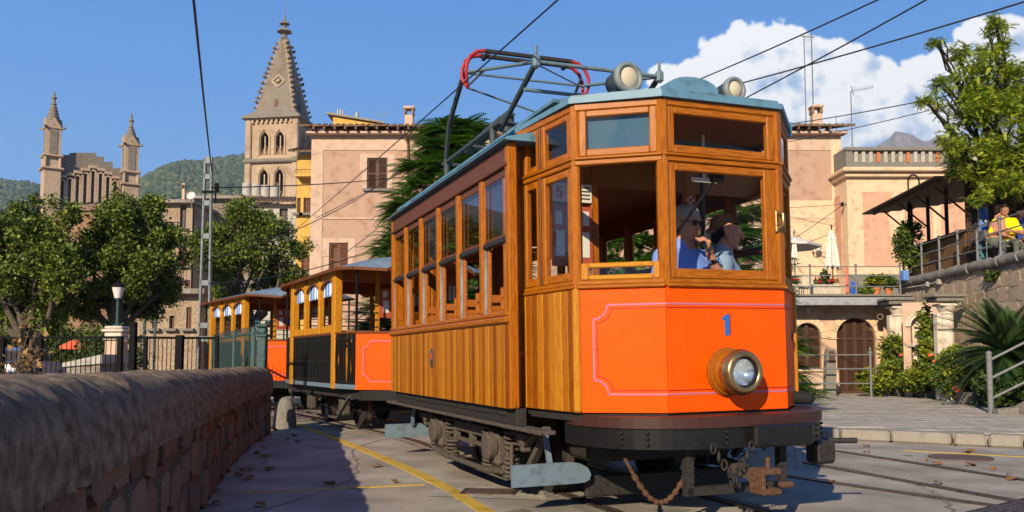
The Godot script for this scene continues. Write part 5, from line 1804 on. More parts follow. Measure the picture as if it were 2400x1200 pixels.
func frond(pairs: int, length: float, leaf: float, droop: float, width := 0.3, taper := 0.6) -> ArrayMesh:
	# a rachis along +z with leaflets on both sides
	var mb := MB.new()
	var C := func(f: float) -> Vector3: return Vector3(0, -droop * f * f * length, f * length)
	mb.tube([C.call(0.0), C.call(0.35), C.call(0.7), C.call(1.0)], length * 0.012, length * 0.005, 4, false)
	for k in pairs:
		var f := (k + 0.7) / pairs
		var o: Vector3 = C.call(f)
		var sz := leaf * (1.0 - taper * absf(f - 0.35))
		for s in [-1.0, 1.0]:
			var d := Vector3(s * 0.85, 0.12 - droop * 0.3, 0.5).normalized()
			var wv := Vector3(0, 0.15 * s, 1).cross(d).cross(d).normalized() * sz * width
			var tip := o + d * sz - Vector3(0, 0.1 * sz, 0)
			var md := o + d * sz * 0.5
			mb.tri(o, md + wv, md - wv)
			mb.tri(tip, md - wv, md + wv)
	return mb.mesh()

func fill_multi(parent: Node, called: String, mesh: Mesh, xf: Array, cols: Array, m: Material) -> MultiMeshInstance3D:
	var mm := MultiMesh.new()
	mm.transform_format = MultiMesh.TRANSFORM_3D
	mm.use_colors = true
	mm.mesh = mesh
	mm.instance_count = xf.size()
	var buf := PackedFloat32Array()
	buf.resize(xf.size() * 16)
	for i in xf.size():
		var t: Transform3D = xf[i]
		var c: Color = cols[i]
		var k := i * 16
		for r in 3:
			buf[k + r * 4] = t.basis.x[r]
			buf[k + r * 4 + 1] = t.basis.y[r]
			buf[k + r * 4 + 2] = t.basis.z[r]
			buf[k + r * 4 + 3] = t.origin[r]
		buf[k + 12] = c.r; buf[k + 13] = c.g; buf[k + 14] = c.b; buf[k + 15] = 1.0
	mm.buffer = buf
	var o := MultiMeshInstance3D.new()
	o.multimesh = mm
	o.material_override = m
	o.name = called
	o.set_meta("kind", "stuff")
	parent.add_child(o, true)
	return o

func scatter_leaves(parent: Node, called: String, pts: Array, mesh: Mesh, s0: float, s1: float, ca: Color, cb: Color):
	var xf := []
	var cols := []
	for p in pts:
		xf.append(Transform3D(Basis.from_euler(Vector3(rng.randfn(0, 0.5), rng.randf() * TAU, rng.randfn(0, 0.5))).scaled(Vector3.ONE * rng.randf_range(s0, s1)), p))
		cols.append(ca.lerp(cb, rng.randf()))
	return fill_multi(parent, called, mesh, xf, cols, M.leaf)

func clump_points(clumps: Array, n: int, rough := 0.5) -> Array:
	# clumps: [centre, radius]; points crowd towards the outside of uneven sub-clumps
	var pts := []
	var vol := 0.0
	for c in clumps: vol += c[1] * c[1]
	for c in clumps:
		var share := int(n * c[1] * c[1] / vol)
		var subs := []
		for j in 9:
			var q := Vector3(rng.randfn(0, 1), rng.randfn(0, 1) * 0.8, rng.randfn(0, 1)).normalized()
			subs.append([c[0] + q * c[1] * rng.randf_range(0.35, 0.85), c[1] * rng.randf_range(0.28, 0.55)])
		for k in share:
			var s: Array = subs[k % 9]
			var q := Vector3(rng.randfn(0, 1), rng.randfn(0, 1), rng.randfn(0, 1)).normalized()
			pts.append(s[0] + q * s[1] * pow(rng.randf(), rough))
	return pts

func limb(mb: MB, a: Vector3, b: Vector3, r0: float, r1: float, wob := 0.12):
	var pts := []
	var L := a.distance_to(b)
	for k in 5:
		var f := k / 4.0
		var w := sin(f * PI) * wob * L
		pts.append(a.lerp(b, f) + Vector3(rng.randfn(0, 0.5), 0.4, rng.randfn(0, 0.5)) * w)
	mb.tube(pts, r0, r1, 8)

func broad_tree(called: String, label: String, base: Vector3, clumps: Array, n: int, fork: float, trunk_r: float, leaf: Mesh, ca: Color, cb: Color, bark: Material, s0 := 0.8, s1 := 1.25, group := "") -> Node3D:
	# clumps in world space
	var t := thing(called, label, "tree", base, 0.0, group)
	var tb := MB.new()
	var f := Vector3(rng.randfn(0, 0.08), fork, rng.randfn(0, 0.08))
	tb.tube([Vector3(0, -0.05, 0), Vector3(0.03, fork * 0.35, 0.02), Vector3(-0.02, fork * 0.7, 0.0), f], trunk_r * 1.15, trunk_r * 0.8, 12)
	var tr := part(tb, "trunk", bark, t)
	var local := []
	for c in clumps:
		var q: Vector3 = c[0] - base
		local.append([q, c[1]])
		var lb := MB.new()
		limb(lb, f - Vector3(0, 0.1, 0), q, trunk_r * 0.5, 0.025)
		for j in 4:
			var e: Vector3 = q + Vector3(rng.randfn(0, 0.5), rng.randfn(0, 0.4), rng.randfn(0, 0.5)) * c[1]
			limb(lb, q.lerp(f, 0.3), e, 0.03, 0.008)
		part(lb, "limb", bark, tr)
	scatter_leaves(t, "crown", clump_points(local, n), leaf, s0, s1, ca, cb)
	return t

func conifer(label: String, base: Vector3, h: float, r: float, n: int, fr: Mesh):
	# tiers of spreading branches that droop at the ends, set with feathery shoots
	var t := thing("conifer_tree", label, "tree", base, rng.randf() * TAU, "conifers behind the tram")
	var tb := MB.new()
	tb.tube([Vector3(0, -0.05, 0), Vector3(0, h * 0.5, 0), Vector3(0, h, 0)], 0.13, 0.015, 10)
	var trunk := part(tb, "trunk", M.bark_dark, t)
	var xf := []
	var cols := []
	var tiers := int(h / 0.42)
	for k in tiers:
		var y := h * (0.08 + 0.9 * k / tiers)
		var R := r * pow(1.0 - float(k) / tiers, 0.62) + 0.12
		var arms := 7
		for j in arms:
			var a := TAU * (j + 0.5 * (k % 2) + rng.randf_range(-0.2, 0.2)) / arms
			var d := Vector3(cos(a), 0, sin(a))
			var RR := R * rng.randf_range(0.75, 1.12)
			var pts := []
			for q in 6:
				var f := q / 5.0
				pts.append(Vector3(0, y, 0) + d * RR * f + Vector3(0, 0.22 * RR * sin(f * 2.2) - 0.28 * RR * f * f, 0))
			var bb := MB.new()
			bb.tube(pts, 0.018, 0.005, 5, false)
			part(bb, "branch", M.bark_dark, trunk)
			var m := int(n * RR / (r * tiers * arms * 0.62)) + 3
			for q in m:
				var f := pow(rng.randf(), 0.6)
				var i := mini(int(f * 5), 4)
				var p: Vector3 = pts[i].lerp(pts[i + 1], f * 5 - i)
				var side := Vector3(-d.z, 0, d.x) * (1.0 if rng.randf() < 0.5 else -1.0)
				var dir := (d * rng.randf_range(0.4, 1.0) + side * rng.randf_range(0.1, 1.0) + Vector3(0, rng.randf_range(-0.25, 0.35), 0)).normalized()
				var x := Vector3.UP.cross(dir).normalized()
				xf.append(Transform3D(Basis(x, dir.cross(x), dir).scaled(Vector3.ONE * rng.randf_range(0.7, 1.25)), p + Vector3(0, rng.randfn(0, 0.03), 0)))
				cols.append(Color(0.040, 0.115, 0.018).lerp(Color(0.14, 0.27, 0.035), rng.randf()))
	fill_multi(t, "foliage", fr, xf, cols, M.leaf)

func px_clumps(spec: Array, d: float) -> Array:
	# [u, v, radius in view units, depth offset] -> world spheres
	var out := []
	for s in spec:
		var dd: float = d + s[3]
		out.append([at(s[0], s[1], dd), s[2] / 2000.0 * dd])
	return out

func build_trees():
	var plane := leaf_cluster(6, 0.062, 0.13, 5, 1.1)
	var dk := Color(0.028, 0.058, 0.010)
	var lt := Color(0.19, 0.23, 0.028)
	var g := "plane trees by the street"
	broad_tree("plane_tree", "broad plane tree behind the steel mast, before the grey houses", Vector3(gx(575, 25), 0, -25), px_clumps([[520, 560, 62, 0.3], [580, 530, 72, 0], [640, 565, 65, -0.2], [500, 610, 55, -0.4], [570, 610, 70, -0.6], [640, 630, 60, 0.2], [690, 590, 38, 0.1], [470, 570, 35, 0], [610, 660, 45, 0.6], [560, 500, 42, 0.2], [690, 640, 30, 0.3], [530, 690, 40, 0.9], [510, 740, 32, 0.8], [560, 725, 36, 1.1]], 25), 6200, 1.9, 0.13, plane, dk, lt, M.bark, 0.8, 1.2, g)
	broad_tree("plane_tree", "full plane tree over the cream lantern", Vector3(gx(255, 21), 0, -21), px_clumps([[300, 530, 70, 0], [360, 560, 70, 0.3], [250, 560, 70, 0.2], [330, 620, 80, -0.4], [260, 640, 70, -0.5], [390, 620, 55, 0.4], [290, 490, 45, 0.5], [350, 500, 40, 0], [390, 680, 40, 0.4], [220, 700, 45, 0.2], [190, 590, 55, 0.4], [300, 700, 50, 0.8], [340, 720, 45, 0.6], [180, 720, 50, 0.3]], 21), 9000, 1.7, 0.16, plane, dk, lt, M.bark, 0.8, 1.25, g)
	broad_tree("plane_tree", "leafy plane tree with a leaning trunk behind the dry shrub", Vector3(gx(60, 19.5), 0, -19.5), px_clumps([[60, 560, 80, 0], [130, 560, 75, 0.3], [0, 590, 80, 0.3], [90, 640, 85, -0.4], [160, 660, 60, -0.3], [20, 680, 80, -0.2], [150, 500, 40, 0.2], [60, 500, 45, 0.3], [-60, 540, 90, 0], [-80, 650, 90, 0.2], [120, 735, 55, 0.2], [30, 750, 45, 0.4], [90, 770, 50, 0.6], [-40, 740, 70, 0.3]], 19.5), 10000, 1.4, 0.17, plane, dk, lt, M.bark, 0.8, 1.25, g)
	# more of the row goes on to the left; the car windows mirror it
	for q in [[-520, 19.0, 1.9], [-1100, 17.0, 2.1], [-2000, 15.0, 2.0]]:
		var b := Vector3(gx(q[0], q[1]), 0, -q[1])
		var cl := []
		for k in 9: cl.append([b + Vector3(rng.randfn(0, 1.0), 3.4 + rng.randfn(0, 0.7), rng.randfn(0, 0.9)), rng.randf_range(0.7, 1.0)])
		broad_tree("plane_tree", "plane tree farther along the row, mirrored in the tram windows", b, cl, 2200, 2.0, 0.16, plane, dk, lt, M.bark, 1.2, 1.7, g)
	# undergrowth behind the fence
	for q in [[255, 19.5, 0.75, 0.75, 900, "small dark hedge beside the lantern pedestal"], [95, 41.0, 4.6, 1.25, 3600, "long dark hedge closing the square beyond the parasol and car"]]:
		var t := thing("hedge", q[5], "hedge", Vector3(gx(q[0], q[1]), 0, -q[1]))
		var pts := []
		var sz := 1.0 if q[1] < 30 else 2.2
		for k in q[4]: pts.append(Vector3(rng.randf_range(-q[2], q[2]), absf(rng.randfn(q[3], 0.5 * q[3])), rng.randfn(0, 0.3)))
		scatter_leaves(t, "foliage", pts, plane, 0.8 * sz, 1.3 * sz, dk, Color(0.10, 0.13, 0.025))
		var stem := MB.new()
		for k in 9: stem.tube([Vector3(-q[2] + q[2] * k / 4.0, -0.05, rng.randfn(0, 0.1)), Vector3(-q[2] + q[2] * k / 4.0, q[3], 0)], 0.02, 0.01, 5)
		part(stem, "stems", M.bark_dark, t).set_meta("kind", "stuff")
	var fr := frond(12, 0.44, 0.15, 0.25, 0.15, 0.7)
	conifer("tall feathery conifer rising behind the tram roof against the pink house", Vector3(gx(1055, 17), 0.1, -17), 6.0, 2.05, 7600, fr)
	conifer("feathery conifer seen through the driver's windscreen", Vector3(gx(1725, 15), 0.1, -15), 4.3, 1.05, 1500, fr)
	conifer("smaller feathery conifer seen through the open corner window", Vector3(gx(1470, 16), 0.1, -16), 4.0, 1.2, 1500, fr)
	# light feathery street tree on the café terrace
	var pin := frond(7, 0.15, 0.036, 0.2, 0.34, 0.3)
	broad_tree("feathery_tree", "light green feathery tree growing through the café terrace", Vector3(gx(2395, 19.3), 2.9, -19.3), px_clumps([[2335, 60, 38, 0], [2325, 120, 48, 0.1], [2250, 125, 32, 0.2], [2280, 180, 60, 0], [2360, 190, 75, 0.3], [2215, 200, 34, 0], [2170, 235, 26, -0.3], [2250, 260, 66, 0.2], [2330, 280, 85, 0], [2400, 260, 80, 0.2], [2215, 330, 42, -0.2], [2290, 360, 75, 0.2], [2370, 390, 85, 0], [2430, 380, 90, 0.3], [2330, 430, 48, 0.2], [2410, 420, 50, -0.2], [2290, 465, 26, -0.3], [2195, 100, 22, 0], [2250, 400, 36, 0.4], [2480, 200, 90, 0.2], [2500, 320, 90, 0]], 17.5), 17000, 1.4, 0.11, pin, Color(0.09, 0.17, 0.014), Color(0.36, 0.40, 0.03), M.bark_dark, 0.65, 1.1)

func ridge(called: String, prof: Array, d: float, depth: float, m: Material, sd: int, jag: float, woods := 0):
	var nz := FastNoiseLite.new()
	nz.seed = sd
	nz.frequency = 0.004 * 1200.0 / d
	nz.fractal_octaves = 6
	var mb := MB.new()
	var cols := 150
	var rows := 26
	var grid := []
	for i in cols + 1:
		var u := lerpf(prof[0][0], prof[-1][0], float(i) / cols)
		var v := 800.0
		for k in prof.size() - 1:
			if u >= prof[k][0] and u <= prof[k + 1][0]:
				v = lerpf(prof[k][1], prof[k + 1][1], smoothstep(0.0, 1.0, (u - prof[k][0]) / (prof[k + 1][0] - prof[k][0])))
		var line := []
		for j in rows + 1:
			var f := float(j) / rows
			var dd := d - depth * (1.0 - f)
			var p := at(u, 842, dd)
			var h := (at(u, v, d).y) * pow(f, 0.8)
			h += nz.get_noise_2d(p.x, p.z) * jag * (0.15 + f * 0.85) * d * 0.02
			line.append(Vector3(p.x, maxf(h, -2.0) if j > 0 else -2.0, p.z))
		grid.append(line)
	for i in cols:
		for j in rows:
			mb.quad(grid[i][j], grid[i + 1][j], grid[i + 1][j + 1], grid[i][j + 1])
	var o := struct_(mb, called, m)
	if woods == 0: return
	var xf := []
	var tint := []
	for k in woods:
		var u := rng.randf_range(-160.0, 720.0)
		var i: float = (u - prof[0][0]) / (prof[-1][0] - prof[0][0]) * cols
		var j := rng.randf_range(0.45, 0.999) * rows
		var p: Vector3 = grid[int(i)][int(j)].lerp(grid[int(i) + 1][int(j) + 1], rng.randf())
		p = p.lerp(grid[int(i)][int(j) + 1], rng.randf() * 0.6)
		var s := rng.randf_range(3.0, 7.5)
		xf.append(Transform3D(Basis(Vector3.UP, rng.randf() * TAU).scaled(Vector3(s, s * rng.randf_range(0.7, 1.3), s)), p + Vector3(0, s * 0.3, 0)))
		tint.append(Color(0.035, 0.058, 0.02).lerp(Color(0.12, 0.135, 0.05), pow(rng.randf(), 1.8)))
	var ball := MB.new()
	ball.ball(Vector3.ZERO, Vector3.ONE, 6, 4)
	fill_multi(o, "hill_wood", ball.mesh(), xf, tint, M.tinted)

func build_hills():
	ridge("hill", [[-3600, 560], [-2800, 470], [-2200, 430], [-1500, 470], [-900, 420], [-400, 400], [-100, 425], [0, 433], [45, 434], [80, 447], [150, 475], [230, 470], [290, 440], [330, 412], [372, 384], [420, 376], [470, 383], [520, 378], [590, 372], [680, 385], [800, 430], [1000, 520], [1300, 640]], 1900.0, 1200.0, M.hill, 3, 0.5, 16000)
	ridge("mountain", [[1500, 700], [1750, 520], [1950, 420], [2050, 362], [2090, 338], [2122, 308], [2150, 312], [2185, 330], [2220, 322], [2290, 330], [2380, 300], [2600, 290], [3000, 380], [3600, 520]], 2400.0, 1300.0, M.crag, 8, 0.75)

func lancet(w: float, h: float) -> PackedVector2Array:
	# pointed arch outline, foot at the origin
	var pl := PackedVector2Array([Vector2(-w / 2, 0), Vector2(w / 2, 0)])
	var s := h - w * 0.9
	for k in 7:
		var a := k / 6.0 * 1.12
		pl.append(Vector2(-w / 2 + w * cos(a), s + w * sin(a)))
	for k in range(5, -1, -1):
		var a := k / 6.0 * 1.12
		pl.append(Vector2(w / 2 - w * cos(a), s + w * sin(a)))
	return pl

func pierced(mb: MB, w: float, h: float, th: float, holes: Array, x: Transform3D):
	# an upright slab of w by h (foot at the origin, centred) with openings: [cx, y, outline]
	var cells := [PackedVector2Array([Vector2(-w / 2, 0), Vector2(w / 2, 0), Vector2(w / 2, h), Vector2(-w / 2, h)])]
	for q in holes:
		var cut := PackedVector2Array()
		var lo := Vector2(1e9, 1e9)
		var hi := Vector2(-1e9, -1e9)
		for p in q[2]:
			cut.append(p + Vector2(q[0], q[1]))
			lo = lo.min(cut[-1])
			hi = hi.max(cut[-1])
		# cut the cells through the middle of the opening first, so that no cell keeps a hole in it
		var next := []
		for c in cells:
			for half in [PackedVector2Array([Vector2(-999, -999), Vector2(q[0], -999), Vector2(q[0], 999), Vector2(-999, 999)]), PackedVector2Array([Vector2(q[0], -999), Vector2(999, -999), Vector2(999, 999), Vector2(q[0], 999)])]:
				for piece in Geometry2D.intersect_polygons(c, half):
					for rest in Geometry2D.clip_polygons(piece, cut):
						if not Geometry2D.is_polygon_clockwise(rest): next.append(rest)
		cells = next
	for c in cells: mb.prism(c, -th, 0.0, x)

func spire_shape(mb: MB, w: float, h: float, y: float):
	for k in 4:
		var a := TAU * (k + 0.5) / 4
		var b := TAU * (k + 1.5) / 4
		mb.tri(Vector3(sin(a) * w, y, cos(a) * w), Vector3(sin(b) * w, y, cos(b) * w), Vector3(0, y + h, 0))

func build_church():
	# bell tower with a crocketed spire
	var d := 100.0
	var c := at(652, 842, d + 3.0)
	var t := thing("bell_tower", "tall sandstone church bell tower with a crocketed pointed spire", "tower", Vector3(c.x, 0, c.z), deg_to_rad(-8))
	var W := 6.0
	var y1 := hy(480, d)
	var y2 := hy(382, d)
	var y3 := hy(280, d)
	var b := MB.new()
	b.box(Vector3(0, y1 * 0.5, 0), Vector3(W, y1, W))
	part(b, "lower_stage", M.sandstone, t)
	for st in [[y1, y2, 0.42, 0.86], [y2 + 0.5, y3, 0.30, 0.70]]:
		var h: float = st[1] - st[0]
		for k in 4:
			var x := Transform3D(Basis(Vector3.UP, PI / 2 * k), Vector3(0, st[0], 0)) * Transform3D(Basis(), Vector3(0, 0, W / 2))
			var s := MB.new()
			var lw := W * 0.17
			pierced(s, W - (0.0 if k % 2 == 0 else 1.0), h, 0.5, [[-W * 0.16, h * 0.1, lancet(lw, h * st[3] - h * 0.1)], [W * 0.16, h * 0.1, lancet(lw, h * st[3] - h * 0.1)]], x)
			var wl := part(s, "belfry_wall", M.sandstone, t)
			for sx in [-1.0, 1.0]:
				var tr := MB.new()
				var o := lancet(lw * 1.35, h * st[3] - h * 0.1 + lw * 0.3)
				for j in range(1, o.size()):
					var p := o[j]
					var q := o[(j + 1) % o.size()]
					if j == o.size() - 1: q = o[0]
					tr.bar(x * Vector3(p.x + sx * W * 0.16, p.y + h * 0.1, 0.06), x * Vector3(q.x + sx * W * 0.16, q.y + h * 0.1, 0.06), 0.14, 0.14)
				part(tr, "window_surround", M.sandstone, wl)
				var mu := MB.new()
				mu.t = x
				mu.box(Vector3(sx * W * 0.16, h * (0.1 + st[3]) * 0.5 - 0.3, -0.25), Vector3(0.14, h * (st[3] - 0.1) * 0.85, 0.14))
				part(mu, "mullion", M.sandstone, wl)
				var ln := MB.new()
				ln.t = x
				ln.box(Vector3(sx * W * 0.16, h * 0.1 + h * 0.12, -0.42), Vector3(lw, h * 0.3, 0.06), Basis(Vector3.RIGHT, -0.5))
				part(ln, "louvre", M.tile0, wl)
		for k in 4:
			var p := MB.new()
			var a := TAU * (k + 0.5) / 4
			p.box(Vector3(sin(a) * W * 0.69, st[0] + h * 0.5, cos(a) * W * 0.69), Vector3(0.75, h, 0.75), Basis(), 0.12)
			part(p, "corner_buttress", M.sandstone, t)
		var dk := MB.new()
		dk.box(Vector3(0, st[0] + h * 0.5, 0), Vector3(1.6, h, 1.6))
		part(dk, "bell_shaft", M.sandstone_old, t)
	var ln := MB.new()
	ln.box(Vector3(0, y2 + 0.25, 0), Vector3(W + 0.9, 0.5, W + 0.9), Basis(), 0.15)
	part(ln, "string_course", M.sandstone_old, t)
	var cor := MB.new()
	cor.box(Vector3(0, y3 + 0.15, 0), Vector3(W + 0.8, 0.3, W + 0.8))
	for k in 4:
		for j in 11:
			var x := Transform3D(Basis(Vector3.UP, PI / 2 * k), Vector3.ZERO)
			cor.box(x * Vector3(-W / 2 + W * j / 10.0, y3 - 0.2, W / 2 + 0.15), Vector3(0.26, 0.5, 0.26))
	part(cor, "corbel_table", M.sandstone, t)
	# broached foot, then the steep faces
	var foot := MB.new()
	var ye := y3 + 0.3
	var yf := ye + 1.15
	var hw := (W + 1.3) / 2
	var iw := W * 0.375
	for k in 4:
		var x := Basis(Vector3.UP, PI / 2 * k)
		foot.quad(x * Vector3(-hw, ye, hw), x * Vector3(hw, ye, hw), x * Vector3(iw, yf, iw), x * Vector3(-iw, yf, iw))
		foot.quad(x * Vector3(-hw, ye - 0.2, hw), x * Vector3(hw, ye - 0.2, hw), x * Vector3(hw, ye, hw), x * Vector3(-hw, ye, hw))
	part(foot, "spire_foot", M.sandstone_old, t)
	var yt := hy(92, d + 2.7)
	var sp := MB.new()
	var tip := 0.3
	for k in 4:
		var x := Basis(Vector3.UP, PI / 2 * k)
		sp.quad(x * Vector3(-iw - 0.1, yf - 0.25, iw + 0.1), x * Vector3(iw + 0.1, yf - 0.25, iw + 0.1), x * Vector3(tip, yt, tip), x * Vector3(-tip, yt, tip))
	var spire := part(sp, "spire", M.sandstone_old, t)
	var ck := MB.new()
	ck.box(Vector3(0, 0, 0), Vector3(0.6, 0.22, 0.34), Basis(), 0.08)
	ck.ball(Vector3(0.3, 0.13, 0), Vector3(0.2, 0.2, 0.22), 7, 5)
	var ckm := ck.mesh()
	for k in 4:
		var x := Basis(Vector3.UP, PI / 2 * k)
		var rib := MB.new()
		rib.bar(x * Vector3(iw + 0.1, yf - 0.3, iw + 0.1), x * Vector3(tip, yt, tip), 0.3, 0.3)
		part(rib, "rib", M.sandstone, spire)
		for j in 14:
			var f := (j + 0.5) / 14.5
			var r := lerpf(iw + 0.2, tip + 0.1, f)
			put(ckm, "crocket", M.sandstone_old, spire, x * Vector3(r, lerpf(yf - 0.2, yt, f) + rng.randfn(0, 0.06), r), Basis(Vector3.UP, PI / 2 * k - PI / 4 + rng.randfn(0, 0.12)).scaled(Vector3.ONE * rng.randf_range(0.75, 1.2)))
		var q := MB.new()
		var fx := 0.42
		var rr := lerpf(iw, tip, fx)
		var o := x * Vector3(0, lerpf(yf, yt, fx) - 0.2, rr + 0.12)
		var bx := x * Basis(Vector3.RIGHT, -0.2)
		for j in 4:
			var a := TAU * j / 4
			var e := TAU * (j + 1) / 4
			q.bar(o + bx * (Vector3(cos(a), sin(a), 0) * 0.8), o + bx * (Vector3(cos(e), sin(e), 0) * 0.8), 0.2, 0.2)
		q.ball(o, Vector3(0.35, 0.35, 0.12), 10, 6, bx)
		part(q, "diamond_rosette", M.sandstone, spire)
		var sl := MB.new()
		sl.prism(lancet(0.42, 1.0), 0, 0.06, Transform3D(x * Basis(Vector3.RIGHT, -0.17), x * Vector3(0, yf + 0.4, lerpf(iw, tip, 0.06) + 0.12)))
		part(sl, "slit_window", M.shutter_brown, spire)
	var fi := MB.new()
	fi.lathe([Vector2(0.35, yt - 0.1), Vector2(0.55, yt + 0.15), Vector2(0.3, yt + 0.35), Vector2(0.3, yt + 0.7), Vector2(0.95, yt + 1.0), Vector2(0.75, yt + 1.25), Vector2(0.25, yt + 1.5), Vector2(0.25, yt + 1.8), Vector2(0.65, yt + 2.0), Vector2(0.5, yt + 2.25), Vector2(0.15, yt + 2.5), Vector2(0.1, yt + 3.0), Vector2(0.05, yt + 3.3), Vector2(0.03, yt + 5.2), Vector2(0, yt + 5.2)], 8)
	part(fi, "finial", M.sandstone_old, spire)
	# stepped gable between two turrets
	d = 85.0
	var a0 := at(103, 842, d)
	var a1 := at(290, 842, d + 4.5)
	var mid := (a0 + a1) * 0.5
	var dir := (a1 - a0)
	dir.y = 0
	var L := dir.length()
	t = thing("church_front", "sandstone church front with two pinnacled turrets and a stepped gable", "church", Vector3(mid.x, 0, mid.z), atan2(-dir.z, dir.x))
	for s in [-1.0, 1.0]:
		var dd := d if s < 0 else d + 4.5
		var u := 103.0 if s < 0 else 290.0
		var vs: Array = [400, 350, 272, 262, 213] if s < 0 else [437, 388, 312, 316, 266]
		var w := 1.6
		var o := Vector3(L / 2 * s, 0, 0)
		var ya := hy(vs[0], dd)
		var yb := hy(vs[1] + 20, dd)
		var tb := MB.new()
		tb.box(o + Vector3(0, ya * 0.5, 0), Vector3(w, ya, w), Basis(), 0.06)
		var tur := part(tb, "turret", M.sandstone, t)
		var led := MB.new()
		led.box(o + Vector3(0, ya + 0.1, 0), Vector3(w + 0.5, 0.25, w + 0.5), Basis(), 0.08)
		part(led, "ledge", M.sandstone, tur)
		var stg := MB.new()
		stg.box(o + Vector3(0, (ya + yb) * 0.5, 0), Vector3(w * 0.72, yb - ya, w * 0.72))
		part(stg, "stage", M.sandstone, tur)
		for q in 4:
			var cl := MB.new()
			var e := Vector3(w * 0.42 * (1 if q % 2 else -1), 0, w * 0.42 * (1 if q < 2 else -1))
			cl.tube([o + e + Vector3(0, ya + 0.2, 0), o + e + Vector3(0, yb, 0)], 0.15, -1, 8)
			part(cl, "colonnette", M.sandstone, tur)
		var l2 := MB.new()
		l2.box(o + Vector3(0, yb + 0.1, 0), Vector3(w + 0.3, 0.25, w + 0.3), Basis(), 0.08)
		part(l2, "ledge", M.sandstone, tur)
		var yc := hy(vs[2] + 25, dd)
		var up := MB.new()
		up.box(o + Vector3(0, (yb + yc) * 0.5, 0), Vector3(w * 0.86, yc - yb, w * 0.86))
		part(up, "pinnacle_shaft", M.sandstone, tur)
		for k in 4:
			var x := Transform3D(Basis(Vector3.UP, PI / 2 * k), o) * Transform3D(Basis(), Vector3(0, 0, w * 0.43))
			var pn := MB.new()
			pn.prism(lancet(w * 0.45, yc - yb - 0.3), 0.0, 0.05, Transform3D(x.basis, x * Vector3(0, yb + 0.3, 0)))
			part(pn, "blind_panel", M.sandstone_old, tur)
			var gb := MB.new()
			gb.prism(PackedVector2Array([Vector2(-w * 0.48, 0), Vector2(w * 0.48, 0), Vector2(0, 1.1)]), -0.1, 0.12, Transform3D(x.basis, x * Vector3(0, yc - 0.3, 0)))
			part(gb, "gablet", M.sandstone, tur)
			var gg := MB.new()
			gg.bar(x * Vector3(w * 0.42, yc - 0.25, -0.1), x * Vector3(w * 0.62, yc - 0.2, 0.25), 0.16, 0.2)
			part(gg, "gargoyle", M.sandstone_old, tur)
		var yd := hy(vs[3] - 15, dd)
		var cone := MB.new()
		cone.lathe([Vector2(w * 0.50, yc), Vector2(w * 0.13, yd)], 8, Transform3D(Basis(), o))
		for j in 7: cone.lathe([Vector2(lerpf(w * 0.5, w * 0.13, j / 7.0) + 0.06, lerpf(yc, yd, j / 7.0)), Vector2(lerpf(w * 0.5, w * 0.13, j / 7.0) + 0.02, lerpf(yc, yd, j / 7.0) + 0.16)], 8, Transform3D(Basis(), o))
		part(cone, "pinnacle", M.sandstone_old, tur)
		var ye2 := hy(vs[4], dd)
		var fn := MB.new()
		fn.lathe([Vector2(0.2, yd - 0.05), Vector2(0.3, yd + 0.1), Vector2(0.16, yd + 0.25), Vector2(0.16, lerpf(yd, ye2, 0.4)), Vector2(0.27, lerpf(yd, ye2, 0.48)), Vector2(0.27, lerpf(yd, ye2, 0.56)), Vector2(0.14, lerpf(yd, ye2, 0.62)), Vector2(0.06, ye2), Vector2(0, ye2)], 8, Transform3D(Basis(), o))
		part(fn, "finial", M.sandstone_old, tur)
	# the gable: an outline of steps, niches with round heads
	var top := [[-0.5, 366], [-0.40, 366], [-0.40, 362], [-0.27, 362], [-0.27, 357], [0.06, 357], [0.06, 366], [0.16, 366], [0.16, 378], [0.28, 378], [0.28, 393], [0.38, 393], [0.38, 407], [0.5, 407]]
	var pl := PackedVector2Array([Vector2(L * 0.5, 0), Vector2(-L * 0.5, 0)])
	for q in top: pl.append(Vector2(q[0] * L, hy(q[1] + 0.0, d + 2.2 + q[0] * 4.5)))
	var gw := MB.new()
	gw.prism(pl, -0.8, -0.2)
	var gable := part(gw, "stepped_gable", M.sandstone_old, t)
	for k in 9:
		var f := lerpf(-0.37, 0.40, k / 8.0)
		var vt: float = [428, 424, 418, 412, 406, 412, 420, 430, 440][k]
		var dd := d + 2.2 + f * 4.5
		var ht := hy(vt, dd)
		var hb := hy(475, dd)
		var sh := MB.new()
		for s in [-1.0, 1.0]: sh.box(Vector3(f * L + s * L * 0.036, (ht + hb) * 0.5, 0.0), Vector3(0.2, ht - hb, 0.7))
		var ring := PackedVector2Array()
		for j in 9: ring.append(Vector2(cos(PI * j / 8) * L * 0.048, sin(PI * j / 8) * L * 0.048))
		for j in range(8, -1, -1): ring.append(Vector2(cos(PI * j / 8) * L * 0.026, sin(PI * j / 8) * L * 0.026))
		sh.prism(ring, -0.35, 0.35, Transform3D(Basis(), Vector3(f * L, ht, 0)))
		part(sh, "niche_arch", M.sandstone, gable)
		var cap := MB.new()
		cap.box(Vector3(f * L, ht + L * 0.048 + 0.25, 0.0), Vector3(L * 0.1, 0.3, 0.9))
		part(cap, "stepped_cornice", M.sandstone, gable)
	# low red dome-like tiled roof in front of the gable
	var rf := MB.new()
	rf.lathe([Vector2(4.4, hy(505, 70)), Vector2(3.4, hy(488, 70)), Vector2(1.8, hy(476, 70)), Vector2(0, hy(473, 70))], 24, Transform3D(Basis(), Vector3(gx(245, 72), 0, -72)), true)
	rf.lathe([Vector2(4.2, 0), Vector2(4.2, hy(505, 70))], 24, Transform3D(Basis(), Vector3(gx(245, 72), 0, -72)))
	single(rf, "chapel_dome", M.tile2, "low terracotta tiled dome in front of the stepped gable", "dome")

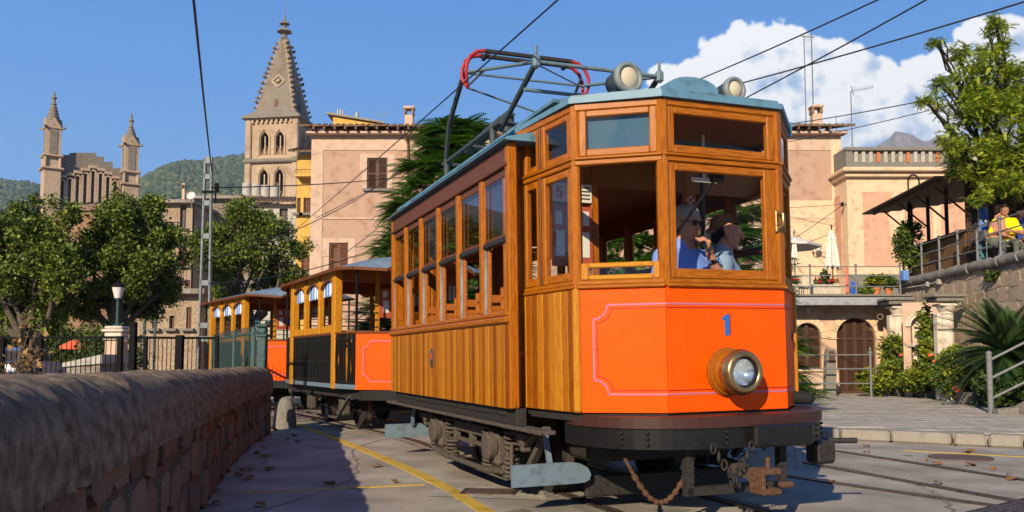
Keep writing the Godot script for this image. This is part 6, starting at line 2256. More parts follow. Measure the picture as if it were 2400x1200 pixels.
func rect(w: float, h: float) -> PackedVector2Array:
	return PackedVector2Array([Vector2(-w / 2, 0), Vector2(w / 2, 0), Vector2(w / 2, h), Vector2(-w / 2, h)])

func shutter_leaf(w: float, h: float) -> Array:
	# [frame mesh, slats mesh], foot at the lower left corner
	var f := MB.new()
	var e := 0.055
	f.box(Vector3(e / 2, h / 2, 0), Vector3(e, h, 0.04))
	f.box(Vector3(w - e / 2, h / 2, 0), Vector3(e, h, 0.04))
	for y in [e / 2, h / 2, h - e / 2]: f.box(Vector3(w / 2, y, 0), Vector3(w - 2 * e, e, 0.036))
	var s := MB.new()
	var n := int((h - 2 * e) / 0.055)
	for k in n: s.box(Vector3(w / 2, e + (k + 0.5) * (h - 2 * e) / n, 0), Vector3(w - 2 * e + 0.01, 0.05, 0.008), Basis(Vector3.RIGHT, 0.6))
	return [f.mesh(), s.mesh()]

func shuttered_window(parent: Node, o: Vector3, w: float, h: float, m: Material, ajar := 0.0):
	# closed louvred shutters in an opening; o is the middle of the sill
	var leaf := shutter_leaf(w / 2 - 0.01, h)
	for s in [-1.0, 1.0]:
		var pos := o + Vector3(-w / 2 if s < 0 else w / 2, 0, 0)
		var b := Basis(Vector3.UP, ajar * s) if s < 0 else Basis(Vector3.UP, PI + ajar)
		var f := put(leaf[0], "shutter", m, parent, pos, b)
		var sl := put(leaf[1], "slats", m, f)
		sl.set_meta("kind", "stuff")
	var dk := MB.new()
	dk.box(o + Vector3(0, h / 2, -0.2), Vector3(w, h, 0.04))
	part(dk, "window_back", M.room_plaster, parent)

func barrel_tile(L: float) -> ArrayMesh:
	var mb := MB.new()
	mb.lathe([Vector2(0.11, 0), Vector2(0.09, L)], 6, Transform3D(Basis(Vector3.RIGHT, -PI / 2), Vector3.ZERO), true, -PI / 2 - PI, -PI / 2)
	mb.lathe([Vector2(0.092, 0), Vector2(0.11, 0)], 6, Transform3D(Basis(Vector3.RIGHT, -PI / 2), Vector3.ZERO), false, -PI / 2 - PI, -PI / 2)
	return mb.mesh()

func tiled_eave(parent: Node, x0: float, x1: float, y: float, z: float, rows: int, pitch: float, label_roof := "roof"):
	# barrel tiles: the eave row one by one, the rows above joined
	var rb := MB.new()
	var L := rows * 0.4
	rb.quad(Vector3(x0, y - 0.03, z), Vector3(x1, y - 0.03, z), Vector3(x1, y - 0.03 + L * sin(pitch), z - L * cos(pitch)), Vector3(x0, y - 0.03 + L * sin(pitch), z - L * cos(pitch)))
	rb.quad(Vector3(x0, y - 0.1, z), Vector3(x1, y - 0.1, z), Vector3(x1, y - 0.03, z), Vector3(x0, y - 0.03, z))
	var roof := part(rb, label_roof, M.tile1, parent)
	var n := int((x1 - x0) / 0.25)
	var mesh := barrel_tile(0.45)
	var joined := MB.new()
	for k in n:
		var x := x0 + (k + 0.5) * (x1 - x0) / n
		put(mesh, "tile", M["tile%d" % (rng.randi() % 3)], roof, Vector3(x + rng.randfn(0, 0.008), y, z + 0.05 + rng.randfn(0, 0.012)), Basis(Vector3.RIGHT, pitch))
		for r in range(1, rows):
			var o := Vector3(x, y + r * 0.4 * sin(pitch) + 0.01 * rng.randf(), z - r * 0.4 * cos(pitch))
			joined.lathe([Vector2(0.11, 0), Vector2(0.09, 0.45)], 4, Transform3D(Basis(Vector3.RIGHT, pitch) * Basis(Vector3.RIGHT, -PI / 2), o), true, -PI / 2 - PI, -PI / 2)
	if rows > 1:
		var j := part(joined, "upper_tiles", M.tile0, roof)
		j.set_meta("kind", "stuff")
	return roof

func boxpart(parent: Node, called: String, o: Vector3, s: Vector3, m: Material, ch := 0.0, b := Basis()) -> MeshInstance3D:
	var mb := MB.new()
	mb.box(o, s, b, ch)
	return part(mb, called, m, parent)

func chimney(parent: Node, o: Vector3, w: float, h: float):
	var c := boxpart(parent, "chimney", o + Vector3(0, h / 2, 0), Vector3(w, h, w), M.pink_pale, 0.02)
	boxpart(c, "chimney_cap", o + Vector3(0, h + 0.3, 0), Vector3(w * 1.35, 0.12, w * 1.3), M.pink_pale, 0.03)
	for s in [-1.0, 1.0]: boxpart(c, "cap_leg", o + Vector3(w * 0.45 * s, h + 0.12, 0), Vector3(w * 0.25, 0.26, w * 1.1), M.tile2, 0.02)

func build_pink_house():
	var D := 34.0
	var t := thing("pink_house", "large pink stucco house with brown shutters and tiled eaves behind the tram", "house", Vector3(0, 0, -D))
	var xl := gx(722, D)
	var xr := gx(1985, D)
	var top := hy(318, D)
	var W := xr - xl
	var cx := (xl + xr) / 2
	# openings: centre x, foot, width, height
	var wins := []
	for q in [[879, 443, 48, 75], [790, 646, 45, 78], [1100, 443, 48, 75], [1320, 443, 48, 75], [1540, 443, 48, 75], [1760, 443, 48, 75], [1010, 646, 45, 78]]:
		wins.append([gx(q[0], D), hy(q[1], D), q[2] / 2000.0 * D, q[3] / 2000.0 * D])
	var holes := []
	for w in wins: holes.append([w[0] - cx, w[1], rect(w[2], w[3])])
	var mb := MB.new()
	pierced(mb, W, top, 0.35, holes, Transform3D(Basis(), Vector3(cx, 0, 0)))
	var wall := part(mb, "front_wall", M.pink, t)
	boxpart(t, "side_wall", Vector3(xl + 0.2, top / 2, -5.2), Vector3(0.4, top, 9.7), M.pink)
	boxpart(t, "side_wall", Vector3(xr - 0.2, top / 2, -5.2), Vector3(0.4, top, 9.7), M.pink)
	for i in wins.size():
		var w: Array = wins[i]
		shuttered_window(t, Vector3(w[0], w[1], -0.06), w[2], w[3], M.shutter if i != 1 else M.shutter_brown)
		# pale plaster surround with toothed corners
		var sw: float = w[2] * 0.36
		for s in [-1.0, 1.0]:
			boxpart(wall, "surround", Vector3(w[0] + s * (w[2] / 2 + sw / 2), w[1] + w[3] * 0.86, 0.008), Vector3(sw, w[3] * 0.55, 0.016), M.pink_pale)
			boxpart(wall, "surround", Vector3(w[0] + s * (w[2] / 2 + sw * 0.36), w[1] + w[3] * 0.29, 0.006), Vector3(sw * 0.7, w[3] * 0.54, 0.012), M.pink_pale)
		boxpart(wall, "surround", Vector3(w[0], w[1] + w[3] * 1.065, 0.009), Vector3(w[2], w[3] * 0.13, 0.018), M.pink_pale)
		boxpart(wall, "sill", Vector3(w[0], w[1] - 0.05, 0.05), Vector3(w[2] + 0.3, 0.09, 0.14), M.grey_stone, 0.01)
	boxpart(wall, "corner_strip", Vector3(xl + 0.24, top / 2, 0.012), Vector3(0.48, top, 0.024), M.pink_pale)
	boxpart(wall, "top_band", Vector3(cx, top - 0.3, 0.014), Vector3(W - 0.02, 0.6, 0.028), M.pink_pale)
	boxpart(wall, "string_course", Vector3(cx + 0.24, hy(512, D), 0.02), Vector3(W - 0.5, 0.07, 0.04), M.pink_pale)
	boxpart(wall, "string_course", Vector3(gx(1900, D), hy(495, D), 0.012), Vector3(gx(1985, D) - gx(1815, D), hy(470, D) - hy(520, D), 0.024), M.cream)
	boxpart(wall, "lower_band", Vector3(gx(1880, D), hy(660, D), 0.01), Vector3(gx(1985, D) - gx(1775, D), hy(520, D) - hy(800, D), 0.02), M.cream)
	boxpart(wall, "corner_strip", Vector3(gx(1972, D), top / 2, 0.016), Vector3(0.42, top, 0.032), M.cream)
	boxpart(t, "cornice", Vector3(cx, top + 0.06, 0.12), Vector3(W + 0.3, 0.12, 0.5), M.pink_pale, 0.02)
	for k in int(W / 0.42):
		boxpart(t, "rafter_end", Vector3(xl + 0.2 + k * 0.42, top + 0.17, 0.3), Vector3(0.09, 0.1, 0.6), M.shutter_brown)
	tiled_eave(t, xl - 0.35, xr + 0.35, top + 0.32, 0.62, 6, 0.22)
	var rb := MB.new()
	var y0 := top + 0.3 + 2.4 * sin(0.22)
	rb.quad(Vector3(xl - 0.35, y0 - 0.02, -1.7), Vector3(xr + 0.35, y0 - 0.02, -1.7), Vector3(xr + 0.35, y0 + 0.75, -5.2), Vector3(xl - 0.35, y0 + 0.75, -5.2))
	rb.quad(Vector3(xr + 0.35, y0 - 1.2, -10.5), Vector3(xl - 0.35, y0 - 1.2, -10.5), Vector3(xl - 0.35, y0 + 0.75, -5.2), Vector3(xr + 0.35, y0 + 0.75, -5.2))
	part(rb, "upper_roof", M.tile0, t)
	chimney(t, Vector3(gx(950, D), top + 0.45, -0.6), 0.34, 0.55)
	chimney(t, Vector3(gx(1940, D), top + 0.45, -0.6), 0.38, 0.6)
	var dp := MB.new()
	dp.tube([Vector3(gx(946, D), top + 0.15, 0.4), Vector3(gx(948, D), top - 0.1, 0.25), Vector3(gx(953, D), top - 0.4, 0.06), Vector3(gx(953, D), top - 3.0, 0.06)], 0.05, -1, 7)
	part(dp, "downpipe", M.shutter_brown, t)
	# ochre attic room on the roof
	var at0 := gx(772, D + 3)
	var a := MB.new()
	a.prism(PackedVector2Array([Vector2(0, 0), Vector2(2.0, 0), Vector2(2.0, hy(290, D + 3) - top), Vector2(0, hy(272, D + 3) - top)]), -3.0, 0.0, Transform3D(Basis(), Vector3(at0, top, -3.0)))
	var room := part(a, "attic_room", M.ochre, t)
	var sl := MB.new()
	sl.prism(PackedVector2Array([Vector2(-0.25, hy(269, D + 3) - top), Vector2(2.3, hy(291, D + 3) - top), Vector2(2.3, hy(287, D + 3) - top), Vector2(-0.25, hy(264, D + 3) - top)]), -3.1, 0.15, Transform3D(Basis(), Vector3(at0, top, -3.0)))
	part(sl, "attic_slab", M.grey_stucco, room)
	for q in [[784, 257, 0.05], [790, 257, 0.05], [796, 260, 0.05], [829, 264, 0.08]]:
		var f := MB.new()
		f.tube([Vector3(gx(q[0], D + 4), top + 0.6, -4), Vector3(gx(q[0], D + 4), hy(q[1], D + 4), -4)], q[2], -1, 8)
		part(f, "flue", M.galvanised, room)
	# masts and aerials
	for q in [[1903, 84, 292, 0.022], [1921, 78, 292, 0.026], [2012, 213, 305, 0.022], [1975, 270, 297, 0.014], [880, 268, 300, 0.012]]:
		var mast := thing("aerial_mast", "", "aerial", Vector3(gx(q[0], D + 1.0), hy(q[2], D + 1.0) - 0.2, -D - 1.0), 0.0, "aerials on the pink house roof")
		var h: float = hy(q[1], D + 1.0) - mast.position.y
		var m := MB.new()
		m.tube([Vector3(0, -0.6, 0), Vector3(0, h, 0)], q[3], -1, 6)
		part(m, "pole", M.rail_grey, mast)
		if q[0] == 1921:
			mast.set_meta("label", "tallest thin aerial mast with a short crossbar on the roof")
			var e := MB.new()
			e.bar(Vector3(-0.42, h - 0.12, 0), Vector3(0.12, h - 0.18, 0), 0.03, 0.03)
			part(e, "crossbar", M.rail_grey, mast)
		elif q[0] == 2012:
			mast.set_meta("label", "mast with a comb-like television aerial at the roof corner")
			var e := MB.new()
			e.bar(Vector3(0, h, 0), Vector3(0.9, h + 0.12, 0.1), 0.02, 0.02)
			for k in 9: e.bar(Vector3(0.1 * k + 0.05, h - 0.1 + 0.013 * k, 0.01 * k), Vector3(0.1 * k + 0.09, h + 0.14 + 0.013 * k, 0.01 * k), 0.012, 0.012)
			e.bar(Vector3(0, h + 0.2, 0.05), Vector3(0.1, h - 0.2, 0.05), 0.02, 0.02)
			part(e, "aerial_comb", M.rail_grey, mast)
		elif q[0] == 880:
			mast.set_meta("label", "small television aerial beside the ochre attic room")
			var e := MB.new()
			e.bar(Vector3(-0.1, h - 0.05, 0), Vector3(0.45, h + 0.02, 0), 0.014, 0.014)
			for k in 5: e.bar(Vector3(0.1 * k, h - 0.14, 0), Vector3(0.1 * k, h + 0.1, 0), 0.01, 0.01)
			part(e, "aerial_comb", M.rail_grey, mast)
		elif q[0] == 1975: mast.set_meta("label", "short bent wire bracket on the tiled roof edge")
		else: mast.set_meta("label", "plain thin mast beside the crossbar mast on the roof")

func build_side_wing():
	# lower salmon wing with a balustrade
	var D := 32.7
	var t := thing("salmon_wing", "salmon and cream house wing with a grey balustrade on its flat roof", "house", Vector3(0, 0, -D))
	var xl := gx(1996, D)
	var xr := gx(2560, D)
	var top := hy(405, D)
	boxpart(t, "wall", Vector3((xl + xr) / 2, top / 2, -3.2), Vector3(xr - xl, top, 6.4), M.cream)
	var py0 := hy(625, D)
	var py1 := hy(450, D)
	boxpart(t, "panel", Vector3(gx(2115, D), (py0 + py1) / 2, 0.01), Vector3(gx(2200, D) - gx(2036, D), py1 - py0, 0.02), M.salmon)
	boxpart(t, "panel", Vector3(gx(2320, D), (py0 + py1) / 2, 0.01), Vector3(gx(2430, D) - gx(2225, D), py1 - py0, 0.02), M.salmon)
	boxpart(t, "plinth", Vector3((xl + xr) / 2, py0 - 1.3, 0.02), Vector3(xr - xl + 0.04, 2.0, 0.08), M.grey_stone)
	boxpart(t, "side_panel", Vector3(xl - 0.012, (py0 + py1) / 2, -2.2), Vector3(0.024, py1 - py0, 3.2), M.salmon)
	boxpart(t, "cornice", Vector3((xl + xr) / 2, top + 0.07, -3.05), Vector3(xr - xl + 0.5, 0.16, 6.9), M.cream, 0.03)
	boxpart(t, "cornice", Vector3((xl + xr) / 2, top - 0.1, -3.1), Vector3(xr - xl + 0.25, 0.18, 6.6), M.cream, 0.03)
	var y0 := top + 0.15
	var y1 := hy(345, D)
	boxpart(t, "parapet_base", Vector3((xl + xr) / 2, y0 + 0.12, -0.1), Vector3(xr - xl, 0.24, 0.3), M.grey_stone, 0.01)
	boxpart(t, "parapet_rail", Vector3((xl + xr) / 2, y1 - 0.07, -0.1), Vector3(xr - xl + 0.06, 0.14, 0.34), M.grey_stone, 0.02)
	boxpart(t, "parapet_wall", Vector3((xl + xr) / 2, (y0 + y1) / 2, -0.18), Vector3(xr - xl, y1 - y0 - 0.3, 0.1), M.grey_stucco)
	boxpart(t, "parapet_end", Vector3(xl + 0.14, (y0 + y1) / 2, -1.6), Vector3(0.28, y1 - y0, 3.2), M.grey_stone, 0.01)
	for k in 24:
		var x := xl + 0.42 + k * 0.29
		if k % 4 == 3: boxpart(t, "terracotta_grille", Vector3(x, (y0 + y1) / 2 + 0.06, -0.1), Vector3(0.12, 0.42, 0.1), M.terracotta)
		else: boxpart(t, "baluster", Vector3(x, (y0 + y1) / 2 + 0.06, -0.1), Vector3(0.15, y1 - y0 - 0.38, 0.16), M.canvas_grey, 0.03)
	var r := MB.new()
	r.prism(PackedVector2Array([Vector2(0, 0), Vector2(2.6, 0), Vector2(0, 0.55)]), -4, -3.6, Transform3D(Basis(), Vector3(xl + 0.2, y1 - 0.1, 0)))
	part(r, "stair_wall", M.grey_stone, t)
	var m := MB.new()
	m.lathe([Vector2(0, 0), Vector2(0.55, 0.0), Vector2(0.55, 0.02), Vector2(0, 0.04)], 20, Transform3D(Basis.from_scale(Vector3(0.7, 1, 1)) , Vector3.ZERO))
	var med := put(m.mesh(), "oval_medallion", M.cream, t, Vector3(gx(2112, D), hy(515, D) - 0.1, 0.02), Basis(Vector3.RIGHT, PI / 2) * Basis.from_scale(Vector3(0.8, 1, 2.2)))

func plain_house(called: String, label: String, u0: float, u1: float, vtop: float, d: float, depth: float, m: Material, wins: Array, tiled: bool, turn := 0.0) -> Node3D:
	var t := thing(called, label, "house", Vector3(gx((u0 + u1) / 2, d), 0, -d), turn)
	var W := gx(u1, d) - gx(u0, d)
	var H := hy(vtop, d)
	var holes := []
	for w in wins:
		var ww: float = w[2] / 2000.0 * d
		var hh: float = w[3] / 2000.0 * d
		holes.append([gx(w[0], d) - t.position.x, hy(w[1], d), rect(ww, hh)])
	var mb := MB.new()
	pierced(mb, W, H, 0.3, holes, Transform3D())
	part(mb, "front_wall", m, t)
	for s in [-1.0, 1.0]: boxpart(t, "side_wall", Vector3(s * (W / 2 - 0.15), H / 2, -depth / 2 - 0.15), Vector3(0.3, H, depth), m)
	boxpart(t, "back_wall", Vector3(0, H / 2, -depth - 0.3), Vector3(W, H, 0.3), m)
	for i in wins.size():
		var w: Array = wins[i]
		var ww: float = w[2] / 2000.0 * d
		var hh: float = w[3] / 2000.0 * d
		var o := Vector3(gx(w[0], d) - t.position.x, hy(w[1], d), -0.1)
		if w[4] == 1: shuttered_window(t, o, ww, hh, M.shutter_brown)
		else:
			var g := boxpart(t, "window", o + Vector3(0, hh / 2, -0.12), Vector3(ww, hh, 0.03), M.window_glass)
			boxpart(g, "window_bar", o + Vector3(0, hh / 2, -0.08), Vector3(0.07, hh, 0.05), M.shutter_brown)
			boxpart(g, "window_bar", o + Vector3(0, hh * 0.6, -0.08), Vector3(ww, 0.07, 0.045), M.shutter_brown)
		boxpart(t, "sill", o + Vector3(0, -0.05, 0.2), Vector3(ww + 0.3, 0.1, 0.25), M.grey_stone)
	if tiled: tiled_eave(t, -W / 2 - 0.3, W / 2 + 0.3, H + 0.1, 0.5, 5, 0.3)
	else: boxpart(t, "roof_slab", Vector3(0, H + 0.1, -depth / 2), Vector3(W + 0.5, 0.2, depth + 1.0), M.grey_stucco)
	return t

func build_far_houses():
	var a := plain_house("cream_house", "narrow cream house with stacked balconies at the edge of the big plane tree", 372, 442, 478, 52, 8, M.old_stucco, [[420, 535, 15, 55, 0], [423, 625, 18, 48, 1], [415, 720, 14, 50, 1], [435, 690, 12, 34, 1]], false)
	for y in [560, 650, 730]:
		boxpart(a, "balcony_slab", Vector3(gx(392, 52) - a.position.x, hy(y, 52), 0.4), Vector3(1.5, 0.14, 0.9), M.old_stucco)
		var r := MB.new()
		for k in 9: r.bar(Vector3(gx(392, 52) - a.position.x - 0.7 + 0.175 * k, hy(y, 52), 0.8), Vector3(gx(392, 52) - a.position.x - 0.7 + 0.175 * k, hy(y, 52) + 0.9, 0.8), 0.025, 0.025, Vector3.BACK)
		r.bar(Vector3(gx(392, 52) - a.position.x - 0.75, hy(y, 52) + 0.9, 0.8), Vector3(gx(392, 52) - a.position.x + 0.75, hy(y, 52) + 0.9, 0.8), 0.04, 0.04)
		part(r, "balcony_railing", M.iron_black, a)
	var ds := thing("satellite_dish", "white satellite dish on the flat roof of the cream house", "dish", at(448, 460, 50))
	var q := MB.new()
	q.lathe([Vector2(0, 0), Vector2(0.16, 0.03), Vector2(0.27, 0.09), Vector2(0.27, 0.1)], 16, Transform3D(Basis(Vector3.RIGHT, 1.2), Vector3.ZERO), true)
	part(q, "bowl", M.canvas, ds)
	var qs := MB.new()
	qs.tube([Vector3(0, -0.7, -0.15), Vector3(0, 0, -0.02)], 0.03)
	part(qs, "stand", M.rail_grey, ds)
	chimney(a, Vector3(gx(420, 54) - a.position.x, hy(470, 54), -2), 0.18, 0.75)
	plain_house("grey_house", "grey stucco row house with a long flat roof behind the middle plane tree", 443, 600, 468, 56, 8, M.grey_stucco, [[470, 560, 16, 40, 0], [540, 560, 18, 42, 1], [500, 660, 16, 44, 1], [560, 660, 16, 44, 1], [470, 740, 18, 50, 0], [540, 745, 18, 52, 0]], false)
	var b := plain_house("white_house", "pale house with a tiled eave and one dark window beneath the bell tower", 585, 692, 478, 46, 7, M.canvas_grey, [[658, 522, 20, 34, 0], [640, 640, 20, 44, 1], [600, 640, 18, 44, 1], [660, 730, 20, 50, 0]], true)
	for k in 4:
		var wt := thing("water_tank", ["tallest pale cylindrical water tank on the roof below the bell tower", "pale roof water tank next to the tallest one", "pale roof water tank next to the shortest one", "shortest pale cylindrical water tank on the roof below the bell tower"][k], "tank", Vector3(gx(570 + 22 * k, 60), hy(456, 60) - 0.4, -60), 0.0, "water tanks on the roof")
		var w := MB.new()
		w.lathe([Vector2(0.32, 0), Vector2(0.32, 1.15 - 0.08 * k), Vector2(0.3, 1.2 - 0.08 * k), Vector2(0, 1.24 - 0.08 * k)], 16)
		part(w, "drum", M.canvas_grey, wt)
		var wb := MB.new()
		wb.lathe([Vector2(0.34, -0.3), Vector2(0.34, 0.0), Vector2(0, 0.0)], 16)
		part(wb, "footing", M.grey_stucco, wt)
	var y := plain_house("ochre_house", "narrow ochre yellow house with a small balcony squeezed beside the pink house", 688, 732, 362, 38, 8, M.ochre, [[714, 500, 18, 37, 1], [694, 500, 8, 37, 1], [712, 640, 20, 44, 1]], true)
	boxpart(y, "balcony_slab", Vector3(0, hy(416, 38), 0.25), Vector3(0.75, 0.1, 0.5), M.ochre)
	var r := MB.new()
	for k in 8: r.bar(Vector3(-0.35 + 0.1 * k, hy(416, 38), 0.45), Vector3(-0.35 + 0.1 * k, hy(402, 38), 0.45), 0.014, 0.014, Vector3.BACK)
	r.bar(Vector3(-0.38, hy(402, 38), 0.45), Vector3(0.38, hy(402, 38), 0.45), 0.025, 0.025)
	part(r, "balcony_railing", M.shutter_brown, y)
	plain_house("ground_house", "low old stucco house front with small dark windows behind the trees", 285, 470, 690, 34, 6, M.old_stucco, [[310, 790, 14, 50, 0], [360, 770, 12, 30, 0], [400, 770, 12, 30, 0], [440, 770, 12, 50, 1]], false)
	var k := thing("shop_front", "green framed shop board with a red and white sign behind the fence", "shop board", Vector3(gx(350, 29), 0, -29))
	for s in [-1.0, 1.0]: boxpart(k, "post", Vector3(0.18 * s - 0.02, hy(700, 29) / 2, 0), Vector3(0.07, hy(700, 29), 0.07), M.teal_iron)
	boxpart(k, "board", Vector3(0, hy(745, 29), 0), Vector3(0.3, 0.06, 0.05), M.teal_iron)
	boxpart(k, "white_sign", Vector3(0.06, hy(730, 29), 0.05), Vector3(0.14, 0.42, 0.02), M.canvas)
	boxpart(k, "red_sign", Vector3(0.06, hy(716, 29), 0.06), Vector3(0.14, 0.1, 0.02), M.sign_red)

func arch_outline(w: float, spring: float) -> PackedVector2Array:
	var pl := PackedVector2Array([Vector2(-w / 2, 0), Vector2(w / 2, 0)])
	for k in 13: pl.append(Vector2(cos(PI * k / 12) * w / 2, spring + sin(PI * k / 12) * w / 2))
	return pl

func bush(called: String, label: String, base: Vector3, r: Vector3, n: int, leaf: Mesh, ca: Color, cb: Color, group := "", s0 := 0.8, s1 := 1.2) -> Node3D:
	var t := thing(called, label, "shrub", base, 0.0, group)
	var st := MB.new()
	for k in 7:
		var a := TAU * k / 7
		st.tube([Vector3(0.02 * cos(a), -0.03, 0.02 * sin(a)), Vector3(r.x * 0.6 * cos(a), r.y * 1.3, r.z * 0.6 * sin(a))], 0.012, 0.005, 5)
	part(st, "stems", M.bark, t)
	var pts := []
	var subs := []
	for k in 11:
		var q := Vector3(rng.randfn(0, 1), rng.randfn(0, 1), rng.randfn(0, 1)).normalized()
		subs.append(Vector3(0, r.y, 0) + q * r * 0.62)
	for k in n:
		var q := Vector3(rng.randfn(0, 1), rng.randfn(0, 1), rng.randfn(0, 1)).normalized() * pow(rng.randf(), 0.4)
		var p: Vector3 = subs[k % 11] + q * r * 0.45
		if p.y > 0.02: pts.append(p)
	scatter_leaves(t, "foliage", pts, leaf, s0, s1, ca, cb)
	return t

func flower(parent: Node, o: Vector3, r: float, m: Material, called := "flower"):
	var mb := MB.new()
	for k in 6:
		var a := TAU * k / 6
		mb.ball(o + Vector3(cos(a), 0.3 * sin(a * 2), sin(a)) * r * 0.55, Vector3.ONE * r * 0.55, 6, 4)
	mb.ball(o + Vector3(0, r * 0.4, r * 0.3), Vector3.ONE * r * 0.5, 6, 4)
	part(mb, called, m, parent)

func terrace_railing(label: String, pts: Array, heights: Array, h: float, m: Material, rails: Array, post_r := 0.025):
	# posts at every point, rails between them
	var o: Vector3 = pts[0]
	var t := thing("terrace_railing", label, "railing", o)
	for p in pts:
		var b := MB.new()
		b.tube([p - o - Vector3(0, 0.02, 0), p - o + Vector3(0, h, 0)], post_r, post_r * 0.85, 8)
		b.ball(p - o + Vector3(0, h + 0.02, 0), Vector3.ONE * post_r * 1.5, 8, 6)
		part(b, "post", m, t)
	for f in rails:
		for i in pts.size() - 1:
			var b := MB.new()
			b.tube([pts[i] - o + Vector3(0, h * f, 0), pts[i + 1] - o + Vector3(0, h * f, 0)], 0.014, -1, 6)
			part(b, "rail", m, t)

func pot(label: String, o: Vector3, r: float, h: float) -> Node3D:
	var t := thing("flower_pot", label, "pot", o, 0.0, "terrace pots")
	var b := MB.new()
	b.lathe([Vector2(0, 0), Vector2(r * 0.68, 0), Vector2(r * 0.9, h * 0.8), Vector2(r, h * 0.8), Vector2(r, h), Vector2(r * 0.88, h), Vector2(r * 0.85, h * 0.9), Vector2(0, h * 0.9)], 18)
	part(b, "bowl", M.terracotta, t)
	return t

func build_terrace():
	var D := 22.0
	var g0 := 0.12
	var t := thing("terrace_building", "low apricot building with arched brown louvred doors under the roof terrace", "building", Vector3(0, 0, -D))
	var xl := gx(1500, D)
	var xr := gx(2112, D)
	var W := xr - xl
	var cx := (xl + xr) / 2
	var H := hy(712, D)
	var dx := gx(2008, D)
	var wx2 := gx(1894, D)
	var dw := 92.0 / 2000 * D
	var ww := 64.0 / 2000 * D
	var dh := hy(745, D) - g0 - dw / 2
	var wy := hy(865, D)
	var wh := hy(757, D) - wy - ww / 2
	var mb := MB.new()
	pierced(mb, W, H, 0.3, [[dx - cx, g0, arch_outline(dw, dh)], [wx2 - cx, wy, arch_outline(ww, wh)]], Transform3D(Basis(), Vector3(cx, 0, 0)))
	var wall := part(mb, "front_wall", M.arcade, t)
	boxpart(t, "side_wall", Vector3(xr - 0.15, H / 2, -3.2), Vector3(0.3, H, 5.8), M.arcade)
	for q in [[dx, g0, dw, dh, 4], [wx2, wy, ww, wh, 2]]:
		# louvred filling in upright leaves
		var full: float = q[3] + q[2] / 2
		for k in q[4]:
			var lw: float = q[2] / q[4]
			var fr := MB.new()
			var x0: float = q[0] - q[2] / 2 + lw * k
			var clipr := func(x: float) -> float:
				var a := clampf((x - q[0]) / (q[2] / 2), -1.0, 1.0)
				return q[1] + q[3] + sqrt(1.0 - a * a) * q[2] / 2
			for xx in [x0 + 0.025, x0 + lw - 0.025]: fr.box(Vector3(xx, (q[1] + clipr.call(xx)) / 2, -0.12), Vector3(0.045, clipr.call(xx) - q[1], 0.04))
			for yy in [q[1] + 0.04, q[1] + q[3] * 0.42, q[1] + q[3] * 0.98]: fr.box(Vector3(x0 + lw / 2, yy, -0.12), Vector3(lw - 0.05, 0.06, 0.038))
			var leaf := part(fr, "shutter", M.shutter, t)
			var sl := MB.new()
			var y: float = q[1] + 0.08
			while y < clipr.call(x0 + lw / 2) - 0.02:
				if y < minf(clipr.call(x0 + 0.04), clipr.call(x0 + lw - 0.04)): sl.box(Vector3(x0 + lw / 2, y, -0.125), Vector3(lw - 0.07, 0.034, 0.008), Basis(Vector3.RIGHT, 0.5))
				y += 0.038
			var so := part(sl, "slats", M.shutter, leaf)
			so.set_meta("kind", "stuff")
		boxpart(t, "doorway_back", Vector3(q[0], q[1] + full / 2, -0.22), Vector3(q[2] + 0.1, full, 0.04), M.shutter)
		# pale voussoir band, stone by stone
		for k in 11:
			var a0 := PI * k / 11.0 + 0.01
			var a1 := PI * (k + 1) / 11.0 - 0.01
			var r0: float = q[2] / 2 + 0.01
			var r1: float = q[2] / 2 + 0.17
			var v := MB.new()
			v.prism(PackedVector2Array([Vector2(cos(a0) * r0, sin(a0) * r0), Vector2(cos(a0) * r1, sin(a0) * r1), Vector2(cos(a1) * r1, sin(a1) * r1), Vector2(cos(a1) * r0, sin(a1) * r0)]), 0.0, 0.022, Transform3D(Basis(), Vector3(q[0], q[1] + q[3], 0)))
			part(v, "voussoir", M.cream, wall)
		for s in [-1.0, 1.0]:
			boxpart(wall, "impost", Vector3(q[0] + s * (q[2] / 2 + 0.12), q[1] + q[3] - 0.02, 0.015), Vector3(0.24, 0.04, 0.05), M.cream)
	boxpart(wall, "plinth", Vector3(gx(1910, D), g0 + 0.30, 0.01), Vector3(gx(1960, D) - gx(1850, D), 0.6, 0.025), M.pink_pale)
	boxpart(wall, "window_sill", Vector3(wx2, wy - 0.03, 0.04), Vector3(ww + 0.2, 0.06, 0.1), M.cream, 0.01)
	# floodlight and camera box
	var fl := boxpart(t, "floodlight", Vector3(gx(2068, D), hy(713, D) - 0.08, 0.16), Vector3(0.26, 0.12, 0.2), M.galvanised, 0.03)
	boxpart(fl, "bracket", Vector3(gx(2068, D), hy(713, D) + 0.02, 0.08), Vector3(0.05, 0.1, 0.1), M.rail_grey)
	boxpart(t, "junction_box", Vector3(gx(1895, D), hy(722, D) - 0.06, 0.05), Vector3(0.1, 0.14, 0.08), M.canvas, 0.01)
	# deck
	boxpart(t, "deck", Vector3(cx, H + 0.08, -5.2), Vector3(W, 0.16, 11.6), M.grey_stone)
	boxpart(t, "gutter", Vector3(cx, H + 0.02, 0.66), Vector3(W + 0.02, 0.2, 0.08), M.galvanised, 0.01)
	boxpart(t, "coping_edge", Vector3(cx, H + 0.17, 0.5), Vector3(W + 0.01, 0.05, 0.4), M.grey_stone, 0.01)
	var fy := H + 0.165
	terrace_railing("grey railing with ball-topped posts along the roof terrace edge", [Vector3(gx(1600, D), fy, -D + 0.45), Vector3(gx(1745, D), fy, -D + 0.45), Vector3(gx(1889, D), fy, -D + 0.45), Vector3(gx(1995, D), fy, -D + 0.45), Vector3(gx(2097, D), fy, -D + 0.45)], [], hy(628, D) - fy, M.rail_grey, [0.98, 0.68, 0.32])
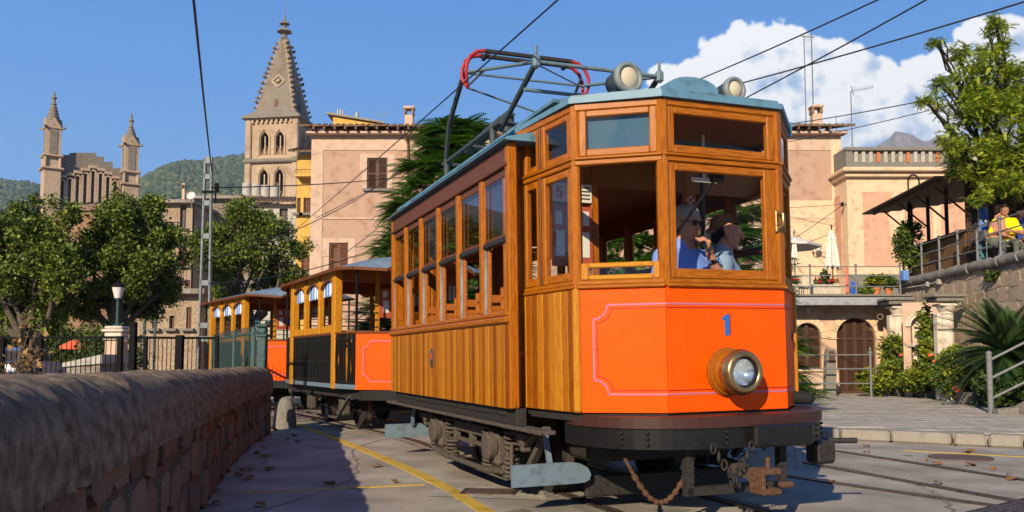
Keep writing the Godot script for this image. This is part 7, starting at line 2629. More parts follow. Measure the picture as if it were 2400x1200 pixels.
	# planters with red flowers
	var gl := leaf_cluster(4, 0.05, 0.05, 12)
	for q in [[1945, 66.0, "long stone planter with red flowers in two clumps on the roof terrace"], [1855, 44.0, "short stone planter with red flowers next to the tram side of the terrace"]]:
		var pl := thing("flower_planter", q[2], "planter", Vector3(gx(q[0], D), fy, -D - 0.15), 0.0, "terrace planters")
		var w: float = q[1] / 2000 * D
		var b := MB.new()
		b.box(Vector3(0, 0.21, 0), Vector3(w, 0.26, 0.26), Basis(), 0.015)
		part(b, "trough", M.planter, pl)
		for s in [-1.0, 1.0]: boxpart(pl, "foot", Vector3(w * 0.32 * s, 0.04, 0), Vector3(0.12, 0.08, 0.2), M.planter, 0.01)
		for s in [-1.0, 1.0]:
			var pts := []
			for k in 40: pts.append(Vector3(s * w * 0.27 + rng.randfn(0, 0.07), 0.38 + absf(rng.randfn(0, 0.06)), rng.randfn(0, 0.06)))
			scatter_leaves(pl, "leaves", pts, gl, 0.7, 1.1, Color(0.04, 0.09, 0.02), Color(0.10, 0.17, 0.03))
			for k in 22: 
				var fb := MB.new()
				fb.ball(Vector3(s * w * 0.27 + rng.randfn(0, 0.085), 0.40 + absf(rng.randfn(0, 0.075)), rng.randfn(0.03, 0.07)), Vector3.ONE * rng.randf_range(0.02, 0.035), 6, 4)
				part(fb, "red_flower", M.sign_red, pl)
	# parasols
	for q in [[1957, 538, 632, 0.17, "tall closed cream parasol with a short cape on the terrace", -0.9], [1868, 552, 616, 0.075, "slim closed white parasol beside the tram", -0.3]]:
		var dd: float = D - q[5]
		var pa := thing("closed_parasol", q[4], "parasol", Vector3(gx(q[0], dd), fy, -dd), 0.0, "closed parasols")
		var yt: float = hy(q[1], dd) - fy
		var yb: float = hy(q[2], dd) - fy
		var R: float = q[3]
		var c := MB.new()
		var n := 28
		var prof := [[yb, 1.0], [yb + (yt - yb) * 0.4, 0.82], [yb + (yt - yb) * 0.72, 0.55], [yb + (yt - yb) * 0.75, 0.62], [yb + (yt - yb) * 0.9, 0.36], [yt, 0.07]]
		for i in prof.size() - 1:
			for k in n:
				var P := func(a: int, row: Array) -> Vector3:
					var rr: float = R * row[1] * (1.0 + (0.16 if a % 2 == 0 else -0.12) * (1.0 if row[0] < yt - 0.1 else 0.0))
					return Vector3(sin(TAU * a / n) * rr, row[0] + (0.04 * (a % 4) if row[0] == yb else 0.0), cos(TAU * a / n) * rr)
				c.quad(P.call(k, prof[i]), P.call(k + 1, prof[i]), P.call(k + 1, prof[i + 1]), P.call(k, prof[i + 1]))
		part(c, "canopy", M.canvas, pa)
		var po := MB.new()
		po.tube([Vector3.ZERO, Vector3(0, yt + 0.08, 0)], 0.02, -1, 8)
		po.ball(Vector3(0, yt + 0.09, 0), Vector3(0.03, 0.05, 0.03), 8, 6)
		part(po, "pole", M.shutter_brown if R > 0.1 else M.rail_grey, pa)
		var bs := MB.new()
		bs.lathe([Vector2(0.2, 0), Vector2(0.19, 0.06), Vector2(0, 0.07)], 14)
		part(bs, "base", M.grey_stone, pa)
	var op := thing("open_parasol", "large open white parasol at the back of the terrace", "parasol", Vector3(gx(1830, 25), fy, -25))
	var oc := MB.new()
	var yo := hy(578, 25) - fy
	for k in 8:
		var a0 := TAU * (k + 0.5) / 8
		var a1 := TAU * (k + 1.5) / 8
		var R := 1.22
		var p0 := Vector3(sin(a0) * R, yo, cos(a0) * R)
		var p1 := Vector3(sin(a1) * R, yo, cos(a1) * R)
		oc.tri(p0, p1, Vector3(0, yo + 0.42, 0))
		oc.quad(p0 - Vector3(0, 0.06, 0), p1 - Vector3(0, 0.06, 0), p1, p0)
	part(oc, "canopy", M.canvas, op)
	var pp := MB.new()
	pp.tube([Vector3.ZERO, Vector3(0, yo + 0.4, 0)], 0.025, -1, 8)
	part(pp, "pole", M.rail_grey, op)
	# pots and plants
	var yg := leaf_cluster(5, 0.07, 0.08, 22)
	var pgrow := [[2062, 682, 0.125, 0.26, 0.34, Color(0.14, 0.18, 0.02), Color(0.26, 0.27, 0.03), "yellow green shrub in a terracotta pot on the terrace corner", 42], [2092, 670, 0.11, 0.24, 0.26, Color(0.05, 0.09, 0.02), Color(0.13, 0.18, 0.03), "darker spiky shrub in a terracotta pot by the railing end", 30], [2010, 684, 0.075, 0.14, 0.08, Color(0.07, 0.11, 0.02), Color(0.16, 0.2, 0.03), "little green plant in a small orange pot", 12], [2040, 684, 0.1, 0.06, 0.25, Color(0.09, 0.15, 0.02), Color(0.18, 0.24, 0.03), "low round green bush between the pots", 24]]
	for q in pgrow:
		var o := Vector3(gx(q[0], D), fy, -D - 0.1)
		pot("terracotta pot holding the " + q[7].split(" in a ")[0].split(" between ")[0], o, q[2], q[3])
		bush("potted_plant", q[7], o + Vector3(0, q[3] - 0.03, 0), Vector3(q[4] * 0.75, q[4] * 0.6, q[4] * 0.6), 90 + int(q[4] * 300), yg, q[5], q[6], "terrace plants", 0.7, 1.1)
	bush("potted_plant", "dark leafy shrub behind the tall closed parasol", Vector3(gx(1935, 24), fy, -24), Vector3(0.22, 0.45, 0.2), 200, yg, Color(0.03, 0.06, 0.015), Color(0.07, 0.10, 0.02), "terrace plants")
	# blue towel on the railing, red board
	var bt := MB.new()
	for k in 6:
		bt.box(Vector3(gx(1989, D) + 0.012 * sin(k * 2.0), fy + 0.04 + 0.06 * k, -D + 0.42), Vector3(0.13 - 0.008 * k, 0.075, 0.06), Basis(Vector3.UP, 0.3 * sin(k)), 0.02)
	single(bt, "blue_cloth", M.bright_blue, "crumpled bright blue cloth hanging by the railing", "cloth")
	var rb := MB.new()
	rb.bar(Vector3(gx(2001, D), fy, -D - 0.3), Vector3(gx(2007, D), hy(620, D), -D - 0.45), 0.07, 0.03)
	single(rb, "red_board", M.sign_red, "narrow red board leaning behind the railing", "board")
	# chairs
	for q in [[1880, 0.3], [1900, -0.2]]:
		var ch := thing("cream_chair", "cream plastic chair on metal legs " + ("behind the short planter" if q[0] < 1890 else "beside the long planter"), "chair", Vector3(gx(q[0], D + 0.6), fy, -D - 0.6), q[1], "terrace chairs")
		boxpart(ch, "seat", Vector3(0, 0.3, 0), Vector3(0.3, 0.03, 0.3), M.planter, 0.01)
		boxpart(ch, "backrest", Vector3(0, 0.5, -0.14), Vector3(0.3, 0.3, 0.03), M.planter, 0.01)
		for s in [-1.0, 1.0]:
			for z in [-1.0, 1.0]:
				var lg := MB.new()
				lg.tube([Vector3(0.13 * s, 0, 0.13 * z), Vector3(0.12 * s, 0.3, 0.12 * z)], 0.012, -1, 6)
				part(lg, "leg", M.galvanised, ch)
	# white wall lamp of three arms
	var wl := thing("wall_lamp", "ornate white branched lamp on the cream wall behind the parasols", "lamp", at(1917, 585, 33.75))
	var wb := MB.new()
	wb.ball(Vector3(0, 0.05, 0.05), Vector3(0.13, 0.2, 0.06), 10, 8)
	part(wb, "wall_plate", M.canvas, wl)
	for s in [-1.0, 1.0]:
		var a := MB.new()
		a.tube([Vector3(0, 0, 0.1), Vector3(0.16 * s, -0.1, 0.15), Vector3(0.25 * s, -0.05, 0.15), Vector3(0.27 * s, 0.08, 0.15)], 0.025, -1, 7)
		a.ball(Vector3(0.27 * s, 0.1, 0.15), Vector3(0.06, 0.04, 0.06), 8, 6)
		part(a, "arm", M.canvas, wl)

func build_retaining_wall():
	# stone-faced wall under the café, running towards the viewer
	var p0 := Vector2(10.1, 22.2)
	var p1 := Vector2(9.35, 11.0)
	var H := 2.93
	var t := thing("retaining_wall", "high stone-faced retaining wall carrying the café terrace", "wall")
	var mb := MB.new()
	var dir := (p1 - p0).normalized()
	var nn := Vector2(dir.y, -dir.x)
	if nn.x > 0: nn = -nn
	var L := p0.distance_to(p1)
	var x := Vector3(dir.x, 0, -dir.y)
	var z := Vector3(nn.x, 0, -nn.y)
	var o := Vector3(p0.x, 0, -p0.y)
	mb.poly_out([o, o + x * L, o + x * L + Vector3(0, H, 0), o + Vector3(0, H, 0)], o - z)
	mb.poly_out([o + Vector3(0, H, 0), o + x * L + Vector3(0, H, 0), o + x * L + Vector3(0, H, 0) - z * 9.0, o + Vector3(0, H, 0) - z * 9.0], o)
	mb.poly_out([o, o - z * 9.0, o - z * 9.0 + Vector3(0, H, 0), o + Vector3(0, H, 0)], o + x)
	part(mb, "wall_core", M.facing_joint, t)
	var y := 0.1
	var row := 0
	while y < H - 0.1:
		var h := rng.randf_range(0.26, 0.42)
		if y + h > H - 0.12: h = H - 0.02 - y
		var l := rng.randf_range(-0.1, 0.2)
		while l < L:
			var w := rng.randf_range(0.3, 0.75)
			var ring := []
			for q in [Vector2(-0.5, -0.4), Vector2(-0.36, -0.5), Vector2(0.3, -0.5), Vector2(0.5, -0.36), Vector2(0.5, 0.3), Vector2(0.34, 0.5), Vector2(-0.3, 0.5), Vector2(-0.5, 0.36)]:
				ring.append(Vector2(q.x * (w - 0.015) + rng.randf_range(-0.03, 0.03), q.y * (h - 0.012) + rng.randf_range(-0.03, 0.03)))
			var s := MB.new()
			var pr := rng.randf_range(0.008, 0.024)
			for j in 8:
				var a: Vector2 = ring[j]
				var b: Vector2 = ring[(j + 1) % 8]
				var f0 := x * a.x * 0.96 + Vector3(0, a.y * 0.95, 0) + z * pr * 0.7
				var f1 := x * b.x * 0.96 + Vector3(0, b.y * 0.95, 0) + z * pr * 0.7
				s.poly_out([x * a.x + Vector3(0, a.y, 0) - z * 0.02, x * b.x + Vector3(0, b.y, 0) - z * 0.02, f1, f0], Vector3.ZERO)
				s.poly_out([f0, f1, z * pr], -z)
			var c := o + x * (l + w / 2) + Vector3(0, y + h / 2, 0)
			put(s.mesh(), "facing_stone", M["facing%d" % (rng.randi() % 3)], t, c)
			l += w
		y += h
		row += 1
	# rolled coping of rough lengths
	var l := -0.1
	while l < L:
		var w := rng.randf_range(0.3, 0.5)
		var c := MB.new()
		var pts := []
		for k in 4: pts.append(o + x * (l + w * k / 3.0) + Vector3(0, H + 0.02 + rng.randfn(0, 0.008), 0) + z * (0.02 + rng.randfn(0, 0.01)))
		c.tube(pts, 0.115 + rng.randfn(0, 0.008), 0.115 + rng.randfn(0, 0.008), 9)
		part(c, "coping_roll", M.grey_stone, t)
		l += w + 0.006
	# railing on top
	var rp := []
	for u in [2122, 2166, 2208, 2252, 2298, 2353, 2420, 2500]:
		# where the line of sight over u meets the wall line
		var k: float = (u - 1200.0) / 2000.0
		var s: float = (k * p0.y - p0.x) / (dir.x - k * dir.y)
		rp.append(o + x * s + Vector3(0, H + 0.1, 0))
	terrace_railing("dark iron railing with slim rails along the café terrace wall", rp, [], 0.78, M.rail_grey, [0.97, 0.66, 0.34], 0.03)
	# conduit along the wall
	var cd := MB.new()
	cd.tube([o + x * 0.3 + z * 0.06 + Vector3(0, H - 0.12, 0), o + x * 2.0 + z * 0.06 + Vector3(0, H - 0.16, 0), o + x * 2.6 + z * 0.06 + Vector3(0, H - 0.13, 0)], 0.022, -1, 6)
	for s in [2.0, 2.6]: cd.box(o + x * s + z * 0.07 + Vector3(0, H - 0.15, 0), Vector3(0.1, 0.12, 0.1), Basis(), 0.01)
	part(cd, "conduit", M.canvas_grey, t)
	# monument: columns and niche against the wall
	for q in [[2108, 20.9, 2.07], [2222, 18.3, 1.97]]:
		var col := thing("stone_column", "pale stone column with moulded capital " + ("beside the arched niche and drainpipe" if q[0] < 2200 else "behind the orange flowering bush"), "column", Vector3(gx(q[0], q[1]), 0.11, -q[1]), 0.0, "columns of the fountain wall")
		var h: float = q[2]
		var b := MB.new()
		b.lathe([Vector2(0.19, 0), Vector2(0.19, 0.1), Vector2(0.165, 0.14), Vector2(0.15, 0.18), Vector2(0.135, h * 0.95)], 20)
		part(b, "shaft", M.marble, col)
		var pil := boxpart(col, "pilaster", Vector3(-0.16, h * 0.48, -0.06), Vector3(0.12, h * 0.94, 0.18), M.marble, 0.01)
		var cp := MB.new()
		cp.lathe([Vector2(0.135, h * 0.93), Vector2(0.16, h * 0.95), Vector2(0.14, h * 0.96), Vector2(0.21, h * 1.03)], 20)
		cp.box(Vector3(0, h * 1.04, 0), Vector3(0.42, 0.05, 0.42), Basis(), 0.01)
		part(cp, "capital", M.marble, col)
		var en := MB.new()
		en.box(Vector3(-0.02, h * 1.07 + 0.05, 0), Vector3(0.58, 0.09, 0.5), Basis(), 0.015)
		en.box(Vector3(-0.04, h * 1.07 + 0.13, 0), Vector3(0.70, 0.07, 0.6), Basis(), 0.02)
		part(en, "entablature", M.grey_stone, col)
	var ni := thing("wall_niche", "arched stone niche with carved relief between the two columns", "niche", Vector3(gx(2155, 19.6) + 0.1, 0.11, -19.6), -0.6)
	var nb := MB.new()
	pierced(nb, 0.85, 2.2, 0.3, [[0.0, 0.0, arch_outline(0.52, 1.65)]], Transform3D())
	part(nb, "surround", M.pink_pale, ni)
	boxpart(ni, "back_panel", Vector3(0, 1.0, -0.26), Vector3(0.7, 2.0, 0.06), M.marble)
	for k in 2:
		var ar := MB.new()
		for j in 12:
			var a0 := PI * j / 12
			var a1 := PI * (j + 1) / 12
			var R := 0.27 + 0.06 * k
			ar.bar(Vector3(cos(a0) * R, 1.65 + sin(a0) * R, 0.03), Vector3(cos(a1) * R, 1.65 + sin(a1) * R, 0.03), 0.04, 0.05)
		part(ar, "arch_moulding", M.marble, ni)
	boxpart(ni, "ledge", Vector3(0, 1.2, -0.1), Vector3(0.66, 0.05, 0.3), M.marble, 0.01)
	var gar := MB.new()
	gar.tube([Vector3(-0.2, 1.1, -0.18), Vector3(-0.08, 0.92, -0.15), Vector3(0.02, 0.86, -0.14), Vector3(0.12, 0.95, -0.15), Vector3(0.2, 1.12, -0.18)], 0.035, -1, 7)
	part(gar, "garland", M.marble, ni)
	var shell := MB.new()
	for k in 7:
		var a := PI * (k + 0.5) / 7
		shell.tube([Vector3(0, 1.62, -0.2), Vector3(cos(a) * 0.2, 1.62 + sin(a) * 0.2, -0.15)], 0.02, 0.03, 6)
	part(shell, "shell", M.marble, ni)
	# drainpipe mouth
	var dm := MB.new()
	dm.lathe([Vector2(0.06, 0), Vector2(0.06, 0.3), Vector2(0.075, 0.3), Vector2(0.075, 0)], 12, Transform3D(Basis(Vector3.RIGHT, PI / 2) * Basis(Vector3.BACK, 0.4), Vector3(gx(2078, 21.4), hy(742, 21.4), -21.7)))
	single(dm, "drain_spout", M.grey_stucco, "short grey drain spout beside the first column", "spout")

func build_garden():
	var lf := leaf_cluster(5, 0.075, 0.1, 31)
	var specs := [[2060, 905, 20.2, 0.42, 0.36, 330], [2110, 895, 20.0, 0.45, 0.42, 360], [2090, 850, 20.6, 0.26, 0.75, 260], [2165, 900, 19.2, 0.42, 0.33, 320], [2200, 880, 18.6, 0.38, 0.62, 420], [2188, 800, 18.9, 0.26, 0.98, 330], [2245, 890, 17.9, 0.45, 0.5, 420], [2290, 880, 17.2, 0.38, 0.5, 330]]
	var who := ["beside the brown louvred door", "at the foot of the first column", "climbing beside the first column", "under the arched niche", "with orange blossoms before the niche", "tall and thin with orange blossoms before the second column", "before the second column", "beside the stone planter block"]
	for i in specs.size():
		var q: Array = specs[i]
		var b := bush("garden_shrub", "yellow green leafy shrub " + who[i], Vector3(gx(q[0], q[2]), 0.1, -q[2]), Vector3(q[3] * 1.2, q[4] * 1.15, q[3] * 0.9), int(q[5] * 1.5), lf, Color(0.05, 0.095, 0.012), Color(0.24, 0.26, 0.02), "garden shrubs")
		if i in [4, 5, 2]:
			for k in (7 if i != 2 else 2): flower(b, Vector3(rng.randf_range(-0.9, 0.9) * q[3], q[4] * rng.randf_range(0.5, 1.7), q[3] * 0.75), 0.05, M.umbrella_red, "orange_flower")
	bush("garden_shrub", "dark green shrub under the sago palm fronds", Vector3(gx(2375, 15.3), 0.1, -15.3), Vector3(0.7, 0.42, 0.5), 700, lf, Color(0.02, 0.045, 0.01), Color(0.07, 0.11, 0.02), "garden shrubs")
	var rr := thing("rose_bush", "small bush with dark red roses beside the stone planter block", "shrub", Vector3(gx(2247, 17.0), 0.1, -17.0))
	var rs := MB.new()
	rs.tube([Vector3(0, -0.02, 0), Vector3(0.02, 0.3, 0)], 0.012)
	part(rs, "stem", M.bark, rr)
	for k in 5: flower(rr, Vector3(rng.randfn(0, 0.07), 0.12 + 0.05 * k, 0.05), 0.055, M.sign_red, "red_rose")
	# stone block and cycad
	var sb := MB.new()
	sb.box(Vector3(gx(2290, 16.6), 0.2, -16.6), Vector3(0.62, 0.32, 0.5), Basis(Vector3.UP, 0.1), 0.04)
	single(sb, "stone_block", M.grey_stone, "low rough stone planter block at the foot of the stairs", "block")
	var pc := Vector3(gx(2365, 15.8), 0.1, -15.8)
	var t := thing("cycad", "dark green sago palm with arching feathery fronds beside the stairs", "palm", pc)
	var tk := MB.new()
	tk.lathe([Vector2(0.15, 0), Vector2(0.16, 0.4), Vector2(0.15, 0.9), Vector2(0.1, 1.05), Vector2(0, 1.1)], 12)
	part(tk, "trunk", M.bark_dark, t)
	var fm := [frond(34, 1.3, 0.26, 0.5, 0.1, 0.9), frond(32, 1.15, 0.25, 0.75, 0.1, 0.9), frond(32, 1.05, 0.22, 0.25, 0.1, 0.9)]
	for i in 3:
		var mm := mat("cycad_leaf%d" % i, [lin(0.025, 0.06, 0.018), lin(0.035, 0.075, 0.02), lin(0.05, 0.09, 0.022)][i], 0.4)
	for k in 84:
		var tilt := rng.randf_range(-0.45, 1.2)
		var b := Basis(Vector3.UP, TAU * k / 84.0 * 9.0 + rng.randfn(0, 0.1)) * Basis(Vector3.RIGHT, -tilt)
		put(fm[0 if tilt > 0.5 else 1] if k % 3 else fm[2], "frond", M["cycad_leaf%d" % (rng.randi() % 3)], t, Vector3(0, 1.02, 0), b.scaled(Vector3.ONE * rng.randf_range(0.85, 1.1)))
	# stairs with handrail
	var st := thing("stone_stairs", "grey stone stairs climbing to the right at the frame edge", "stairs", Vector3(gx(2335, 13.6), 0.1, -13.6))
	for k in 8: boxpart(st, "step", Vector3(0.55 + 0.3 * k, 0.085 * (k + 1), 0.55), Vector3(0.34, 0.17 * (k + 1), 1.3), M.grey_stucco, 0.012)
	var sw := MB.new()
	sw.prism(PackedVector2Array([Vector2(0.05, 0), Vector2(2.9, 0), Vector2(2.9, 1.55), Vector2(0.4, 0.14), Vector2(0.05, 0.1)]), -0.25, -0.1)
	part(sw, "string_wall", M.grey_stone, st)
	var hr := thing("stair_handrail", "grey tubular handrail with three rails beside the stone stairs", "handrail", Vector3(gx(2318, 14.0), 0.1, -14.0))
	var hp := MB.new()
	hp.tube([Vector3(0, -0.02, 0), Vector3(0, 0.98, 0)], 0.045, -1, 10)
	hp.ball(Vector3(0, 0.99, 0), Vector3.ONE * 0.05, 10, 6)
	part(hp, "post", M.rail_grey, hr)
	for y in [0.88, 0.58, 0.25]:
		var r := MB.new()
		r.tube([Vector3(0, y, 0), Vector3(2.4, y + 1.35, 0.6)], 0.022, -1, 8)
		part(r, "rail", M.rail_grey, hr)
	var p2 := MB.new()
	p2.tube([Vector3(1.9, 0.75, 0.48), Vector3(1.9, 2.0, 0.48)], 0.04, -1, 8)
	part(p2, "post", M.rail_grey, hr)
	# plaza rail in front of the arched doors
	var pr := thing("plaza_rail", "grey three-rail barrier in front of the arched doors", "railing", Vector3(gx(2040, 19.8), 0.1, -19.8))
	for xx in [0.0, -2.6]:
		var b := MB.new()
		b.tube([Vector3(xx, -0.02, 0), Vector3(xx, 1.08, 0)], 0.03, 0.026, 8)
		b.lathe([Vector2(0.05, 1.03), Vector2(0.05, 1.07), Vector2(0.02, 1.1), Vector2(0.03, 1.14), Vector2(0, 1.2)], 8, Transform3D(Basis(), Vector3(xx, 0, 0)))
		part(b, "post", M.rail_grey, pr)
	for y in [1.0, 0.68, 0.34]:
		var b := MB.new()
		b.tube([Vector3(0.05, y, 0), Vector3(-2.7, y, 0)], 0.018, -1, 6)
		part(b, "rail", M.rail_grey, pr)
	var tp := thing("old_timber_post", "weathered grey timber post with a rusty top behind the barrier", "post", Vector3(gx(1943, 20.2), 0.1, -20.2))
	var tb := MB.new()
	tb.prism(PackedVector2Array([Vector2(-0.13, 0), Vector2(0.11, 0), Vector2(0.14, 1.05), Vector2(0.12, 1.14), Vector2(-0.05, 1.15), Vector2(-0.09, 1.0)]), -0.1, 0.1)
	part(tb, "trunk", M.grey_stone, tp)
	boxpart(tp, "rust_patch", Vector3(0.03, 0.95, 0.0), Vector3(0.17, 0.32, 0.21), M.rusty, 0.02)

func build_kiosk():
	# timber café kiosk on the terrace
	var fy := 2.95
	var t := thing("cafe_kiosk", "dark timber café kiosk with a sloping roof and reed counter", "kiosk")
	var F := func(u: float, d: float, y: float) -> Vector3: return Vector3(gx(u, d), y, -d)
	# the front line runs towards the viewer
	var a := Vector3(10.45, fy, -22.2)
	var b := Vector3(10.2, fy, -19.0)
	var dir := (b - a).normalized()
	var L := a.distance_to(b)
	var inn := Vector3(-dir.z, 0, dir.x)
	if inn.x < 0: inn = -inn
	var bx := Basis(dir, Vector3.UP, dir.cross(Vector3.UP))
	for k in 6:
		var p := a + dir * (L * (k + 0.5) / 6.0)
		boxpart(t, "counter_panel", p + Vector3(0, 0.45, 0), Vector3(L / 6 - 0.012, 0.9, 0.05), M.reed, 0.006, bx)
	boxpart(t, "counter_top", a + dir * L / 2 + Vector3(0, 0.93, 0), Vector3(L + 0.1, 0.05, 0.3), M.kiosk_wood, 0.01, bx)
	for k in 4:
		var p := a + dir * (L * k / 3.0)
		boxpart(t, "post", p + Vector3(0, 1.15, 0) + inn * 0.03, Vector3(0.07, 2.3, 0.07), M.kiosk_wood, 0.006, bx)
		boxpart(t, "post", p + Vector3(0, 1.25, 0) + inn * 2.6, Vector3(0.07, 2.5, 0.07), M.kiosk_wood, 0.006, bx)
	boxpart(t, "back_wall", a + dir * L * 0.62 + inn * 2.65 + Vector3(0, 1.2, 0), Vector3(L * 0.76, 2.4, 0.05), M.kiosk_wood, 0.0, bx)
	boxpart(t, "end_wall", b + inn * 1.3 + Vector3(0, 1.15, 0), Vector3(0.05, 2.3, 2.6), M.kiosk_wood, 0.0, bx)
	# roof boards, each a plank, with a flap at the front end
	for k in 11:
		var s0 := -0.75 + 0.33 * k
		var p0 := a + dir * (-0.9) + inn * s0 + Vector3(0, 2.02 + 0.13 * (s0 + 0.75) , 0)
		var p1 := b + dir * 0.7 + inn * s0 + Vector3(0, 2.02 + 0.13 * (s0 + 0.75), 0)
		var mb := MB.new()
		mb.bar(p0, p1, 0.36, 0.035, Vector3.UP)
		part(mb, "roof_board", M.kiosk_wood, t)
	var fl := MB.new()
	fl.bar(a + dir * -0.5 - inn * 0.75 + Vector3(0, 1.98, 0), b + dir * 0.5 - inn * 0.75 + Vector3(0, 1.98, 0), 0.05, 0.12)
	part(fl, "fascia", M.kiosk_wood, t)
	for k in 4:
		var p := a + dir * (L * k / 3.0)
		var br := MB.new()
		br.bar(p + Vector3(0, 1.35, 0), p - inn * 0.7 + Vector3(0, 1.97, 0), 0.035, 0.035)
		part(br, "brace", M.kiosk_wood, t)
	# postcard stand, bin, lamp
	var rk := thing("postcard_rack", "tall rack of blue picture cards beside the kiosk", "rack", b + dir * 0.35 + Vector3(0.22, 0, 0))
	boxpart(rk, "frame", Vector3(0, 0.95, 0), Vector3(0.22, 1.0, 0.06), M.rail_grey, 0.01)
	boxpart(rk, "stand", Vector3(0, 0.22, 0), Vector3(0.04, 0.45, 0.04), M.rail_grey)
	for k in 14: boxpart(rk, "card", Vector3(-0.05 + 0.1 * (k % 2), 0.53 + 0.13 * (k / 2), 0.04), Vector3(0.085, 0.11, 0.012), [M.bright_blue, M.paper, M.ink_blue, M.valance_blue][rng.randi() % 4])
	var bn := thing("waste_bin", "teal round bin with a blue rim behind the café railing", "bin", Vector3(gx(2312, 18.3), fy, -18.3))
	var bb := MB.new()
	bb.lathe([Vector2(0.10, 0), Vector2(0.12, 0.56)], 18)
	part(bb, "drum", M.teal_bin, bn)
	var br2 := MB.new()
	br2.lathe([Vector2(0.12, 0.56), Vector2(0.135, 0.56), Vector2(0.135, 0.59), Vector2(0, 0.6)], 18)
	part(br2, "lid", M.bright_blue, bn)
	var lp := thing("street_lamp", "black swan-neck street lamp with a bell shade behind the kiosk roof", "lamp", Vector3(gx(2142, 21.5), fy, -21.5))
	var top := hy(410, 21.5) - fy
	var pb := MB.new()
	pb.tube([Vector3.ZERO, Vector3(0, top - 0.5, 0)], 0.045, 0.035, 8)
	part(pb, "post", M.iron_black, lp)
	var nb := MB.new()
	var pts := []
	for k in 13:
		var an := PI * k / 12.0
		pts.append(Vector3(0.14 - cos(an) * 0.14, top - 0.16 + sin(an) * 0.16, 0))
	nb.tube([Vector3(0, top - 0.55, 0)] + pts + [Vector3(0.28, top - 0.3, 0)], 0.02, -1, 7)
	nb.tube([Vector3(0, top - 0.55, 0), Vector3(0.1, top - 0.4, 0), Vector3(0.16, top - 0.5, 0)], 0.012, -1, 6)
	part(nb, "swan_neck", M.iron_black, lp)
	var sh := MB.new()
	sh.lathe([Vector2(0.2, 0), Vector2(0.14, 0.06), Vector2(0.10, 0.16), Vector2(0.05, 0.22), Vector2(0.03, 0.28), Vector2(0, 0.29)], 16, Transform3D(Basis(), Vector3(0.28, top - 0.56, 0)), true)
	part(sh, "bell_shade", M.iron_black, lp)
	# blue cool box
	var cb := MB.new()
	cb.box(Vector3(gx(2127, 21.3), fy + 0.14, -21.3), Vector3(0.14, 0.26, 0.2), Basis(), 0.02)
	single(cb, "blue_crate", M.valance_blue, "small blue crate at the kiosk end of the railing", "crate")
	# trailing plant on the wall
	bush("wall_plant", "tuft of green weed hanging from the retaining wall coping", Vector3(9.72, 2.55, -17.2), Vector3(0.16, 0.16, 0.3), 120, leaf_cluster(4, 0.04, 0.06, 9), Color(0.03, 0.06, 0.015), Color(0.09, 0.13, 0.02))
	bush("kiosk_creeper", "leafy creeper growing up the far kiosk corner", Vector3(gx(2150, 21.2), 3.2, -21.4), Vector3(0.4, 0.65, 0.3), 420, leaf_cluster(5, 0.07, 0.1, 19), Color(0.03, 0.07, 0.012), Color(0.12, 0.17, 0.02))

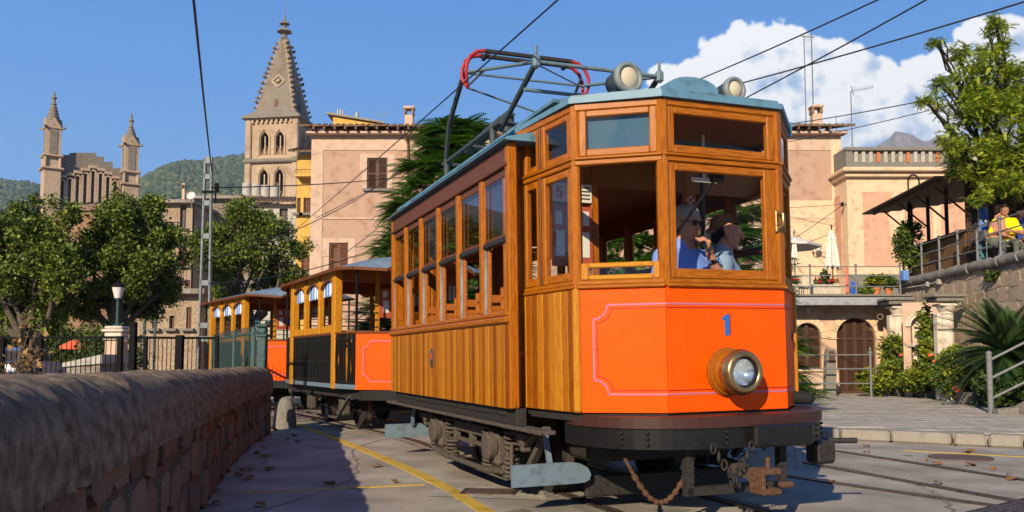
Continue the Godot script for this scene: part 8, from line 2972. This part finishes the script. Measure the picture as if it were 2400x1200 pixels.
# a body as rounded bones blended into one skin and meshed cell by cell
# bone: [from, to, radius, radius, colour]
func flesh(mb: MB, bones: Array, cell: float, k: float):
	var lo := Vector3.ONE * 1e9
	var hi := -lo
	for b in bones:
		var r: float = maxf(b[2], b[3]) + cell * 2.5
		lo = lo.min(b[0].min(b[1]) - Vector3.ONE * r)
		hi = hi.max(b[0].max(b[1]) + Vector3.ONE * r)
	var n := Vector3i(((hi - lo) / cell).ceil()) + Vector3i.ONE
	var sum := PackedFloat32Array()
	sum.resize(n.x * n.y * n.z)
	var best := PackedFloat32Array()
	best.resize(sum.size())
	best.fill(1e9)
	var who := PackedInt32Array()
	who.resize(sum.size())
	for bi in bones.size():
		var b: Array = bones[bi]
		var r0: float = b[2]
		var r1: float = b[3]
		var pad := maxf(r0, r1) + 4.0 / k + cell * 2.0
		var a: Vector3 = b[0]
		var ab: Vector3 = b[1] - a
		var l2 := maxf(ab.length_squared(), 1e-9)
		var i0 := Vector3i(((b[0].min(b[1]) - Vector3.ONE * pad - lo) / cell).floor()).clamp(Vector3i.ZERO, n - Vector3i.ONE)
		var i1 := Vector3i(((b[0].max(b[1]) + Vector3.ONE * pad - lo) / cell).ceil()).clamp(Vector3i.ZERO, n - Vector3i.ONE)
		for z in range(i0.z, i1.z + 1):
			for y in range(i0.y, i1.y + 1):
				var row := (z * n.y + y) * n.x
				for x in range(i0.x, i1.x + 1):
					var p := lo + Vector3(x, y, z) * cell - a
					var t := clampf(p.dot(ab) / l2, 0.0, 1.0)
					var d := (p - ab * t).length() - lerpf(r0, r1, t)
					var i := row + x
					if d < 4.0 / k: sum[i] += exp(-k * d)
					if d < best[i]:
						best[i] = d
						who[i] = bi
	var F := PackedFloat32Array()
	F.resize(sum.size())
	for i in sum.size(): F[i] = -log(sum[i]) / k if sum[i] > 0.0 else 1.0
	var idx := {}
	var vs := []
	var nv := []
	var cv := []
	var st := [1, n.x, n.x * n.y]
	for z in n.z - 1:
		for y in n.y - 1:
			for x in n.x - 1:
				var o := (z * n.y + y) * n.x + x
				var c := 0
				var m := Vector3.ZERO
				var gsum := Vector3.ZERO
				var inside := 0
				for q in 8:
					if F[o + (q & 1) + ((q >> 1) & 1) * n.x + (q >> 2) * st[2]] < 0.0: inside += 1
				if inside == 0 or inside == 8: continue
				for ax in 3:
					for s in 4:
						var u := (ax + 1) % 3
						var w := (ax + 2) % 3
						var off := [0, 0, 0]
						off[u] = s & 1
						off[w] = s >> 1
						var ia: int = o + off[0] + off[1] * n.x + off[2] * st[2]
						var fa := F[ia]
						var fb := F[ia + st[ax]]
						gsum[ax] += fb - fa
						if (fa < 0.0) != (fb < 0.0):
							var p := Vector3(off[0], off[1], off[2])
							p[ax] += fa / (fa - fb)
							m += p
							c += 1
				idx[o] = vs.size()
				vs.append(lo + (Vector3(x, y, z) + m / c) * cell)
				nv.append(gsum.normalized())
				cv.append(bones[who[o]][4])
	for o in idx:
		for ax in 3:
			var u := (ax + 1) % 3
			var w := (ax + 2) % 3
			var f0: float = F[o] if true else 0.0
			var f1: float = F[o + st[ax]]
			if (f0 < 0.0) == (f1 < 0.0): continue
			var q := [o, o - st[u], o - st[u] - st[w], o - st[w]]
			if not (idx.has(q[1]) and idx.has(q[2]) and idx.has(q[3])): continue
			if f0 > 0.0: q.reverse()
			var id := []
			for e in q: id.append(idx[e])
			for tri in [[0, 1, 2], [0, 2, 3]]:
				for j in [0, 2, 1]:
					var e: int = id[tri[j]]
					mb.col = cv[e]
					mb._p(vs[e], nv[e])

func blob(c: Vector3, r: Vector3, col: Color) -> Array:
	# an ellipsoid stood in for by short bones along its longest axis
	var ax := r.max_axis_index()
	var d := Vector3.ZERO
	var rr := (r.x + r.y + r.z - r[ax]) / 2.0
	d[ax] = maxf(r[ax] - rr, 0.001)
	return [c - d, c + d, rr, rr, col]

func hand_bones(wrist: Vector3, f: Vector3, n: Vector3, curl: float, side: float, col: Color) -> Array:
	f = f.normalized()
	var s := n.cross(f).normalized()
	n = f.cross(s).normalized()
	var out := [[wrist, wrist + f * 0.03, 0.026, 0.028, col]]
	for i in 4:
		var w := (i - 1.5) * 0.019
		var b := wrist + f * 0.085 + s * w
		out.append([wrist + f * 0.02 + s * w * 0.8, b, 0.016, 0.0125, col])
		var dir := f
		var L: float = [0.036, 0.043, 0.040, 0.031][i]
		for j in 3:
			dir = (dir * cos(curl) + n * sin(curl)).normalized() if j == 0 else dir.rotated(s, -curl if dir.rotated(s, -curl).dot(n) > dir.dot(n) else curl)
			var e := b + dir * L * (1.0 - 0.22 * j)
			out.append([b, e, 0.0105 - 0.001 * j, 0.0095 - 0.001 * j, col])
			b = e
	var tb := wrist + f * 0.03 + s * 0.026 * side
	var t1 := tb + (s * side * 0.7 + f * 0.6 + n * 0.4).normalized() * 0.042
	out.append([tb, t1, 0.014, 0.012, col])
	out.append([t1, t1 + (f * 0.7 + n * 0.6).normalized() * 0.03, 0.0115, 0.009, col])
	return out

func person(label: String, pos: Vector3, yaw: float, o: Dictionary) -> Node3D:
	var t := thing("person", label, "person", pos, yaw, o.group)
	var hh: float = o.hh
	var sh: Color = o.shirt
	var sk: Color = o.skin
	var tr: Color = o.trousers
	var V := func(x: float, y: float, z: float) -> Vector3: return Vector3(x, hh + y, z)
	var lean: float = o.get("lean", 0.0)
	var ch: Vector3 = V.call(0, 0.42, lean * 0.7)
	var nk: Vector3 = V.call(0, 0.60, lean)
	var body := [
		[V.call(-0.08, 0.08, 0), V.call(0.08, 0.08, 0), 0.125, 0.125, tr],
		[V.call(0, 0.14, 0), ch, 0.135 * o.fat, 0.14 * o.fat, sh],
		[V.call(-0.07, 0.2, 0.01), ch + Vector3(-0.085, 0, 0), 0.10 * o.fat, 0.105, sh],
		[V.call(0.07, 0.2, 0.01), ch + Vector3(0.085, 0, 0), 0.10 * o.fat, 0.105, sh],
		[nk + Vector3(-0.16, -0.075, -0.01), nk + Vector3(0.16, -0.075, -0.01), 0.072, 0.072, sh],
		[nk + Vector3(0, -0.03, -0.012), nk + Vector3(0, 0.02, -0.008), 0.066, 0.062, sh],
		[nk + Vector3(0, -0.02, 0.0), nk + Vector3(0, 0.10, 0.015), 0.054, 0.05, sk]]
	for s in [-1.0, 1.0]:
		var side := "r" if s < 0 else "l"
		var S: Vector3 = nk + Vector3(0.175 * s, -0.085, -0.005)
		var E: Vector3 = V.call(o[side][0].x, o[side][0].y, o[side][0].z)
		var W: Vector3 = V.call(o[side][1].x, o[side][1].y, o[side][1].z)
		var cuff := S.lerp(E, 0.78)
		body.append([S, cuff, 0.068, 0.060, sh])
		body.append([S.lerp(E, 0.7), E, 0.047, 0.043, sk])
		body.append([E, W, 0.043, 0.028, sk])
		body.append([V.call(0.09 * s, 0.06, 0.02), V.call(0.12 * s, 0.03, 0.40), 0.088, 0.064, tr])
		body.append([V.call(0.12 * s, 0.03, 0.40), Vector3(0.12 * s, 0.09, 0.40), 0.06, 0.044, tr])
		body.append([Vector3(0.12 * s, 0.05, 0.38), Vector3(0.13 * s, 0.04, 0.56), 0.045, 0.04, Color(0.02, 0.02, 0.02)])
	var mb := MB.new()
	mb.tinted = true
	flesh(mb, body, o.cell, 55.0)
	for s in [-1.0, 1.0]:
		var side := "r" if s < 0 else "l"
		var W: Vector3 = V.call(o[side][1].x, o[side][1].y, o[side][1].z)
		flesh(mb, hand_bones(W, o[side][2], o[side][3], o[side][4], s, sk), o.cell * 0.32, 220.0)
	# head
	var H := Transform3D(Basis(Vector3.UP, o.head_yaw) * Basis(Vector3.RIGHT, o.head_pitch), nk + Vector3(0, 0.165, 0.03))
	var hb := []
	var lip := sk.lerp(Color(0.35, 0.08, 0.07), 0.4)
	for q in [blob(Vector3(0, 0.035, -0.018), Vector3(0.074, 0.080, 0.096), sk), blob(Vector3(0, -0.025, 0.03), Vector3(0.058, 0.085, 0.058), sk), blob(Vector3(0, -0.098, 0.058), Vector3(0.03, 0.022, 0.022), sk), blob(Vector3(0.038, -0.06, 0.022), Vector3(0.026, 0.04, 0.03), sk), blob(Vector3(-0.038, -0.06, 0.022), Vector3(0.026, 0.04, 0.03), sk), [Vector3(0, 0.008, 0.088), Vector3(0, -0.036, 0.110), 0.010, 0.0155, sk], [Vector3(-0.036, 0.028, 0.080), Vector3(0.036, 0.028, 0.080), 0.012, 0.012, sk], [Vector3(-0.02, -0.065, 0.081), Vector3(0.02, -0.065, 0.081), 0.0085, 0.0085, lip], [Vector3(-0.076, 0.018, -0.012), Vector3(-0.074, -0.025, -0.004), 0.015, 0.011, sk], [Vector3(0.076, 0.018, -0.012), Vector3(0.074, -0.025, -0.004), 0.015, 0.011, sk], [Vector3(-0.031, 0.006, 0.076), Vector3(-0.031, 0.006, 0.077), 0.0125, 0.0125, Color(0.5, 0.46, 0.42)], [Vector3(0.031, 0.006, 0.076), Vector3(0.031, 0.006, 0.077), 0.0125, 0.0125, Color(0.5, 0.46, 0.42)], [Vector3(-0.031, 0.006, 0.086), Vector3(-0.031, 0.006, 0.087), 0.006, 0.006, Color(0.03, 0.02, 0.02)], [Vector3(0.031, 0.006, 0.086), Vector3(0.031, 0.006, 0.087), 0.006, 0.006, Color(0.03, 0.02, 0.02)]]:
		hb.append([H * q[0], H * q[1], q[2], q[3], q[4]])
	flesh(mb, hb, o.cell * 0.38, 190.0)
	part(mb, "body", M.tinted, t)
	var hr := MB.new()
	hr.tinted = true
	var hc: Color = o.hair
	var hs := []
	for q in [[Vector3(0, 0.050, -0.040), Vector3(0, 0.058, 0.008), 0.079, 0.074, hc], [Vector3(-0.045, 0.03, -0.035), Vector3(-0.05, -0.02, -0.035), 0.036, 0.024, hc], [Vector3(0.045, 0.03, -0.035), Vector3(0.05, -0.02, -0.035), 0.036, 0.024, hc], [Vector3(0, 0.0, -0.065), Vector3(0, -0.05, -0.06), 0.052, 0.042, hc]]:
		hs.append([H * q[0], H * q[1], q[2], q[3], q[4]])
	if o.get("bun", false): hs.append([H * Vector3(0, -0.01, -0.11), H * Vector3(0, -0.05, -0.13), 0.04, 0.035, hc])
	flesh(hr, hs, o.cell * 0.4, 130.0)
	part(hr, "hair", M.tinted, t)
	if o.get("glasses", false):
		var gl := MB.new()
		for s in [-1.0, 1.0]:
			gl.ball(H * Vector3(0.033 * s, 0.006, 0.098), Vector3(0.03, 0.02, 0.012), 12, 8, H.basis)
			gl.bar(H * Vector3(0.062 * s, 0.012, 0.088), H * Vector3(0.08 * s, 0.012, -0.02), 0.006, 0.008)
		gl.bar(H * Vector3(-0.02, 0.014, 0.108), H * Vector3(0.02, 0.014, 0.108), 0.008, 0.008)
		part(gl, "sunglasses", M.rubber, t)
	# collar
	if o.get("collar", false):
		var cl := MB.new()
		for s in [-1.0, 1.0]:
			cl.poly_out([nk + Vector3(0.005 * s, -0.045, 0.075), nk + Vector3(0.06 * s, -0.03, 0.07), nk + Vector3(0.068 * s, 0.03, 0.01), nk + Vector3(0.045 * s, 0.03, 0.058)], nk)
			cl.poly_out([nk + Vector3(0.068 * s, 0.03, 0.01), nk + Vector3(0.078 * s, -0.01, 0.0), nk + Vector3(0.04 * s, 0.0, -0.075), nk + Vector3(0.035 * s, 0.04, -0.06)], nk)
		part(cl, "collar", mat("collar_cloth_%d" % t.get_index(), sh.linear_to_srgb(), 0.85), t)
	return t

func build_people():
	var down := Vector3(0, -0.3, 1)
	# driver holding a radio to his mouth
	var p := person("grey-haired man in a light blue shirt and sunglasses speaking into a handheld radio", at(1600, 842, 5.80) * Vector3(1, 0, 1) + Vector3(0, 0.70, 0), deg_to_rad(30), {"group": "tram crew", "hh": 0.455, "shirt": Color(0.17, 0.27, 0.66), "trousers": Color(0.02, 0.025, 0.05), "skin": Color(0.46, 0.22, 0.14), "hair": Color(0.30, 0.29, 0.28), "fat": 1.08, "cell": 0.015, "lean": 0.03, "head_yaw": 0.15, "head_pitch": 0.16, "glasses": true, "collar": true,
		"l": [Vector3(0.30, 0.30, 0.14), Vector3(0.075, 0.545, 0.20), Vector3(-0.25, 0.9, 0.1), Vector3(-0.8, 0.1, -0.5), 0.85], "r": [Vector3(-0.27, 0.27, 0.06), Vector3(-0.2, 0.16, 0.32), down, Vector3(0, -1, 0), 0.4]})
	var rad := MB.new()
	rad.box(Vector3(0.045, 1.075, 0.215), Vector3(0.05, 0.12, 0.03), Basis(Vector3.BACK, 0.2), 0.008)
	rad.tube([Vector3(0.03, 1.13, 0.21), Vector3(0.02, 1.25, 0.2)], 0.006)
	var rn := thing("handheld_radio", "black handheld radio held at the driver's mouth", "radio", p.position, p.rotation.y)
	part(rad, "case", M.rubber, rn)
	var wt := MB.new()
	wt.lathe([Vector2(0.036, -0.012), Vector2(0.038, 0), Vector2(0.036, 0.012)], 14, Transform3D(Basis(Vector3.BACK, 0.55) * Basis(Vector3.RIGHT, 0.1), Vector3(0.105, 0.965, 0.195)))
	wt.box(Vector3(0.135, 0.955, 0.22), Vector3(0.03, 0.04, 0.02), Basis(Vector3.BACK, 0.6), 0.006)
	part(wt, "wrist_watch", M.chrome, p)
	person("dark-haired woman in a grey blue polo shirt looking ahead beside the driver", at(1692, 842, 5.98) * Vector3(1, 0, 1) + Vector3(0, 0.70, 0), deg_to_rad(74), {"group": "tram crew", "hh": 0.43, "shirt": Color(0.20, 0.29, 0.42), "trousers": Color(0.02, 0.02, 0.03), "skin": Color(0.50, 0.24, 0.15), "hair": Color(0.010, 0.007, 0.006), "fat": 1.06, "cell": 0.015, "lean": 0.02, "head_yaw": 0.05, "head_pitch": 0.05, "collar": true, "bun": true,
		"l": [Vector3(0.26, 0.25, 0.06), Vector3(0.18, 0.20, 0.30), down, Vector3(0, -1, 0), 0.45], "r": [Vector3(-0.24, 0.25, 0.02), Vector3(-0.18, 0.235, 0.27), Vector3(0.1, 0.05, 1), Vector3(0.2, -1, 0), 0.5]})
	# guests of the café
	var rest := {"group": "café guests", "hh": 0.44, "fat": 1.05, "cell": 0.022, "head_pitch": 0.0, "trousers": Color(0.10, 0.11, 0.09)}
	var a := {"shirt": Color(0.74, 0.60, 0.01), "skin": Color(0.38, 0.17, 0.10), "hair": Color(0.05, 0.03, 0.02), "head_yaw": -0.1, "l": [Vector3(0.28, 0.26, 0.10), Vector3(0.06, 0.28, 0.28), Vector3(-1, 0, 0.2), Vector3(0, -0.5, -1), 0.4], "r": [Vector3(-0.29, 0.24, 0.08), Vector3(-0.08, 0.30, 0.30), Vector3(1, 0, 0.3), Vector3(0, -0.5, -1), 0.4]}
	a.merge(rest)
	person("man in a bright yellow T-shirt sitting with folded arms at the café", Vector3(gx(2368, 17.9), 2.94, -17.9), deg_to_rad(-20), a)
	var b := {"shirt": Color(0.42, 0.20, 0.14), "skin": Color(0.42, 0.20, 0.13), "hair": Color(0.02, 0.015, 0.012), "head_yaw": 0.3, "lean": 0.12, "l": [Vector3(0.30, 0.22, 0.12), Vector3(0.2, 0.12, 0.36), down, Vector3(0, -1, 0), 0.4], "r": [Vector3(-0.30, 0.22, 0.12), Vector3(-0.2, 0.12, 0.36), down, Vector3(0, -1, 0), 0.4]}
	b.merge(rest)
	person("dark-haired guest in a dusty pink top leaning forward at the café", Vector3(gx(2338, 18.0), 2.94, -18.0), deg_to_rad(80), b)
	var c := b.duplicate()
	c.shirt = Color(0.03, 0.07, 0.35)
	c.lean = 0.0
	person("guest in a dark blue shirt at the far café table", Vector3(gx(2408, 18.2), 2.94, -18.2), deg_to_rad(-75), c)
	for q in [[2368, 17.9, -20.0, "chair under the man in yellow"], [2338, 18.0, 80.0, "chair under the guest in pink"], [2408, 18.2, -75.0, "chair under the guest in blue"]]:
		var ch := thing("cafe_chair", "grey metal café " + q[3], "chair", Vector3(gx(q[0], q[1]), 2.94, -q[1]), deg_to_rad(q[2]), "café chairs")
		boxpart(ch, "seat", Vector3(0, 0.42, 0), Vector3(0.38, 0.03, 0.38), M.rail_grey, 0.01)
		boxpart(ch, "backrest", Vector3(0, 0.68, -0.2), Vector3(0.36, 0.22, 0.025), M.rail_grey, 0.01)
		for s in [-1.0, 1.0]:
			for z in [-1.0, 1.0]:
				var lg := MB.new()
				lg.tube([Vector3(0.18 * s, 0, 0.19 * z), Vector3(0.16 * s, 0.42 if z > 0 else 0.78, 0.18 * z)], 0.013, -1, 6)
				part(lg, "leg", M.rail_grey, ch)

func wire(label: String, pts: Array, r: float):
	# a sagging line through world points
	var mb := MB.new()
	mb.tube(pts, r, -1, 5)
	single(mb, "overhead_wire", M.wire, label, "wire", "overhead wires")

func span(a: Vector3, b: Vector3, sag: float) -> Array:
	var out := []
	for k in 11:
		var f := k / 10.0
		out.append(a.lerp(b, f) - Vector3(0, sag * 4.0 * f * (1.0 - f), 0))
	return out

func build_wires():
	wire("black wire running from the mast bracket up over the street", span(at(497, 405, 19.0), at(448, -60, 7.0), 0.05), 0.014)
	wire("contact wire crossing above the pantograph towards the mast", span(at(690, 540, 24.0), at(1335, -25, 5.4), 0.02), 0.007)
	wire("upper of two wires meeting over the driver's cab", span(at(1600, 202, 11.0), at(2120, -30, 7.0), 0.02), 0.008)
	wire("lower of two wires meeting over the driver's cab", span(at(1640, 285, 12.0), at(2220, -28, 7.5), 0.02), 0.009)
	wire("long wire crossing the cloud to the top right corner", span(at(1560, 240, 16.0), at(2480, -20, 10.0), 0.05), 0.013)
	wire("span wire from the pink house across the feathery tree", span(at(1700, 308, 30.0), at(2480, 168, 16.0), 0.15), 0.014)
	wire("second span wire sagging below the roof chimney", span(at(1780, 345, 31.0), at(2480, 180, 17.0), 0.1), 0.012)
	wire("thin wire slanting to the wall bracket over the terrace", span(at(1860, 560, 33.5), at(1976, 480, 32.6), 0.02), 0.012)
	wire("thin level wire ending at the wall bracket", span(at(1840, 487, 33.5), at(1976, 478, 32.6), 0.02), 0.010)
	wire("long wire from the mast across the pink house front", span(at(495, 440, 18.9), at(1010, 405, 33.0), 0.12), 0.015)
	wire("wire from the mast falling behind the tram roof", span(at(490, 610, 18.9), at(930, 405, 30.0), 0.3), 0.013)
	wire("wire to the second shutter of the pink house", span(at(740, 512, 32.0), at(1000, 370, 33.0), 0.05), 0.014)
	wire("lowest wire crossing above the open trailers", span(at(490, 665, 18.9), at(930, 560, 24.0), 0.25), 0.012)
	var wb := thing("wall_bracket", "dark iron wire bracket on the salmon wing corner", "bracket", at(1974, 479, 32.8))
	var b := MB.new()
	b.ball(Vector3.ZERO, Vector3(0.07, 0.1, 0.07), 8, 6)
	b.tube([Vector3.ZERO, Vector3(0.32, 0.0, 0.0)], 0.02, -1, 6)
	part(b, "eye_bolt", M.iron_black, wb)

func _ready():
	rng.seed = 20240
	build_environment()
	build_materials()
	build_ground()
	build_hills()
	build_church()
	build_far_houses()
	build_pink_house()
	build_side_wing()
	build_terrace()
	build_retaining_wall()
	build_near_wall()
	build_fences()
	build_street_left()
	build_trees()
	build_garden()
	build_kiosk()
	build_tram()
	build_trailers()
	build_people()
	build_wires()
